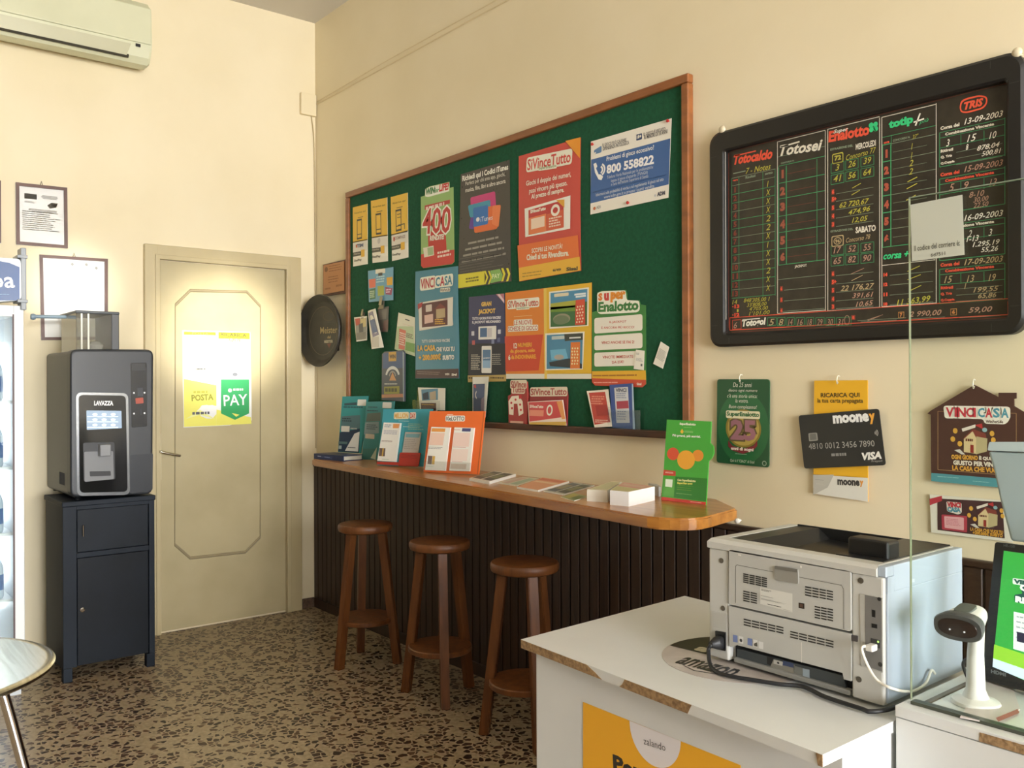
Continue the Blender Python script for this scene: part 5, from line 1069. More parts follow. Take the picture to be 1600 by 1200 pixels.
for x0, y, x1 in ((532, 633, 873), (578, 708, 870), (578, 786, 870), (560, 862, 870)): S.hl(x0, y, x1, 3, LG)
for tx, y in (('6', 698), ('5', 778), ('4', 856)): S.r(549, y-18, 569, y+18, DR, 1); S.t(tx, 552, y, 566, 26, RD, bold=.05)
# third column
Zm(Z4)
S.vl(893, 655, 1108+858, 5, WT); S.vl(1267, 572, 1108+830, 5, WT); S.hl(893, 656, 1267, 5, WT); S.hl(893, 1108+857, 1267, 5, WT)
S.t('Enalotto', 900, 712, 1195, 82, RD, y1=655, bold=.045); S.t('Super', 935, 678, 1042, 34, BRT, y1=655, shear=.3, bold=.02, Ly=3)
for dx, dy in ((-16, -14), (16, -20), (-14, 18), (18, 12)): S.el(1222+dx, 640+dy, 17, 19, GB, 2, 14)
S.ln(1222, 640, 1240, 672, 8, GB, 2)
S.t('ESTRAZIONE DEL', 912, 803, 1075, 16, LG, y1=772, bold=.04); S.t('MERCOLEDI', 1095, 784, 1240, 44, WT, y1=752, bold=.03)
def nums(y0, y1, r1, r2, mt):
    for row, (vals, y) in enumerate(((r1, y0), (r2, y1))):
        for i, v in enumerate(vals):
            xa, xb = ((917, 1010), (1022, 1113), (1132, 1225))[i]; yy = y-(xa-917)*.17*(1 if y0 > 500 or True else 0)*(nums.k)
            S.hl(xa, yy-34, xb, 3, GN); S.hl(xa, yy+34, xb, 3, GN); S.vl(xa, yy-34, yy+34, 3, GN); S.vl(xb, yy-34-(xb-xa)*.17*nums.k, yy+34-(xb-xa)*.17*nums.k, 3, GN)
            S.t(v, xa+(18 if len(v) > 1 else 32), yy-6*nums.k, xb-(18 if len(v) > 1 else 32), 46, mt, shear=.25, bold=.005)
nums.k = 1.25; nums(940, 1022, ('3', '26', '39'), ('41', '56', '64'), YL)
S.r(925, 836, 1005, 892, YL, 1, .006); S.r(930, 842, 1000, 886, PN, 1.6, .005); S.t('72', 942, 866, 990, 36, YL, y1=856, bold=.04); S.t('Concorso 77', 1025, 862, 1242, 40, YL, y1=802, shear=.35)
for a, b, c_, d2 in ((1070, 1080, 1132, 1045), (1065, 1130, 1125, 1095)): S.ln(a, b, c_, d2, 5, YL)
for tx, y, l in (('6', 1108, 1), ('5+', 1162, 1), ('5', 1223, 1), ('4', 1283, 1), ('3', 1343, 1)):
    S.r(920, y-18, 942, y+18, DR, 1); S.t(tx, 923, y, 940 if len(tx) < 2 else 956, 30, RD, bold=.06); S.hl(952, y+14, 1222, 3, LG)
Zm(Z6); S.t('62 720,67', 978, 100, 1192, 46, YL, y1=66, shear=.3, bold=.01); S.t('474,96', 1042, 152, 1200, 42, YL, y1=120, shear=.3, bold=.01); S.t('12,05', 1068, 208, 1182, 42, YL, y1=190, shear=.3, bold=.01)
S.t('ESTRAZIONE DEL', 914, 285, 1076, 15, LG, y1=266, bold=.04); S.t('SABATO', 1094, 276, 1240, 46, WT, y1=258, bold=.04)
S.r(920, 320, 1008, 386, BG, 1, .006); S.r(926, 326, 1002, 380, PN, 1.6, .005); S.ring(964, 353, 26, 24, 5, BG, 2, 20); S.t('96', 948, 356, 980, 26, BG, y1=352, bold=.03); S.t('Concorso 78', 1025, 350, 1200, 34, BG, y1=320, shear=.35)
nums.k = .55; nums(425, 502, ('17', '52', '55'), ('65', '82', '90'), PK)
for tx, y in (('6', 590), ('5+', 650), ('5', 710), ('4', 772), ('3', 828)): S.r(920, y-18, 942, y+18, DR, 1); S.t(tx, 923, y, 940 if len(tx) < 2 else 956, 30, RD, bold=.06); S.hl(952, y+14, 1222, 3, LG)
S.ln(1060, 592, 1155, 550, 3.5, PK); S.ln(1065, 640, 1145, 600, 4, BG); S.t('22 176,27', 985, 700, 1230, 46, BG, y1=678, shear=.3, bold=.01); S.t('391,61', 1070, 752, 1222, 42, PK, y1=740, shear=.3, bold=.01); S.t('10,65', 1095, 814, 1222, 42, PK, y1=800, shear=.3, bold=.01)
# fourth column
Zm(Z5)
S.vl(175, 570, 1015+920, 5, WT); S.vl(567, 468, 1015+900, 5, WT); S.hl(175, 570, 567, 5, WT); S.hl(175, 1015+920, 567, 5, WT)
S.t('totip', 225, 632, 402, 74, GB, y1=588, bold=.055); S.ln(405, 605, 480, 580, 11, BRT, 2); S.ln(418, 630, 452, 540, 11, BRT, 2); S.t('più', 442, 612, 515, 32, GN, y1=588, shear=.35, bold=.01)
S.hl(178, 715, 565, 3, GN); S.t('corsa', 190, 755, 230, 14, RD, bold=.05); S.t('CONCORSO N.', 255, 738, 380, 16, LG, bold=.03); S.t("37°", 396, 712, 440, 30, YL, y1=700, shear=.3); S.vl(243, 700, 775, 3, GN)
for n, y in enumerate((833, 955, 1075, 1200, 1322, 1446)):
    S.hl(178, y-62, 240, 6, GN); S.hl(240, y-72, 565, 3, LG); S.hl(255, y-12, 500, 2, LG); S.t(str(n+1), 192 if n else 202, y, 226 if n else 218, 60, m('b0563f', .6), bold=.08)
S.vl(180, 775, 1508, 6, GN); S.vl(240, 765, 1500, 6, GN); S.hl(178, 1508, 565, 4, GN)
for tx, x, y in (('1', 388, 780), ('1', 386, 845), ('2', 372, 902), ('2', 370, 962)): S.t(tx, x, y, x+(30 if tx == '2' else 10), 44, YL, shear=.3)
for a, b, c_, d2 in ((360, 1035, 430, 1000), (355, 1085, 430, 1045), (350, 1168, 420, 1130)): S.ln(a, b, c_, d2, 6, YL)
Zm(Z7); S.t('corsa +', 186, 558, 372, 46, GB, y1=540, shear=.3, bold=.03); S.hl(178, 622, 560, 4, WT)
for tx, y in (('14', 690), ('12', 760), ('11', 832), ('10', 902)): S.t(tx, 188, y, 216, 26, RD, bold=.07); S.hl(232, y+4, 545, 3, LG)
for a, b, c_, d2 in ((360, 665, 450, 625), (360, 725, 456, 688), (375, 805, 460, 765)): S.ln(a, b, c_, d2, 5, YL)
S.t('11 363,99', 282, 895, 526, 50, YL, y1=862, shear=.3, bold=.012)
# fifth column
Zm(Z5)
TO = m('e0583a', .6, gain=1.15); bx = [(735, 492), (762, 440), (905, 405), (938, 430), (932, 470), (895, 515), (778, 540), (742, 528)]
S.q([(735, 500), (745, 450), (785, 430), (880, 408), (928, 418), (938, 440), (932, 480), (900, 510), (790, 540), (745, 535)], TO, 1, .012); S.q([(746, 500), (754, 460), (790, 442), (880, 420), (920, 428), (928, 445), (922, 474), (895, 499), (790, 528), (752, 524)], PN, 2, .012)
S.t('TRIS', 768, 490, 908, 58, TO, y1=456, bold=.05, shear=.25, Ly=3)
def block(y, c_, hand, date, ns, vals, lab=True):
    S.t('Corsa del', 598, y, 735, 26, c_, bold=.045); S.t('Combinazione Vincente', 632, y+42, 985, 22, c_, bold=.045)
    S.t(date, 770, y-48*block.k, 1050, 44, hand, shear=.3, bold=.008)
    S.hl(592, y+30, 1062, 3, GN); S.hl(592, y+70, 1062, 3, GN); S.hl(592, y+142, 1062, 3, GN); S.hl(592, y+278, 1062, 4, GN); S.vl(592, y+30, y+278, 4, GN); S.vl(1062, y+30-110*block.k, y+278-80*block.k, 4, GN)
    S.vl(745, y+70-25*block.k, y+142-22*block.k, 3, GN); S.vl(912, y+70-56*block.k, y+142-50*block.k, 3, GN)
    for (v, xa, xb, dy) in ns: S.t(v, xa, y+104-dy*block.k, xb, 50, hand, shear=.3)
    if lab:
        for j, l in enumerate(('Ritirati', 'Q. Tris', 'Q.Coppia')): S.t(l, 600, y+165+j*45, (690, 682, 700)[j], 22, c_, bold=.045); S.hl(712, y+172+j*45, 1045, 2.5, LG)
    for (v, xa, xb, dy) in vals: S.t(v, xa, y+165+dy, xb, 42, hand, shear=.3, bold=.008)
block.k = 1.0
block(650, WT, BRT, '13-09-2003', (('3', 640, 665, -2), ('15', 790, 858, 30), ('10', 950, 1002, 52)), (('8', 782, 800, -30), ('878,04', 862, 1026, -18), ('500,81', 895, 1036, 22)))
block.k = .85
block(985, RD, PK, '15-09-2003', (('5', 660, 700, 14), ('9', 768, 802, 34), ('13', 952, 1005, 56)), (('8-10', 805, 915, -20), ('30,00', 835, 945, 20), ('22,50', 835, 945, 60)), False)
Zm(Z7); block.k = .6
block(310, WT, BRT, '16-09-2003', (('6', 640, 665, 20), ('2', 800, 825, 34), ('3', 945, 972, 48)), (('1-13', 785, 875, -42), ('1.295,19', 830, 1025, 0), ('55,26', 890, 1015, 38)), False)
block.k = .4
block(620, RD, BG, '17-09-2003', (('15', 625, 685, -4), ('13', 788, 842, 12), ('19', 945, 998, 34)), (('1', 770, 785, -14), ('199,55', 835, 1018, 18), ('65,86', 870, 1002, 60)))
# bottom strip
Zm(Z6); S.hl(185, 908, 1108*0+2500-100, 5, RD); S.hl(185, 997, 2400, 5, RD); S.hl(200, 1012, 2400, 3, DR); S.vl(187, 908, 997, 5, RD)
S.hl(205, 925, 268, 3, RD); S.vl(206, 925, 990, 3, RD); S.vl(268, 922, 988, 3, RD); S.hl(205, 990, 268, 3, RD); S.t('6', 215, 962, 240, 46, PK, shear=.3)
S.t('Totogol', 275, 955, 448, 66, BRT, y1=938, bold=.045, shear=.2); S.ln(278, 922, 405, 912, 7, BRT, 2)
xs_ = ((458, 522), (530, 586), (598, 652), (664, 724), (736, 792), (806, 868), (880, 942), (955, 1062))
for (xa, xb), v in zip(xs_, ('5', '8', '14', '16', '18', '29', '30', '31')):
    S.hl(xa, 908, xb, 3, GN); S.hl(xa, 964, xb, 3, GN); S.vl(xa, 908, 966, 3, GN); S.vl(xb, 904, 962, 3, GN); S.t(v, xa+10, 940, xb-12 if xb < 1000 else xb-55, 46, PK if len(v) > 1 else BG, shear=.25)
S.ring(1032, 925, 18, 34, 4, PK, 1, 20); S.r(1062, 888, 1092, 922, DR, 1); S.t('8', 1070, 906, 1086, 24, RD, bold=.06); S.hl(1130, 938, 1390, 3, LG); S.ln(1180, 930, 1290, 885, 4, PK)
Zm(Z7); S.hl(0, 1020, 350, 3, LG); S.ln(70, 1015, 180, 978, 4, PK)
for xa, xb, y0_, y1_, v in ((293, 336, 958, 1000, '7'), (670, 716, 935, 980, '6')): S.r(xa, y0_, xb, y1_, m('c08a4c', .6), 1); S.r(xa+4, y0_+4, xb-4, y1_-4, PN, 2); S.t(v, xa+12, (y0_+y1_)/2, xb-12, 30, m('d08a4c', .6), bold=.06, Ly=3)
S.t('2 990,00', 372, 978, 606, 46, PK, y1=962, shear=.3, bold=.012); S.t('59,00', 800, 948, 972, 46, PK, y1=938, shear=.3, bold=.012); S.hl(365, 1008, 630, 3, LG); S.hl(735, 1000, 1030, 3, LG); S.vl(1085, 880, 993, 5, RD)
S.done('printed_panel', ck)
bm = B(); tube(bm, [(ix0+.003, -.031, iz0+.05), (ix0+.003, -.031, iz1-.004)], .0016, 6); obj('edge_trim', bm, m('9a988f', .4), ck)
for px, py, nm in ((1132, 205, 'left'), (1592, 86, 'right')):
    p = W(px, py, .018); bm = B(); lathe(bm, [(.003, -.018), (.003, .006), (.011, .008), (.014, .013), (.011, .018), (.004, .021)], V((p.x, -.018, p.z+.004)), 14, NW)
    tag(obj('wall_hook', bm, m('cfc2a4', .25), smooth=True), 'small round hook screw at the top %s corner of the black results board' % nm, 'hook', 'hooks holding the results board')

# ------------------------------------------------------------------ cards hung on the right wall
Z8 = (1080, 560, .2167); Z9 = (1380, 560, .25)
def hookpart(p, par, h=.017):
    bm = B(); tube(bm, spline([p+V((0, .006, h*.9)), p+V((0, -.004, h)), p+V((0, -.010, h*.3)), p+V((0, -.008, -.008)), p+V((.004, -.010, -.002))], 5), .0018, 6); obj('hook', bm, m('cfc8b4', .3), par, label='white hook')
gc = thing('hanging_card', 'dark green rounded anniversary card with a gold medallion hung on the right wall', 'card', W(1160, 730))
S = wsheet([(187, 150), (565, 150), (560, 788), (183, 750)], ink('1f4f30', .35), d=.012, thick=.004, rad=.012, z=Z8)
S.el(372, 500, 190, 260, ink('28633a', .35), .4, 36)
for tx, a, y, b, h in (('Da 25 anni', 303, 190, 438, 34), ('dietro ogni numero', 270, 232, 478, 26), ('c\'è una storia unica:', 260, 268, 478, 28), ('la vostra.', 320, 304, 412, 28), ('Buon compleanno!', 272, 350, 474, 34)): S.t(tx, a, y, b, h, ink('d8d8c8'), shear=.2)
S.el(375, 505, 130, 138, ink('8a7834'), 1, 40); S.el(375, 505, 116, 124, ink('b39c50'), 1.5, 40)
S.t('25', 285, 512, 468, 150, ink('9a6a74'), bold=.07, out=ink('6a5a3c'), ow=.06, Ly=3)
S.t('SuperEnalotto', 258, 402, 492, 42, ink('2c6a3c'), bold=.05, out=ink('ded6b4'), ow=.12, Ly=5)
S.q([(268, 590), (300, 630), (375, 652), (450, 630), (478, 592), (478, 632), (450, 664), (375, 688), (300, 664), (268, 634)], ink('7c2e34'), 4); S.t('anni di sogni', 290, 650, 452, 30, ink('e0d0c4'), bold=.05, Ly=6)
S.gk(318, 685, 420, 698, 1, ink('a8bca4'), 2, .6); S.t('Quì è il "CIAO" di Sisal', 282, 735, 456, 24, ink('cfd4c0'), shear=.1); S.ring(528, 757, 14, 16, 5, ink('9cb09c'), 2, 14)
S.done('card_face', gc); hookpart(W(1080+360*.2167, 560+152*.2167, .012), gc)
mc_ = thing('hanging_sign', 'yellow recharge sign with a large black payment card hung on the right wall', 'sign', W(1313, 780))
S = wsheet([(887, 160), (1272, 157), (1275, 1033), (880, 975)], ink('e0ab28', .4), d=.010, thick=.002, z=Z8)
S.q([(880, 835), (1275, 862), (1275, 1033), (880, 975)], ink('d6d4c8'), 1); S.q([(880, 840), (1030, 838), (985, 930), (880, 985)], ink('b6b4a8'), 1.5); S.q([(880, 830), (1275, 862), (1275, 858), (880, 838)], ink('e0ab28'), 1)
S.t('RICARICA QUI', 935, 268, 1215, 38, ink('5a4a20'), y1=266, bold=.03); S.t('la tua carta prepagata', 912, 308, 1240, 42, ink('5a4a20'), y1=309, bold=.02)
S.t('moone', 1055, 892, 1215, 42, ink('3c3a36'), y1=900, bold=.05); S.t('y', 1216, 904, 1243, 46, ink('d8923c'), y1=905, bold=.05); S.gk(895, 872, 962, 882, 1, ink('8a8880'), 2, .5); S.gk(900, 900, 980, 922, 2, ink('c0beb2'), 2, .3); S.gk(1058, 912, 1130, 922, 1, ink('a8a69c'), 2, .4)
S.done('backing_sheet', mc_)
S = wsheet([(773, 412), (1352, 362), (1402, 770), (815, 795)], ink('2c2d2b', .35), d=.018, thick=.003, rad=.010, z=Z8)
S.t('moone', 1022, 442, 1282, 62, ink('eceae0'), y1=424, bold=.055); S.t('y', 1284, 437, 1328, 76, ink('e0a03c'), y1=432, bold=.055)
S.q([(845, 540), (908, 535), (915, 592), (850, 598)], ink('8f8f86'), 1, .004); S.q([(855, 545), (900, 541), (905, 585), (858, 590)], ink('6f6f68'), 2, .003)
S.t('4810 0012 3456 7890', 848, 635, 1322, 44, ink('a8a8a0'), y1=612, bold=-.005); S.gk(1010, 686, 1140, 702, 1, ink('8a8a84'), 1, .9)
S.t('VISA', 1232, 708, 1372, 56, ink('e6e4da'), y1=696, bold=.05, shear=.2); S.t('Prepaid', 1302, 744, 1378, 20, ink('a4a49c'), y1=740)
for i_, rr_ in enumerate((12, 22, 32)): S.ring(1315, 538, rr_, rr_*1.0, 4, ink('c4c4bc'), 1, 10, -42, 42)
S.done('payment_card', mc_, 'black card with white lettering'); hookpart(W(1080+1062*.2167, 560+165*.2167, .010), mc_)
def house(S, x, y, k):
    S.q([(x-55*k, y-5*k), (x, y-60*k), (x+70*k, y-35*k), (x+75*k, y-10*k)], ink('7a3a30'), 2); S.q([(x-48*k, y-5*k), (x, y-48*k), (x+20*k, y-10*k), (x+18*k, y+75*k), (x-48*k, y+65*k)], ink('d0bc8c'), 3); S.q([(x+20*k, y-20*k), (x+80*k, y-8*k), (x+78*k, y+62*k), (x+18*k, y+78*k)], ink('b5a87c'), 3)
    S.q([(x-12*k, y+25*k), (x+6*k, y+27*k), (x+6*k, y+72*k), (x-12*k, y+68*k)], ink('8c3028'), 4); S.gk(x-38*k, y-8*k, x+15*k, y+10*k, 1, ink('6a3a30'), 4, .9)
    for dx, dy in ((-95, -50), (-108, -5), (105, -35), (112, 0), (-70, 20)): S.el(x+dx*k, y+dy*k, 13*k, 15*k, ink('d0a040'), 2, 12)
    S.q([(x-100*k, y+55*k), (x-70*k, y+50*k), (x-40*k, y+80*k), (x-60*k, y+78*k)], ink('c8c4b8'), 2); S.q([(x-60*k, y-62*k), (x+15*k, y-85*k), (x+15*k, y-68*k), (x-55*k, y-45*k)], ink('d8d0c0'), 2); S.el(x+65*k, y-55*k, 14*k, 12*k, ink('8cb0b4'), 2, 12); S.q([(x+10*k, y-80*k), (x+50*k, y-90*k), (x+55*k, y-60*k)], ink('b03434'), 1.5)
hs = thing('house_sign', 'brown house shaped hanging sign behind the glass screen', 'sign', W(1500, 760))
S = wsheet([(275, 345), (298, 326), (570, 165), (720, 242), (720, 215), (832, 215), (832, 250), (818, 254), (818, 298), (905, 350), (888, 372), (888, 822), (300, 767), (297, 352)], ink('4a3029', .4), d=.012, thick=.004, z=Z9, e1=(1, 0, 0))
S.q([(300, 715), (888, 765), (888, 822), (300, 767)], ink('4f9096'), 1); S.gk(340, 735, 520, 760, 1, ink('8cbcbc'), 2, .4); S.gk(560, 765, 700, 785, 1, ink('8cbcbc'), 2, .4)
for a in (((342, 330), (380, 331)), ((790, 342), (832, 343)), ((342, 330), (342, 695)), ((832, 343), (832, 735)), ((342, 695), (832, 735))): S.ln(*a[0], *a[1], 3, ink('a8865c'))
def vc(S, x0, x1, y0, y1, h, ly=3): 
    w_ = x1-x0; f = lambda u: (x0+w_*u, y0+(y1-y0)*u)
    for tx, a, b, c_ in (('V', 0, .13, 'b83440'), ('I', .14, .18, 'b83440'), ('N', .19, .32, 'b83440'), ('C', .33, .43, 'b83440'), ('I', .44, .48, 'b83440'), ('C', .51, .62, '4a8c9c'), ('A', .63, .74, 'b83440'), ('S', .75, .86, '4a8c9c'), ('A', .88, 1, '4a8c9c')): S.t(tx, *f(a), f(b)[0], h, ink(c_), y1=f(b)[1], bold=.06, out=ink('e6e0d0'), ow=.17, Ly=ly)
S.q([(375, 295), (795, 302), (790, 385), (765, 412), (635, 408), (625, 380), (385, 372)], ink('e6e0d0'), 1, .01); vc(S, 392, 785, 335, 342, 60); S.t('WinForLife', 642, 394, 750, 20, ink('6a5a50'), y1=396, bold=.03)
house(S, 560, 510, 1.15)
S.t('OGNI GIORNO', 427, 615, 592, 30, ink('cf9a3c'), y1=622, bold=.06); S.t('È QUELLO', 600, 622, 740, 30, ink('dcd4c0'), y1=630, bold=.06); S.t('GIUSTO PER VINCERE', 438, 650, 770, 30, ink('dcd4c0'), y1=668, bold=.05); S.t('LA CASA CHE VUOI TU', 432, 683, 780, 32, ink('cf9a3c'), y1=706, bold=.05)
S.done('sign_face', hs); hookpart(W(1380+570*.25, 560+170*.25, .012), hs)
S = wsheet([(290, 850), (800, 892), (810, 1150), (300, 1088)], ink('d8d4c4', .4), d=.006, thick=.002, z=Z9)
S.q([(338, 875), (745, 897), (760, 1125), (340, 1072)], ink('43292a'), 1); S.q([(290, 878), (368, 858), (368, 890), (292, 918)], ink('b03440'), 2)
S.q([(395, 893), (490, 902), (492, 965), (470, 976), (400, 955)], ink('dcd6c8'), 2, .005); S.t('VINCI', 400, 912, 486, 34, ink('b83440'), y1=918, bold=.07, Ly=3); S.t('CASA', 402, 942, 486, 32, ink('4a8c9c'), y1=948, bold=.07, Ly=3)
S.q([(365, 975), (525, 985), (525, 1088), (368, 1068)], ink('a83a48'), 2, .004); S.q([(382, 985), (505, 995), (505, 1075), (385, 1058)], ink('d8a4a4'), 3, .003); S.gk(395, 1000, 495, 1055, 5, ink('b86470'), 4, .3)
house(S, 640, 985, .95); S.gk(560, 1042, 735, 1062, 1, ink('b8b0a0'), 3, .5); S.t('LA CASA CHE VUOI TU', 545, 1066, 750, 22, ink('cf9a3c'), y1=1088, bold=.05, Ly=3); S.t('+200.000€ SUBITO', 560, 1088, 748, 22, ink('cf9a3c'), y1=1108, bold=.05, Ly=3)
S.done('leaflet', None, 'white rimmed house game leaflet stuck below the house shaped sign', 'leaflet')
# ================================================================== white table in the foreground
TZ = .80
wt = thing('service_table', 'white laminate service table with a chipped chipboard edge in the foreground', 'table', (3.93, -.94, 0))
A_, B_, D_ = G(814, 999, TZ), G(1287, 1180, TZ), G(1070, 931, TZ)
TX1 = 4.3515
tpts = [A_, V((TX1, B_.y, TZ)), V((TX1, D_.y-.04, TZ)), D_]
bm = B(); prism(bm, tpts, (0, 0, -.020)); obj('table_top', bm, WHITEL, wt)
# bare chipboard where the edge strip has come off
fd = (tpts[1]-A_).normalized(); fn = V((fd.y, -fd.x, 0))
ZT = (800, 980, .18333)
def edgepatch(out, name): 
    S = Sheet(A_+fn*.0006, fn, out, CHIP, thick=.0016, z=ZT, e1=fd); return S.done(name, wt, 'bare brown chipboard along the chipped edge')
E1 = [A_+fd*u+V((0, 0, z)) for u, z in ((0.001, -.0005), (0.235, -.0005), (.262, -.010), (.283, -.0195), (.0005, -.0195))]
E2 = [A_+fd*u+V((0, 0, z)) for u, z in ((.352, -.0005), (.532, -.0005), (.522, -.0195), (.336, -.0195), (.345, -.012))]
for e in (E1, E2):
    bm = B(); prism(bm, [p-fn*.001 for p in e], fn*.0018); obj('chipped_edge', bm, CHIP, wt, 'bare brown chipboard along the chipped edge')
ld = (D_-A_).normalized(); ln_ = V((-ld.y, ld.x, 0))
e = [A_+ld*u+V((0, 0, z)) for u, z in ((0, -.0005), (.018, -.0005), (.010, -.0195), (0, -.0195))]
bm = B(); prism(bm, [p-ln_*.001 for p in e], ln_*.0018); obj('chipped_edge', bm, CHIP, wt, 'bare brown chipboard along the chipped edge')
bm = B(); c0 = V((TX1, B_.y, TZ)); prism(bm, [c0+V((-.012, -.0012, -.0005)), c0+V((.0, -.0012, -.0005)), c0+V((0, -.0012, -.0195)), c0+V((-.008, -.0012, -.0195))], (0, .002, 0)); obj('chipped_edge', bm, CHIP, wt, 'bare brown chipboard along the chipped edge')
FY = -1.222; BX0 = hit(838, 1080, (0, FY, 0), V((0, 1, 0))).x
bxo('front_panel', (BX0, TX1-.004, FY, FY+.018, .02, TZ-.0201), WHITEL, wt, bev=.001)
bxo('side_panel', (BX0, BX0+.018, FY+.018, -.66, .02, TZ-.0201), WHITEL, wt, bev=.001)
bxo('side_panel', (TX1-.022, TX1-.004, FY+.018, -.70, .02, TZ-.0201), WHITEL, wt, bev=.001)
bxo('plinth', (BX0+.02, TX1-.02, FY+.02, -.72, 0, .02), m('8a8a86', .5), wt, bev=0)
# round sticker on the top
sc_ = V((3.955, -.975, TZ+.0003)); R_ = .166
def circ(c, r, n=56, a0=0, a1=360): return [c+V((r*math.cos(math.radians(a0+(a1-a0)*k/n)), r*math.sin(math.radians(a0+(a1-a0)*k/n)), 0)) for k in range(n+(a1-a0 < 360))]
bm = B(); prism(bm, circ(sc_, R_), (0, 0, .0004)); sk = obj('round_sticker', bm, two_tone('worn_grey_sticker', 'b5aca6', 'c2bab4', 20, .4), wt, 'worn grey and black round sticker')
ca = G(1043, 1011, TZ); cb_ = G(1107, 1026, TZ); chord = (cb_-ca).normalized()
S = Sheet(sc_+V((0, 0, .0007)), NZ, [(1043, 1011), (1107, 1026), (1110, 1050), (1045, 1040)], sk.data.materials[0], thick=.0002, e1=chord)
def tow(p): return S.l2(p)
a1_ = math.degrees(math.atan2(ca.y-sc_.y, ca.x-sc_.x))
arc = circ(sc_+V((0, 0, .0007)), R_-.002, 40, a1_-360*0-180+24, a1_) if False else None
pa = [sc_+V((R_*.985*math.cos(math.radians(t)), R_*.985*math.sin(math.radians(t)), .0007)) for t in range(-14, 195, 6)]
# keep the black half above the chord
def side(p): return chord.x*(p.y-ca.y)-chord.y*(p.x-ca.x)
half = [p for p in [sc_+V((R_*.985*math.cos(math.radians(t)), R_*.985*math.sin(math.radians(t)), .0007)) for t in range(-80, 280, 4)] if side(p) > 0]
S.pl([tow(p) for p in half], m('1e211f', .4), 1)
S.t('amazon', 1063, 1031, 1150, 14, m('2c2c2c', .4), bold=.025, Ly=1)
S.t('a', 1088, 1013, 1107, 8, m('c8c4b0', .4), bold=.05, Ly=2)
a_s = [S.px(1068, 1040), S.px(1085, 1048), S.px(1110, 1052), S.px(1140, 1054)]
for p, q_ in zip(a_s, a_s[1:]): S.seg(p, q_, .003, m('2c2c2c', .4), 1)
S.done('sticker_print', sk)
# poster on the table front
S = Sheet((0, FY-.0015, 0), NW, [(911, 1097), (1157, 1196), (1157, 1560), (911, 1480)], m('e2a62a', .45, gain=1.05), thick=.001, e1=(1, 0, 0))
cl, cr = S.px(984.5, 1126), S.px(1063, 1158); cx_ = (cl[0]+cr[0])/2; r_ = (cr[0]-cl[0])/2*1.02; cy_ = (cl[1]+cr[1])/2
S.pl([(cx_+r_*math.cos(math.radians(180+180*k/28)), cy_+r_*1.05*math.sin(math.radians(180+180*k/28))) for k in range(29)], m('dcd8da', .45), 1)
S.t('zalando', 1006, 1157, 1040, 11, m('2c2c2e', .5), y1=1168, bold=-.005, Ly=2); S.t('Per', 958, 1191, 1004, 26, m('2e2a24', .5), y1=1208, bold=.045, Ly=1)
S.done('poster', None, 'orange-yellow poster with a white half circle on the white table front', 'poster')

# ------------------------------------------------------------------ laser printer, its back to the room
PX0, PX1, PY0, PY1, PZ0, PZ1 = 3.918, 4.316, -1.030, -.726, TZ+.008, 1.064
pr = thing('laser_printer', 'light grey laser printer with its back to the room on the white table', 'printer', ((PX0+PX1)/2, (PY0+PY1)/2, TZ))
PGY = m('c0c0ba', .45); PGY2 = m('b8b8b2', .45); PDK = m('3c3c3a', .5); PBK = m('1f2021', .35); PW = m('a9b6c4', .4)
# shell with a stepped lower back
bxo('body_shell', (PX0, PX1, PY0+.020, PY1, PZ0, PZ1-.038), PGY, pr, bev=.006, seg=3)
ZR = (1080, 780, .3)
def pback(x, y, d=0): return hit(1080+x*.3, 780+y*.3, (0, PY0-d, 0), NW)
# side columns of the back
xa = pback(193, 400).x; xb = pback(835, 600).x
for x0, x1 in ((PX0, xa), (xb, PX1)): bxo('corner_column', (x0, x1, PY0, PY0+.03, PZ0, PZ1-.021), PGY, pr, bev=.004)
bxo('rear_header', (xa+.001, xb-.001, PY0+.002, PY0+.03, PZ1-.075, PZ1-.0212), PGY2, pr, bev=.002)
bxo('side_rail', (PX1-.02, PX1, PY0+.03, PY1, PZ1-.05, PZ1-.0202), PGY, pr, bev=.001)
bxo('side_rail', (PX0, PX0+.02, PY0+.03, PY1, PZ1-.05, PZ1-.0202), PGY, pr, bev=.001)
# top: light rim around a sunken black tray
z1 = PZ1; zr0 = PZ1-.020; ri = (PX0+.026, PX1-.018, PY0+.036, PY1-.004)
bm = B()
def ringv(x0, x1, y0, y1, z): return [bm.verts.new(p) for p in ((x0, y0, z), (x1, y0, z), (x1, y1, z), (x0, y1, z))]
o0 = ringv(PX0-.002, PX1-.012, PY0-.003, PY1+.002, zr0); o1 = ringv(PX0-.002, PX1-.012, PY0-.003, PY1+.002, z1-.007); o2 = ringv(PX0+.003, PX1-.0125, PY0+.006, PY1-.003, z1); o3 = ringv(ri[0], ri[1], ri[2], ri[3], z1); o4 = ringv(ri[0], ri[1], ri[2], ri[3], z1-.036)
for a, b in ((o0, o1), (o1, o2), (o2, o3), (o3, o4)):
    for k in range(4): bm.faces.new((a[k], a[(k+1) % 4], b[(k+1) % 4], b[k]))
for k in range(4): bm.faces.new((o4[k], o4[(k+1) % 4], o0[(k+1) % 4], o0[k]))
obj('top_rim', bm, PGY, pr)
bm = B(); x0, x1, y0, y1 = ri
g = [[bm.verts.new((x, y, z)) for x, z in ((x0, z1-.001), (x0+.055, z1+.001), (x0+.085, z1-.022), (x1-.10, z1-.028), (x1-.098, z1+.002), (x1, z1+.002))] for y in (y0, y1)]
g2 = [bm.verts.new((x, y0+.05, z1-.034)) for x in (x0+.085, x1-.10)]
for k in range(5): bm.faces.new((g[0][k], g[0][k+1], g[1][k+1], g[1][k]))
bottom = [bm.verts.new((x, y, z1-.037)) for x, y in ((x0, y0), (x1, y0), (x1, y1), (x0, y1))]
for v in g2: bm.verts.remove(v)
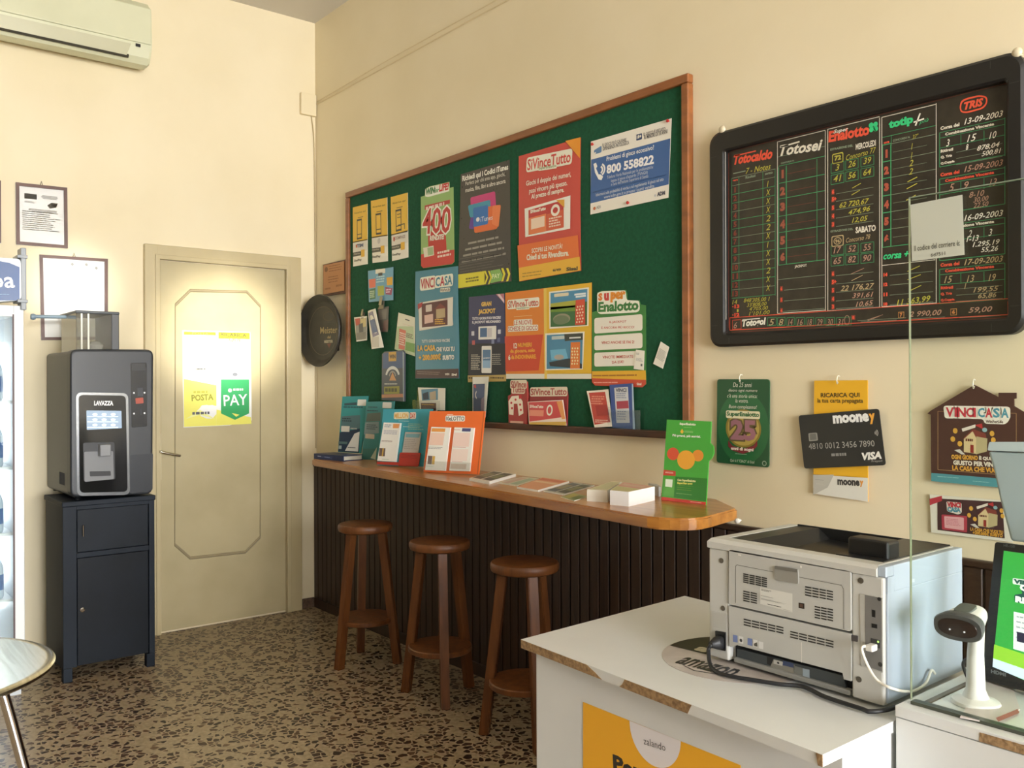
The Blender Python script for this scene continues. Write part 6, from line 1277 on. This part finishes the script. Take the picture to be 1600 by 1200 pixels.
bm.faces.new((g[0][0], bottom[0], bottom[1], g[0][5], g[0][4], g[0][3], g[0][2], g[0][1])); bm.faces.new((g[1][0], g[1][1], g[1][2], g[1][3], g[1][4], g[1][5], bottom[2], bottom[3]))
bm.faces.new((g[0][0], g[1][0], bottom[3], bottom[0])); bm.faces.new((g[0][5], bottom[1], bottom[2], g[1][5])); bm.faces.new(bottom)
box(bm, x0, x1, y1-.004, y1, z1-.034, z1+.0025); obj('output_tray', bm, PBK, pr)
bxo('control_hump', (x1-.090, x1-.006, y0+.026, y0+.072, z1-.028, z1+.034), m('191a1b', .35), pr, bev=.006, seg=3)
# rear cover door and its details
DR_ = PY0-.001
def pp(out, mat, lift, th, name, rad=0, parent=None, label=None, deco=None):
    S = Sheet((0, PY0-lift, 0), NW, out, mat, thick=th, z=ZR, rad=rad); 
    if deco: deco(S)
    return S.done(name, parent or pr, label)
LN = m('6d6c66', .6); SL = m('2c2b28', .6)
def slots(S, x0, y0, x1, n, rows, gap, sk_=.30, wd=7):
    for r in range(rows):
        for i in range(n):
            xa_, xb_ = x0+(x1-x0)*(i+.06)/n, x0+(x1-x0)*(i+.94)/n; ya = y0+r*gap+(xa_-x0)*sk_
            S.hl(xa_, ya, xb_, wd, SL, 2)
def cover(S):
    for a in (((232, 350), (232, 540)), ((795, 470), (795, 675))): S.vl(a[0][0], a[0][1], a[1][1], 3, LN)
    S.hl(238, 342, 428, 3, LN); S.hl(556, 404, 780, 3, LN); S.ln(232, 350, 238, 342, 3, LN); S.ln(780, 444, 795, 470, 3, LN)
    slots(S, 270, 388, 398, 4, 5, 10.5, .2); slots(S, 270, 478, 346, 2, 5, 12, .2); slots(S, 592, 455, 742, 4, 4, 14, .18); slots(S, 642, 558, 742, 3, 5, 14, .18)
    S.q([(360, 458), (528, 492), (528, 590), (360, 545)], m('d3d2ca', .4), 1); S.gk(366, 466, 420, 490, 2, m('6f6f6c', .5), 2, .4); S.gk(364, 500, 445, 520, 2, m('4a4a48', .5), 2, .6); S.gk(366, 522, 500, 545, 4, m('8c8c88', .5), 2, .35); S.gk(398, 548, 475, 562, 1, m('2c2c2c', .5), 2, .8); S.gk(480, 572, 526, 586, 2, m('8c8c88', .5), 2, .4)
    S.q([(560, 538), (590, 543), (590, 572), (560, 566)], m('2b2522', .5), 1); S.q([(566, 544), (584, 547), (584, 566), (566, 562)], m('5a4438', .5), 2)
    S.gk(245, 285, 262, 303, 1, m('e8e6de', .5), 1); S.gk(568, 345, 578, 370, 1, m('e8e6de', .5), 1)
cv = pp([(197, 262), (830, 376), (832, 690), (195, 546)], PGY2, .003, .022, 'rear_cover', .006, deco=cover)
pp([(432, 348), (555, 366), (557, 442), (436, 420)], m('8e8c84', .4), .006, .006, 'cover_latch', .004, cv)
pp([(436, 348), (553, 366), (553, 382), (436, 364)], m('6f6d66', .4), .007, .003, 'latch_grip', .001, cv)
def lower(S):
    slots(S, 272, 624, 484, 5, 3, 14, .215, 7); slots(S, 514, 688, 745, 5, 3, 14, .235, 7)
    for x_, y_, c_ in ((218, 705, '7080b0'), (248, 712, 'd6d6d2'), (294, 722, '7080b0'), (322, 730, 'd6d6d2'), (352, 740, 'd6d6d2')): S.q([(x_, y_), (x_+24, y_+5), (x_+24, y_+42), (x_, y_+37)], m(c_, .5), 1)
    S.el(260, 735, 7, 9, m('3a3a3a', .5), 2, 12); S.q([(328, 752), (344, 745), (346, 768), (330, 764)], m('55554f', .5), 2); S.vl(575, 745, 850, 4, m('d8d6ce', .5), 1)
pp([(195, 556), (833, 702), (833, 948), (795, 938), (788, 905), (240, 760), (204, 770), (198, 760)], PGY2, .002, .02, 'lower_cover', 0, deco=lower)
# recess with the cassette
bm = B(); box(bm, xa+.004, xb-.004, PY0+.019, PY0+.0205, PZ0+.002, PZ0+.085); obj('cassette_recess', bm, m('161718', .6), pr)
S = Sheet((0, PY0+.012, 0), NW, [(240, 778), (792, 918), (812, 1012), (236, 850)], m('474d4f', .4), thick=.006, z=ZR)
S.q([(395, 818), (432, 828), (432, 870), (395, 858)], m('202224', .5), 1); S.q([(430, 832), (540, 862), (535, 925), (405, 890)], m('8b897f', .4), 2); S.q([(432, 835), (480, 847), (476, 868), (430, 856)], m('c6c4bc', .4), 3); S.q([(478, 840), (535, 855), (535, 878), (478, 864)], m('44506e', .4), 3); S.el(455, 852, 6, 6, m('2a2a2a'), 4, 10); S.q([(582, 880), (618, 888), (618, 950), (584, 942)], m('a3b0ba', .3), 3); S.q([(535, 866), (582, 880), (582, 940), (535, 925)], m('7b7d78', .4), 2)
S.done('paper_cassette', pr)
bxo('cassette_rail', (xa+.01, xb-.006, PY0+.004, PY0+.02, PZ0, PZ0+.010), m('8f8f8a', .4), pr, bev=.002)
# left column: socket, label
def skt(S): S.q([(112, 590), (180, 598), (180, 680), (114, 665)], m('b3b2aa', .5), 1)
pp([(106, 580), (186, 592), (186, 800), (110, 786)], PGY2, .0012, .002, 'socket_plate', .002, deco=skt)
def skt2(S): pass
pp([(124, 685), (177, 694), (177, 792), (128, 780)], m('17191b', .4), .004, .004, 'power_socket', .002)
for x_, y_ in ((158, 320), (166, 568), (884, 424), (874, 938)):
    p = pback(x_, y_); bm = B(); lathe(bm, [(.0055, -.001), (.0055, .0012), (.003, .0014)], p, 16, NW); obj('screw', bm, m('6a655c', .4, .6), pr)
# right column: connector bay
pp([(836, 708), (866, 712), (866, 744), (836, 738)], m('4c4848', .5), .002, .002, 'cover_stop', .001)
def bay(S):
    S.q([(905, 498), (990, 515), (994, 898), (908, 868)], m('73726f', .5), 1); S.r(942, 575, 960, 616, m('151515', .5), 2); S.r(940, 646, 970, 674, m('151515', .5), 2); S.q([(936, 722), (985, 735), (985, 778), (936, 764)], m('38383a', .5), 2); S.el(975, 742, 5, 6, m('a8e070', .4, emit=1.5), 3, 12); S.el(980, 520, 10, 10, m('262626', .5), 2, 12); S.el(985, 860, 12, 12, m('262626', .5), 2, 12)
pp([(878, 492), (996, 514), (998, 905), (885, 868)], m('b0afa8', .45), .0015, .003, 'connector_bay', .002, deco=bay)
# right side panel, the cool daylight cast put into its blue colour
bxo('side_panel', (PX1-.0118, PX1+.004, PY0+.0305, PY1+.002, PZ1-.05, z1-.001), PW, pr, bev=.002)
bxo('side_panel', (PX1-.001, PX1+.004, PY0+.008, PY1+.002, PZ0+.004, PZ1-.049), PW, pr, bev=.002)
bxo('side_panel', (PX1-.0118, PX1+.004, PY0+.002, PY0+.0305, PZ1-.0205, z1-.001), PW, pr, bev=.002)
bxo('side_panel', (PX1-.001, PX1+.004, PY0+.008, PY0+.0305, PZ1-.0505, PZ1-.0205), PW, pr, bev=.0)
S = Sheet((PX1+.0042, 0, 0), NL, [(1150, 415), (1164, 415), (1164, 432), (1150, 432)], m('c4ced8', .4), thick=.0006, z=ZR); S.done('side_mark', pr)
for xx in (PX0+.02, PX1-.05):
    for yy in (PY0+.03, PY1-.05): bxo('foot', (xx, xx+.03, yy, yy+.02, TZ+.0011, PZ0+.002), m('2a2a2a', .6), pr, bev=.002)

# power cable and network cable
pc = thing('power_cable', 'thick black power cable running from the printer along the white table', 'cable', G(1200, 1075, TZ))
p0 = pback(150, 745, .006)
tp = [p0+V((0, -.004, 0)), p0+V((-.006, -.022, -.004)), hit(1107, 1018, (0, PY0-.035, 0), NW)]+[G(x, y, TZ+.0075) for x, y in ((1112, 1043), (1135, 1055), (1180, 1063), (1218, 1069), (1255, 1073), (1290, 1089), (1345, 1107))]+[V((TX1-.04, -1.070, TZ+.0075)), V((4.330, -1.045, TZ+.010)), V((4.338, -1.00, TZ+.012)), V((4.342, -.90, TZ+.0075))]
bm = B(); tube(bm, spline(tp, 10), .0042, 10); obj('cord', bm, m('1a1b1d', .45), pc, smooth=True)
bm = B(); loft(bm, [(p0+V((0, 0, 0)), (1, 0, 0), (0, 0, 1), .011, .014), (p0+V((0, -.012, 0)), (1, 0, 0), (0, 0, 1), .010, .013), (p0+V((-.006, -.024, -.002)), (1, 0, 0), (0, 0, 1), .005, .006)], 16, 3.5); obj('plug', bm, m('1d1e20', .4), pc, smooth=True)
nc = thing('network_cable', 'thin white network cable looping from the printer connector bay', 'cable', (4.33, -1.05, TZ+.02))
p0 = pback(945, 772, .012)
qs = [p0, p0+V((-.012, -.016, 0)), hit(1356, 1040, (0, PY0-.022, 0), NW), hit(1372, 1064, (0, PY0-.024, 0), NW), hit(1398, 1077, (0, PY0-.018, 0), NW), hit(1425, 1080, (PX1+.014, 0, 0), NL), hit(1446, 1068, (PX1+.014, 0, 0), NL), hit(1455, 1048, (PX1+.012, 0, 0), NL), hit(1453, 1040, (PX1+.014, 0, 0), NL)+V((0, .02, -.02))]
bm = B(); tube(bm, spline(qs, 9), .0026, 8); obj('cord', bm, m('d9d6ca', .4), nc, smooth=True)
bm = B(); box(bm, p0.x-.008, p0.x+.006, p0.y-.012, p0.y+.007, p0.z-.006, p0.z+.006, bev=.002); obj('plug', bm, m('d3d2cc', .4), nc)

# ------------------------------------------------------------------ white display counter with the glass screen
KX0, KX1, KY0, KY1, KZ = 4.3565, 5.7, -1.067, -.36, .831
kc = thing('sales_counter', 'white sales counter with a glass screen channel, right of the white table', 'counter', (5.0, -.7, 0))
bxo('base_cabinet', (KX0+.001, KX1, KY0+.001, KY1, .0, KZ-.0215), WHITEL, kc, bev=.001)
bxo('top_board', (KX0, KX1, KY0, KY1, KZ-.020, KZ), WHITEL, kc, bev=.0015)
pz = hit(1531, 1160, (0, KY0, 0), NW)
bm = B(); prism(bm, [(pz.x, KY0-.0008, KZ-.0045), (KX1-.3, KY0-.0008, KZ-.0045), (KX1-.3, KY0-.0008, KZ-.0195), (pz.x-.001, KY0-.0008, KZ-.0195)], (0, .002, 0)); obj('chipped_edge', bm, CHIP, kc, 'bare brown chipboard strip on the front edge')
CHN = m('54584c', .35, .3)
bxo('front_channel', (4.3715, KX1, -1.042, -1.024, KZ, KZ+.006), CHN, kc, bev=.001)
bxo('side_channel', (4.386, 4.396, -1.024, -.80, KZ, KZ+.005), m('5a4f42', .4), kc, bev=.001)
bxo('counter_mat', (4.3965, KX1, -1.024, KY1+.03, KZ, KZ+.003), m('d8dcda', .25), kc, bev=.001)
for zz in (.70, .665):
    p = V((KX0-.0, KY0-.001, zz)); bm = B(); lathe(bm, [(.006, 0), (.008, .004), (.004, .010)], p+V((.003, .001, 0)), 10, NW); obj('hinge_pin', bm, m('3a3030', .5), kc)
gs = thing('glass_screen', 'tall clear glass screen standing on the front of the white sales counter', 'screen', (5.0, -1.033, KZ+.006))
bxo('pane', (4.3695, KX1, -1.036, -1.030, KZ+.006, 1.727), GLASS, gs, bev=0)
EDG = m('8c927a', .2); bxo('polished_edge', (4.3685, 4.3695, -1.036, -1.030, KZ+.006, 1.727), EDG, gs, bev=0)
bxo('polished_edge', (4.3695, KX1, -1.036, -1.030, 1.727, 1.7288), m('8fa08c', .25), gs, bev=0)
S = Sheet((0, -1.0375, 0), NW, [(380, 185), (755, 112), (770, 545), (392, 592)], m('c9cdbf', .4), thick=.0004, z=Z7)
S.t('Il codice del corriere è:', 408, 500, 738, 40, m('5a5c54', .5), y1=458, bold=.01, Ly=1); S.t('6d7511', 528, 548, 632, 26, m('5a5c54', .5), y1=533, bold=.01, Ly=1)
S.done('paper_notice', None, 'white paper notice with courier code lettering taped to the glass screen', 'notice')

# ------------------------------------------------------------------ barcode scanner in its stand
bx_ = V((4.447, -.958, KZ+.003))
bs = thing('barcode_scanner', 'white and grey barcode scanner upright in its white stand behind the glass screen', 'scanner', bx_)
SW = m('e4e2de', .35); SG = m('55575a', .4)
ex, ey, ez = V((1, 0, 0)), V((0, 1, 0)), V((0, 0, 1))
bm = B(); loft(bm, [(bx_+V((0, 0, .0005)), RT, FW, .040, .036), (bx_+V((0, 0, .006)), RT, FW, .038, .034), (bx_+V((0, 0, .012)), RT, FW, .021, .020), (bx_+V((0, 0, .026)), RT, FW, .0155, .014), (bx_+V((0, 0, .085)), RT, FW, .0135, .012)], 28, 2.4); obj('stand', bm, SW, bs, smooth=True)
hax = (RT*-.70+FW*-.66+ez*-.16).normalized(); hr = ez.cross(hax).normalized(); hu = hax.cross(hr).normalized()
hp0 = hit(1497, 980, bx_, FW); top_n = bx_+V((0, 0, .085))
bm = B(); loft(bm, [(top_n, RT, FW, .013, .0125), (top_n+V((0, 0, .02))-hax*.003, RT, FW, .0125, .012), (top_n+V((0, 0, .046))-hax*.006, RT, FW, .012, .013), (top_n+V((0, 0, .060))-hax*.004, RT, FW, .010, .012)], 22, 2.6); obj('handle', bm, SW, bs, smooth=True)
hc = hit(1507, 971, bx_, FW)
bm = B(); loft(bm, [(hc-hax*.046, hr, hu, .014, .010), (hc-hax*.042, hr, hu, .024, .017), (hc-hax*.012, hr, hu, .030, .021), (hc+hax*.012, hr, hu, .036, .022), (hc+hax*.026, hr, hu, .038, .0225)], 30, 2.6); hd = obj('head', bm, SW, bs, smooth=True)
bm = B(); loft(bm, [(hc+hax*.010, hr, hu, .0372, .0222), (hc+hax*.030, hr, hu, .0410, .0248), (hc+hax*.034, hr, hu, .0395, .0232)], 30, 2.6); obj('bumper', bm, SG, hd, 'grey rubber rim', smooth=True)
bm = B(); loft(bm, [(hc+hax*.0335, hr, hu, .033, .0165), (hc+hax*.0352, hr, hu, .032, .016)], 30, 2.4); obj('scan_window', bm, m('2c1c1e', .15), hd)
bm = B(); loft(bm, [(hc-hax*.008+hu*.017, hr, hax, .015, .021), (hc-hax*.008+hu*.0225, hr, hax, .015, .021), (hc-hax*.008+hu*.0232, hr, hax, .014, .020)], 16, 4); obj('top_inlay', bm, m('5f6664', .4), hd)
bm = B(); loft(bm, [(hc-hu*.020+hax*.004, hr, hax, .009, .008), (hc-hu*.034-hax*.002, hr, hax, .007, .006)], 16, 3); obj('trigger', bm, SG, bs, smooth=True)
for sgn in (-1, 1):
    bm = B(); lathe(bm, [(.0016, 0), (.0016, .0008)], hc+hax*.0352+hr*sgn*.012-hu*.004, 10, hax); obj('led', bm, m('e8e8f0', .2, emit=.6), hd)
cbp = [bx_+V((-.014, .012, .075)), bx_+V((-.035, .03, .055)), bx_+V((-.030, .045, .02)), bx_+V((-.025, .06, .008)), bx_+V((-.030, .085, .0065))]
bm = B(); tube(bm, spline(cbp, 8), .003, 8); obj('cord', bm, m('222325', .5), bs, smooth=True)
# crumpled white card sheets beside the stand
S = Sheet((0, 0, KZ+.0055), NZ, [(1538, 1062), (1583, 1075), (1594, 1108), (1553, 1130), (1500, 1120)], m('cfc4c0', .4), thick=.002); S.q([(1556, 1122), (1590, 1108), (1593, 1114), (1560, 1128)], m('b06a60', .5), 1)
S.done('paper_sheet', None, 'pale sheet lying on the counter in front of the monitor', 'paper')

# ------------------------------------------------------------------ monitor
mo0 = V((4.407, -.831, KZ+.022)); lean = math.radians(7); mn = V((-.233*math.cos(lean), -.972*math.cos(lean), math.sin(lean))).normalized()
mo = thing('monitor', 'black monitor showing a green lottery screen at the right edge', 'monitor', (4.6, -.78, KZ+.003))
ZM = (1380, 820, .31667)
S = Sheet(mo0, mn, [(552, 84), (980, 140), (960, 900), (487, 762)], m('17191c', .35), thick=.022, z=ZM, rad=.006)
S.t('HDMI', 532, 722, 606, 18, m('8d9296', .4), y1=740, bold=.05, Ly=1); S.t('HE-150', 595, 101, 650, 14, m('6a6f72', .4), y1=107, bold=.02, Ly=1)
S.done('housing', mo)
def scrn(S):
    LM, WS = m('9fe03a', .4, emit=.62), m('dcecff', .4, emit=.75)
    S.q([(548, 590), (930, 715), (930, 795), (543, 660)], LM, 1); S.q([(543, 658), (930, 792), (930, 862), (540, 700)], WS, 1)
    S.q([(640, 262), (800, 285), (800, 320), (640, 292)], m('e8f4ea', .4, emit=.7), 2, .003); S.t('VINTI', 645, 277, 760, 22, m('1f5a50', .4, emit=.5), bold=.07, Ly=3)
    S.q([(672, 300), (820, 320), (820, 400), (650, 382), (648, 345), (690, 340)], m('1d5a54', .4, emit=.4), 2, .003)
    S.t('OGGI', 676, 308, 800, 32, m('eef6f0', .4, emit=.8), bold=.07, Ly=4); S.t('REALI', 654, 366, 800, 32, m('eef6f0', .4, emit=.8), bold=.07, Ly=4)
    S.q([(645, 428), (880, 480), (880, 680), (643, 612)], m('eef2f2', .4, emit=.75), 2); S.gk(660, 448, 760, 600, 5, m('b9bec0', .4, emit=.5), 3, .3); S.q([(662, 528), (760, 548), (760, 600), (662, 575)], m('2f2c4c', .4, emit=.4), 4)
S = Sheet(mo0+mn*.0008, mn, [(595, 128), (940, 175), (925, 868), (540, 698)], m('38b848', .4, emit=.55), thick=.0006, z=ZM); scrn(S); S.done('screen', mo, 'lit green screen')
bxo('stand_neck', (4.56, 4.62, -.79, -.77, KZ+.004, KZ+.12), m('1b1d20', .4), mo, bev=.003)
bm = B(); loft(bm, [((4.59, -.77, KZ+.0035), (1, 0, 0), (0, 1, 0), .10, .06), ((4.59, -.77, KZ+.010), (1, 0, 0), (0, 1, 0), .095, .056)], 28, 3); obj('stand_base', bm, m('1b1d20', .4), mo)
# pale grey terminal seen from behind, above the monitor
ty = -.63
te = thing('payment_terminal', 'pale grey back of a tilted terminal above the black monitor', 'terminal', (4.42, ty+.05, KZ+.003))
TG = m('aab7ba', .4); TG2 = m('c3cfd2', .4)
ZZ = (1380, 560, .25)
S = Sheet((0, ty, 0), V((0, -1, .12)), [(652, 580), (1150, 605), (1150, 1180), (795, 1140), (722, 860), (690, 705)], TG, thick=.05, z=ZZ, e1=(1, 0, 0)); o = S.done('shell', te)
bv = o.modifiers.new('soft_edges', 'BEVEL'); bv.width = .006; bv.segments = 3; bv.limit_method = 'ANGLE'
S = Sheet((0, ty-.0015, 0), V((0, -1, .12)), [(662, 522), (1150, 522), (1150, 592), (652, 576)], TG2, thick=.056, z=ZZ, e1=(1, 0, 0), rad=.004); S.done('top_cap', te)
bxo('stand_pole', (4.46, 4.50, ty+.03, ty+.07, KZ+.0035, 1.10), m('7f898c', .4), te, bev=.004)
bxo('stand_base', (4.42, 4.54, ty-.0, ty+.10, KZ+.0035, KZ+.015), m('7f898c', .4), te, bev=.004)
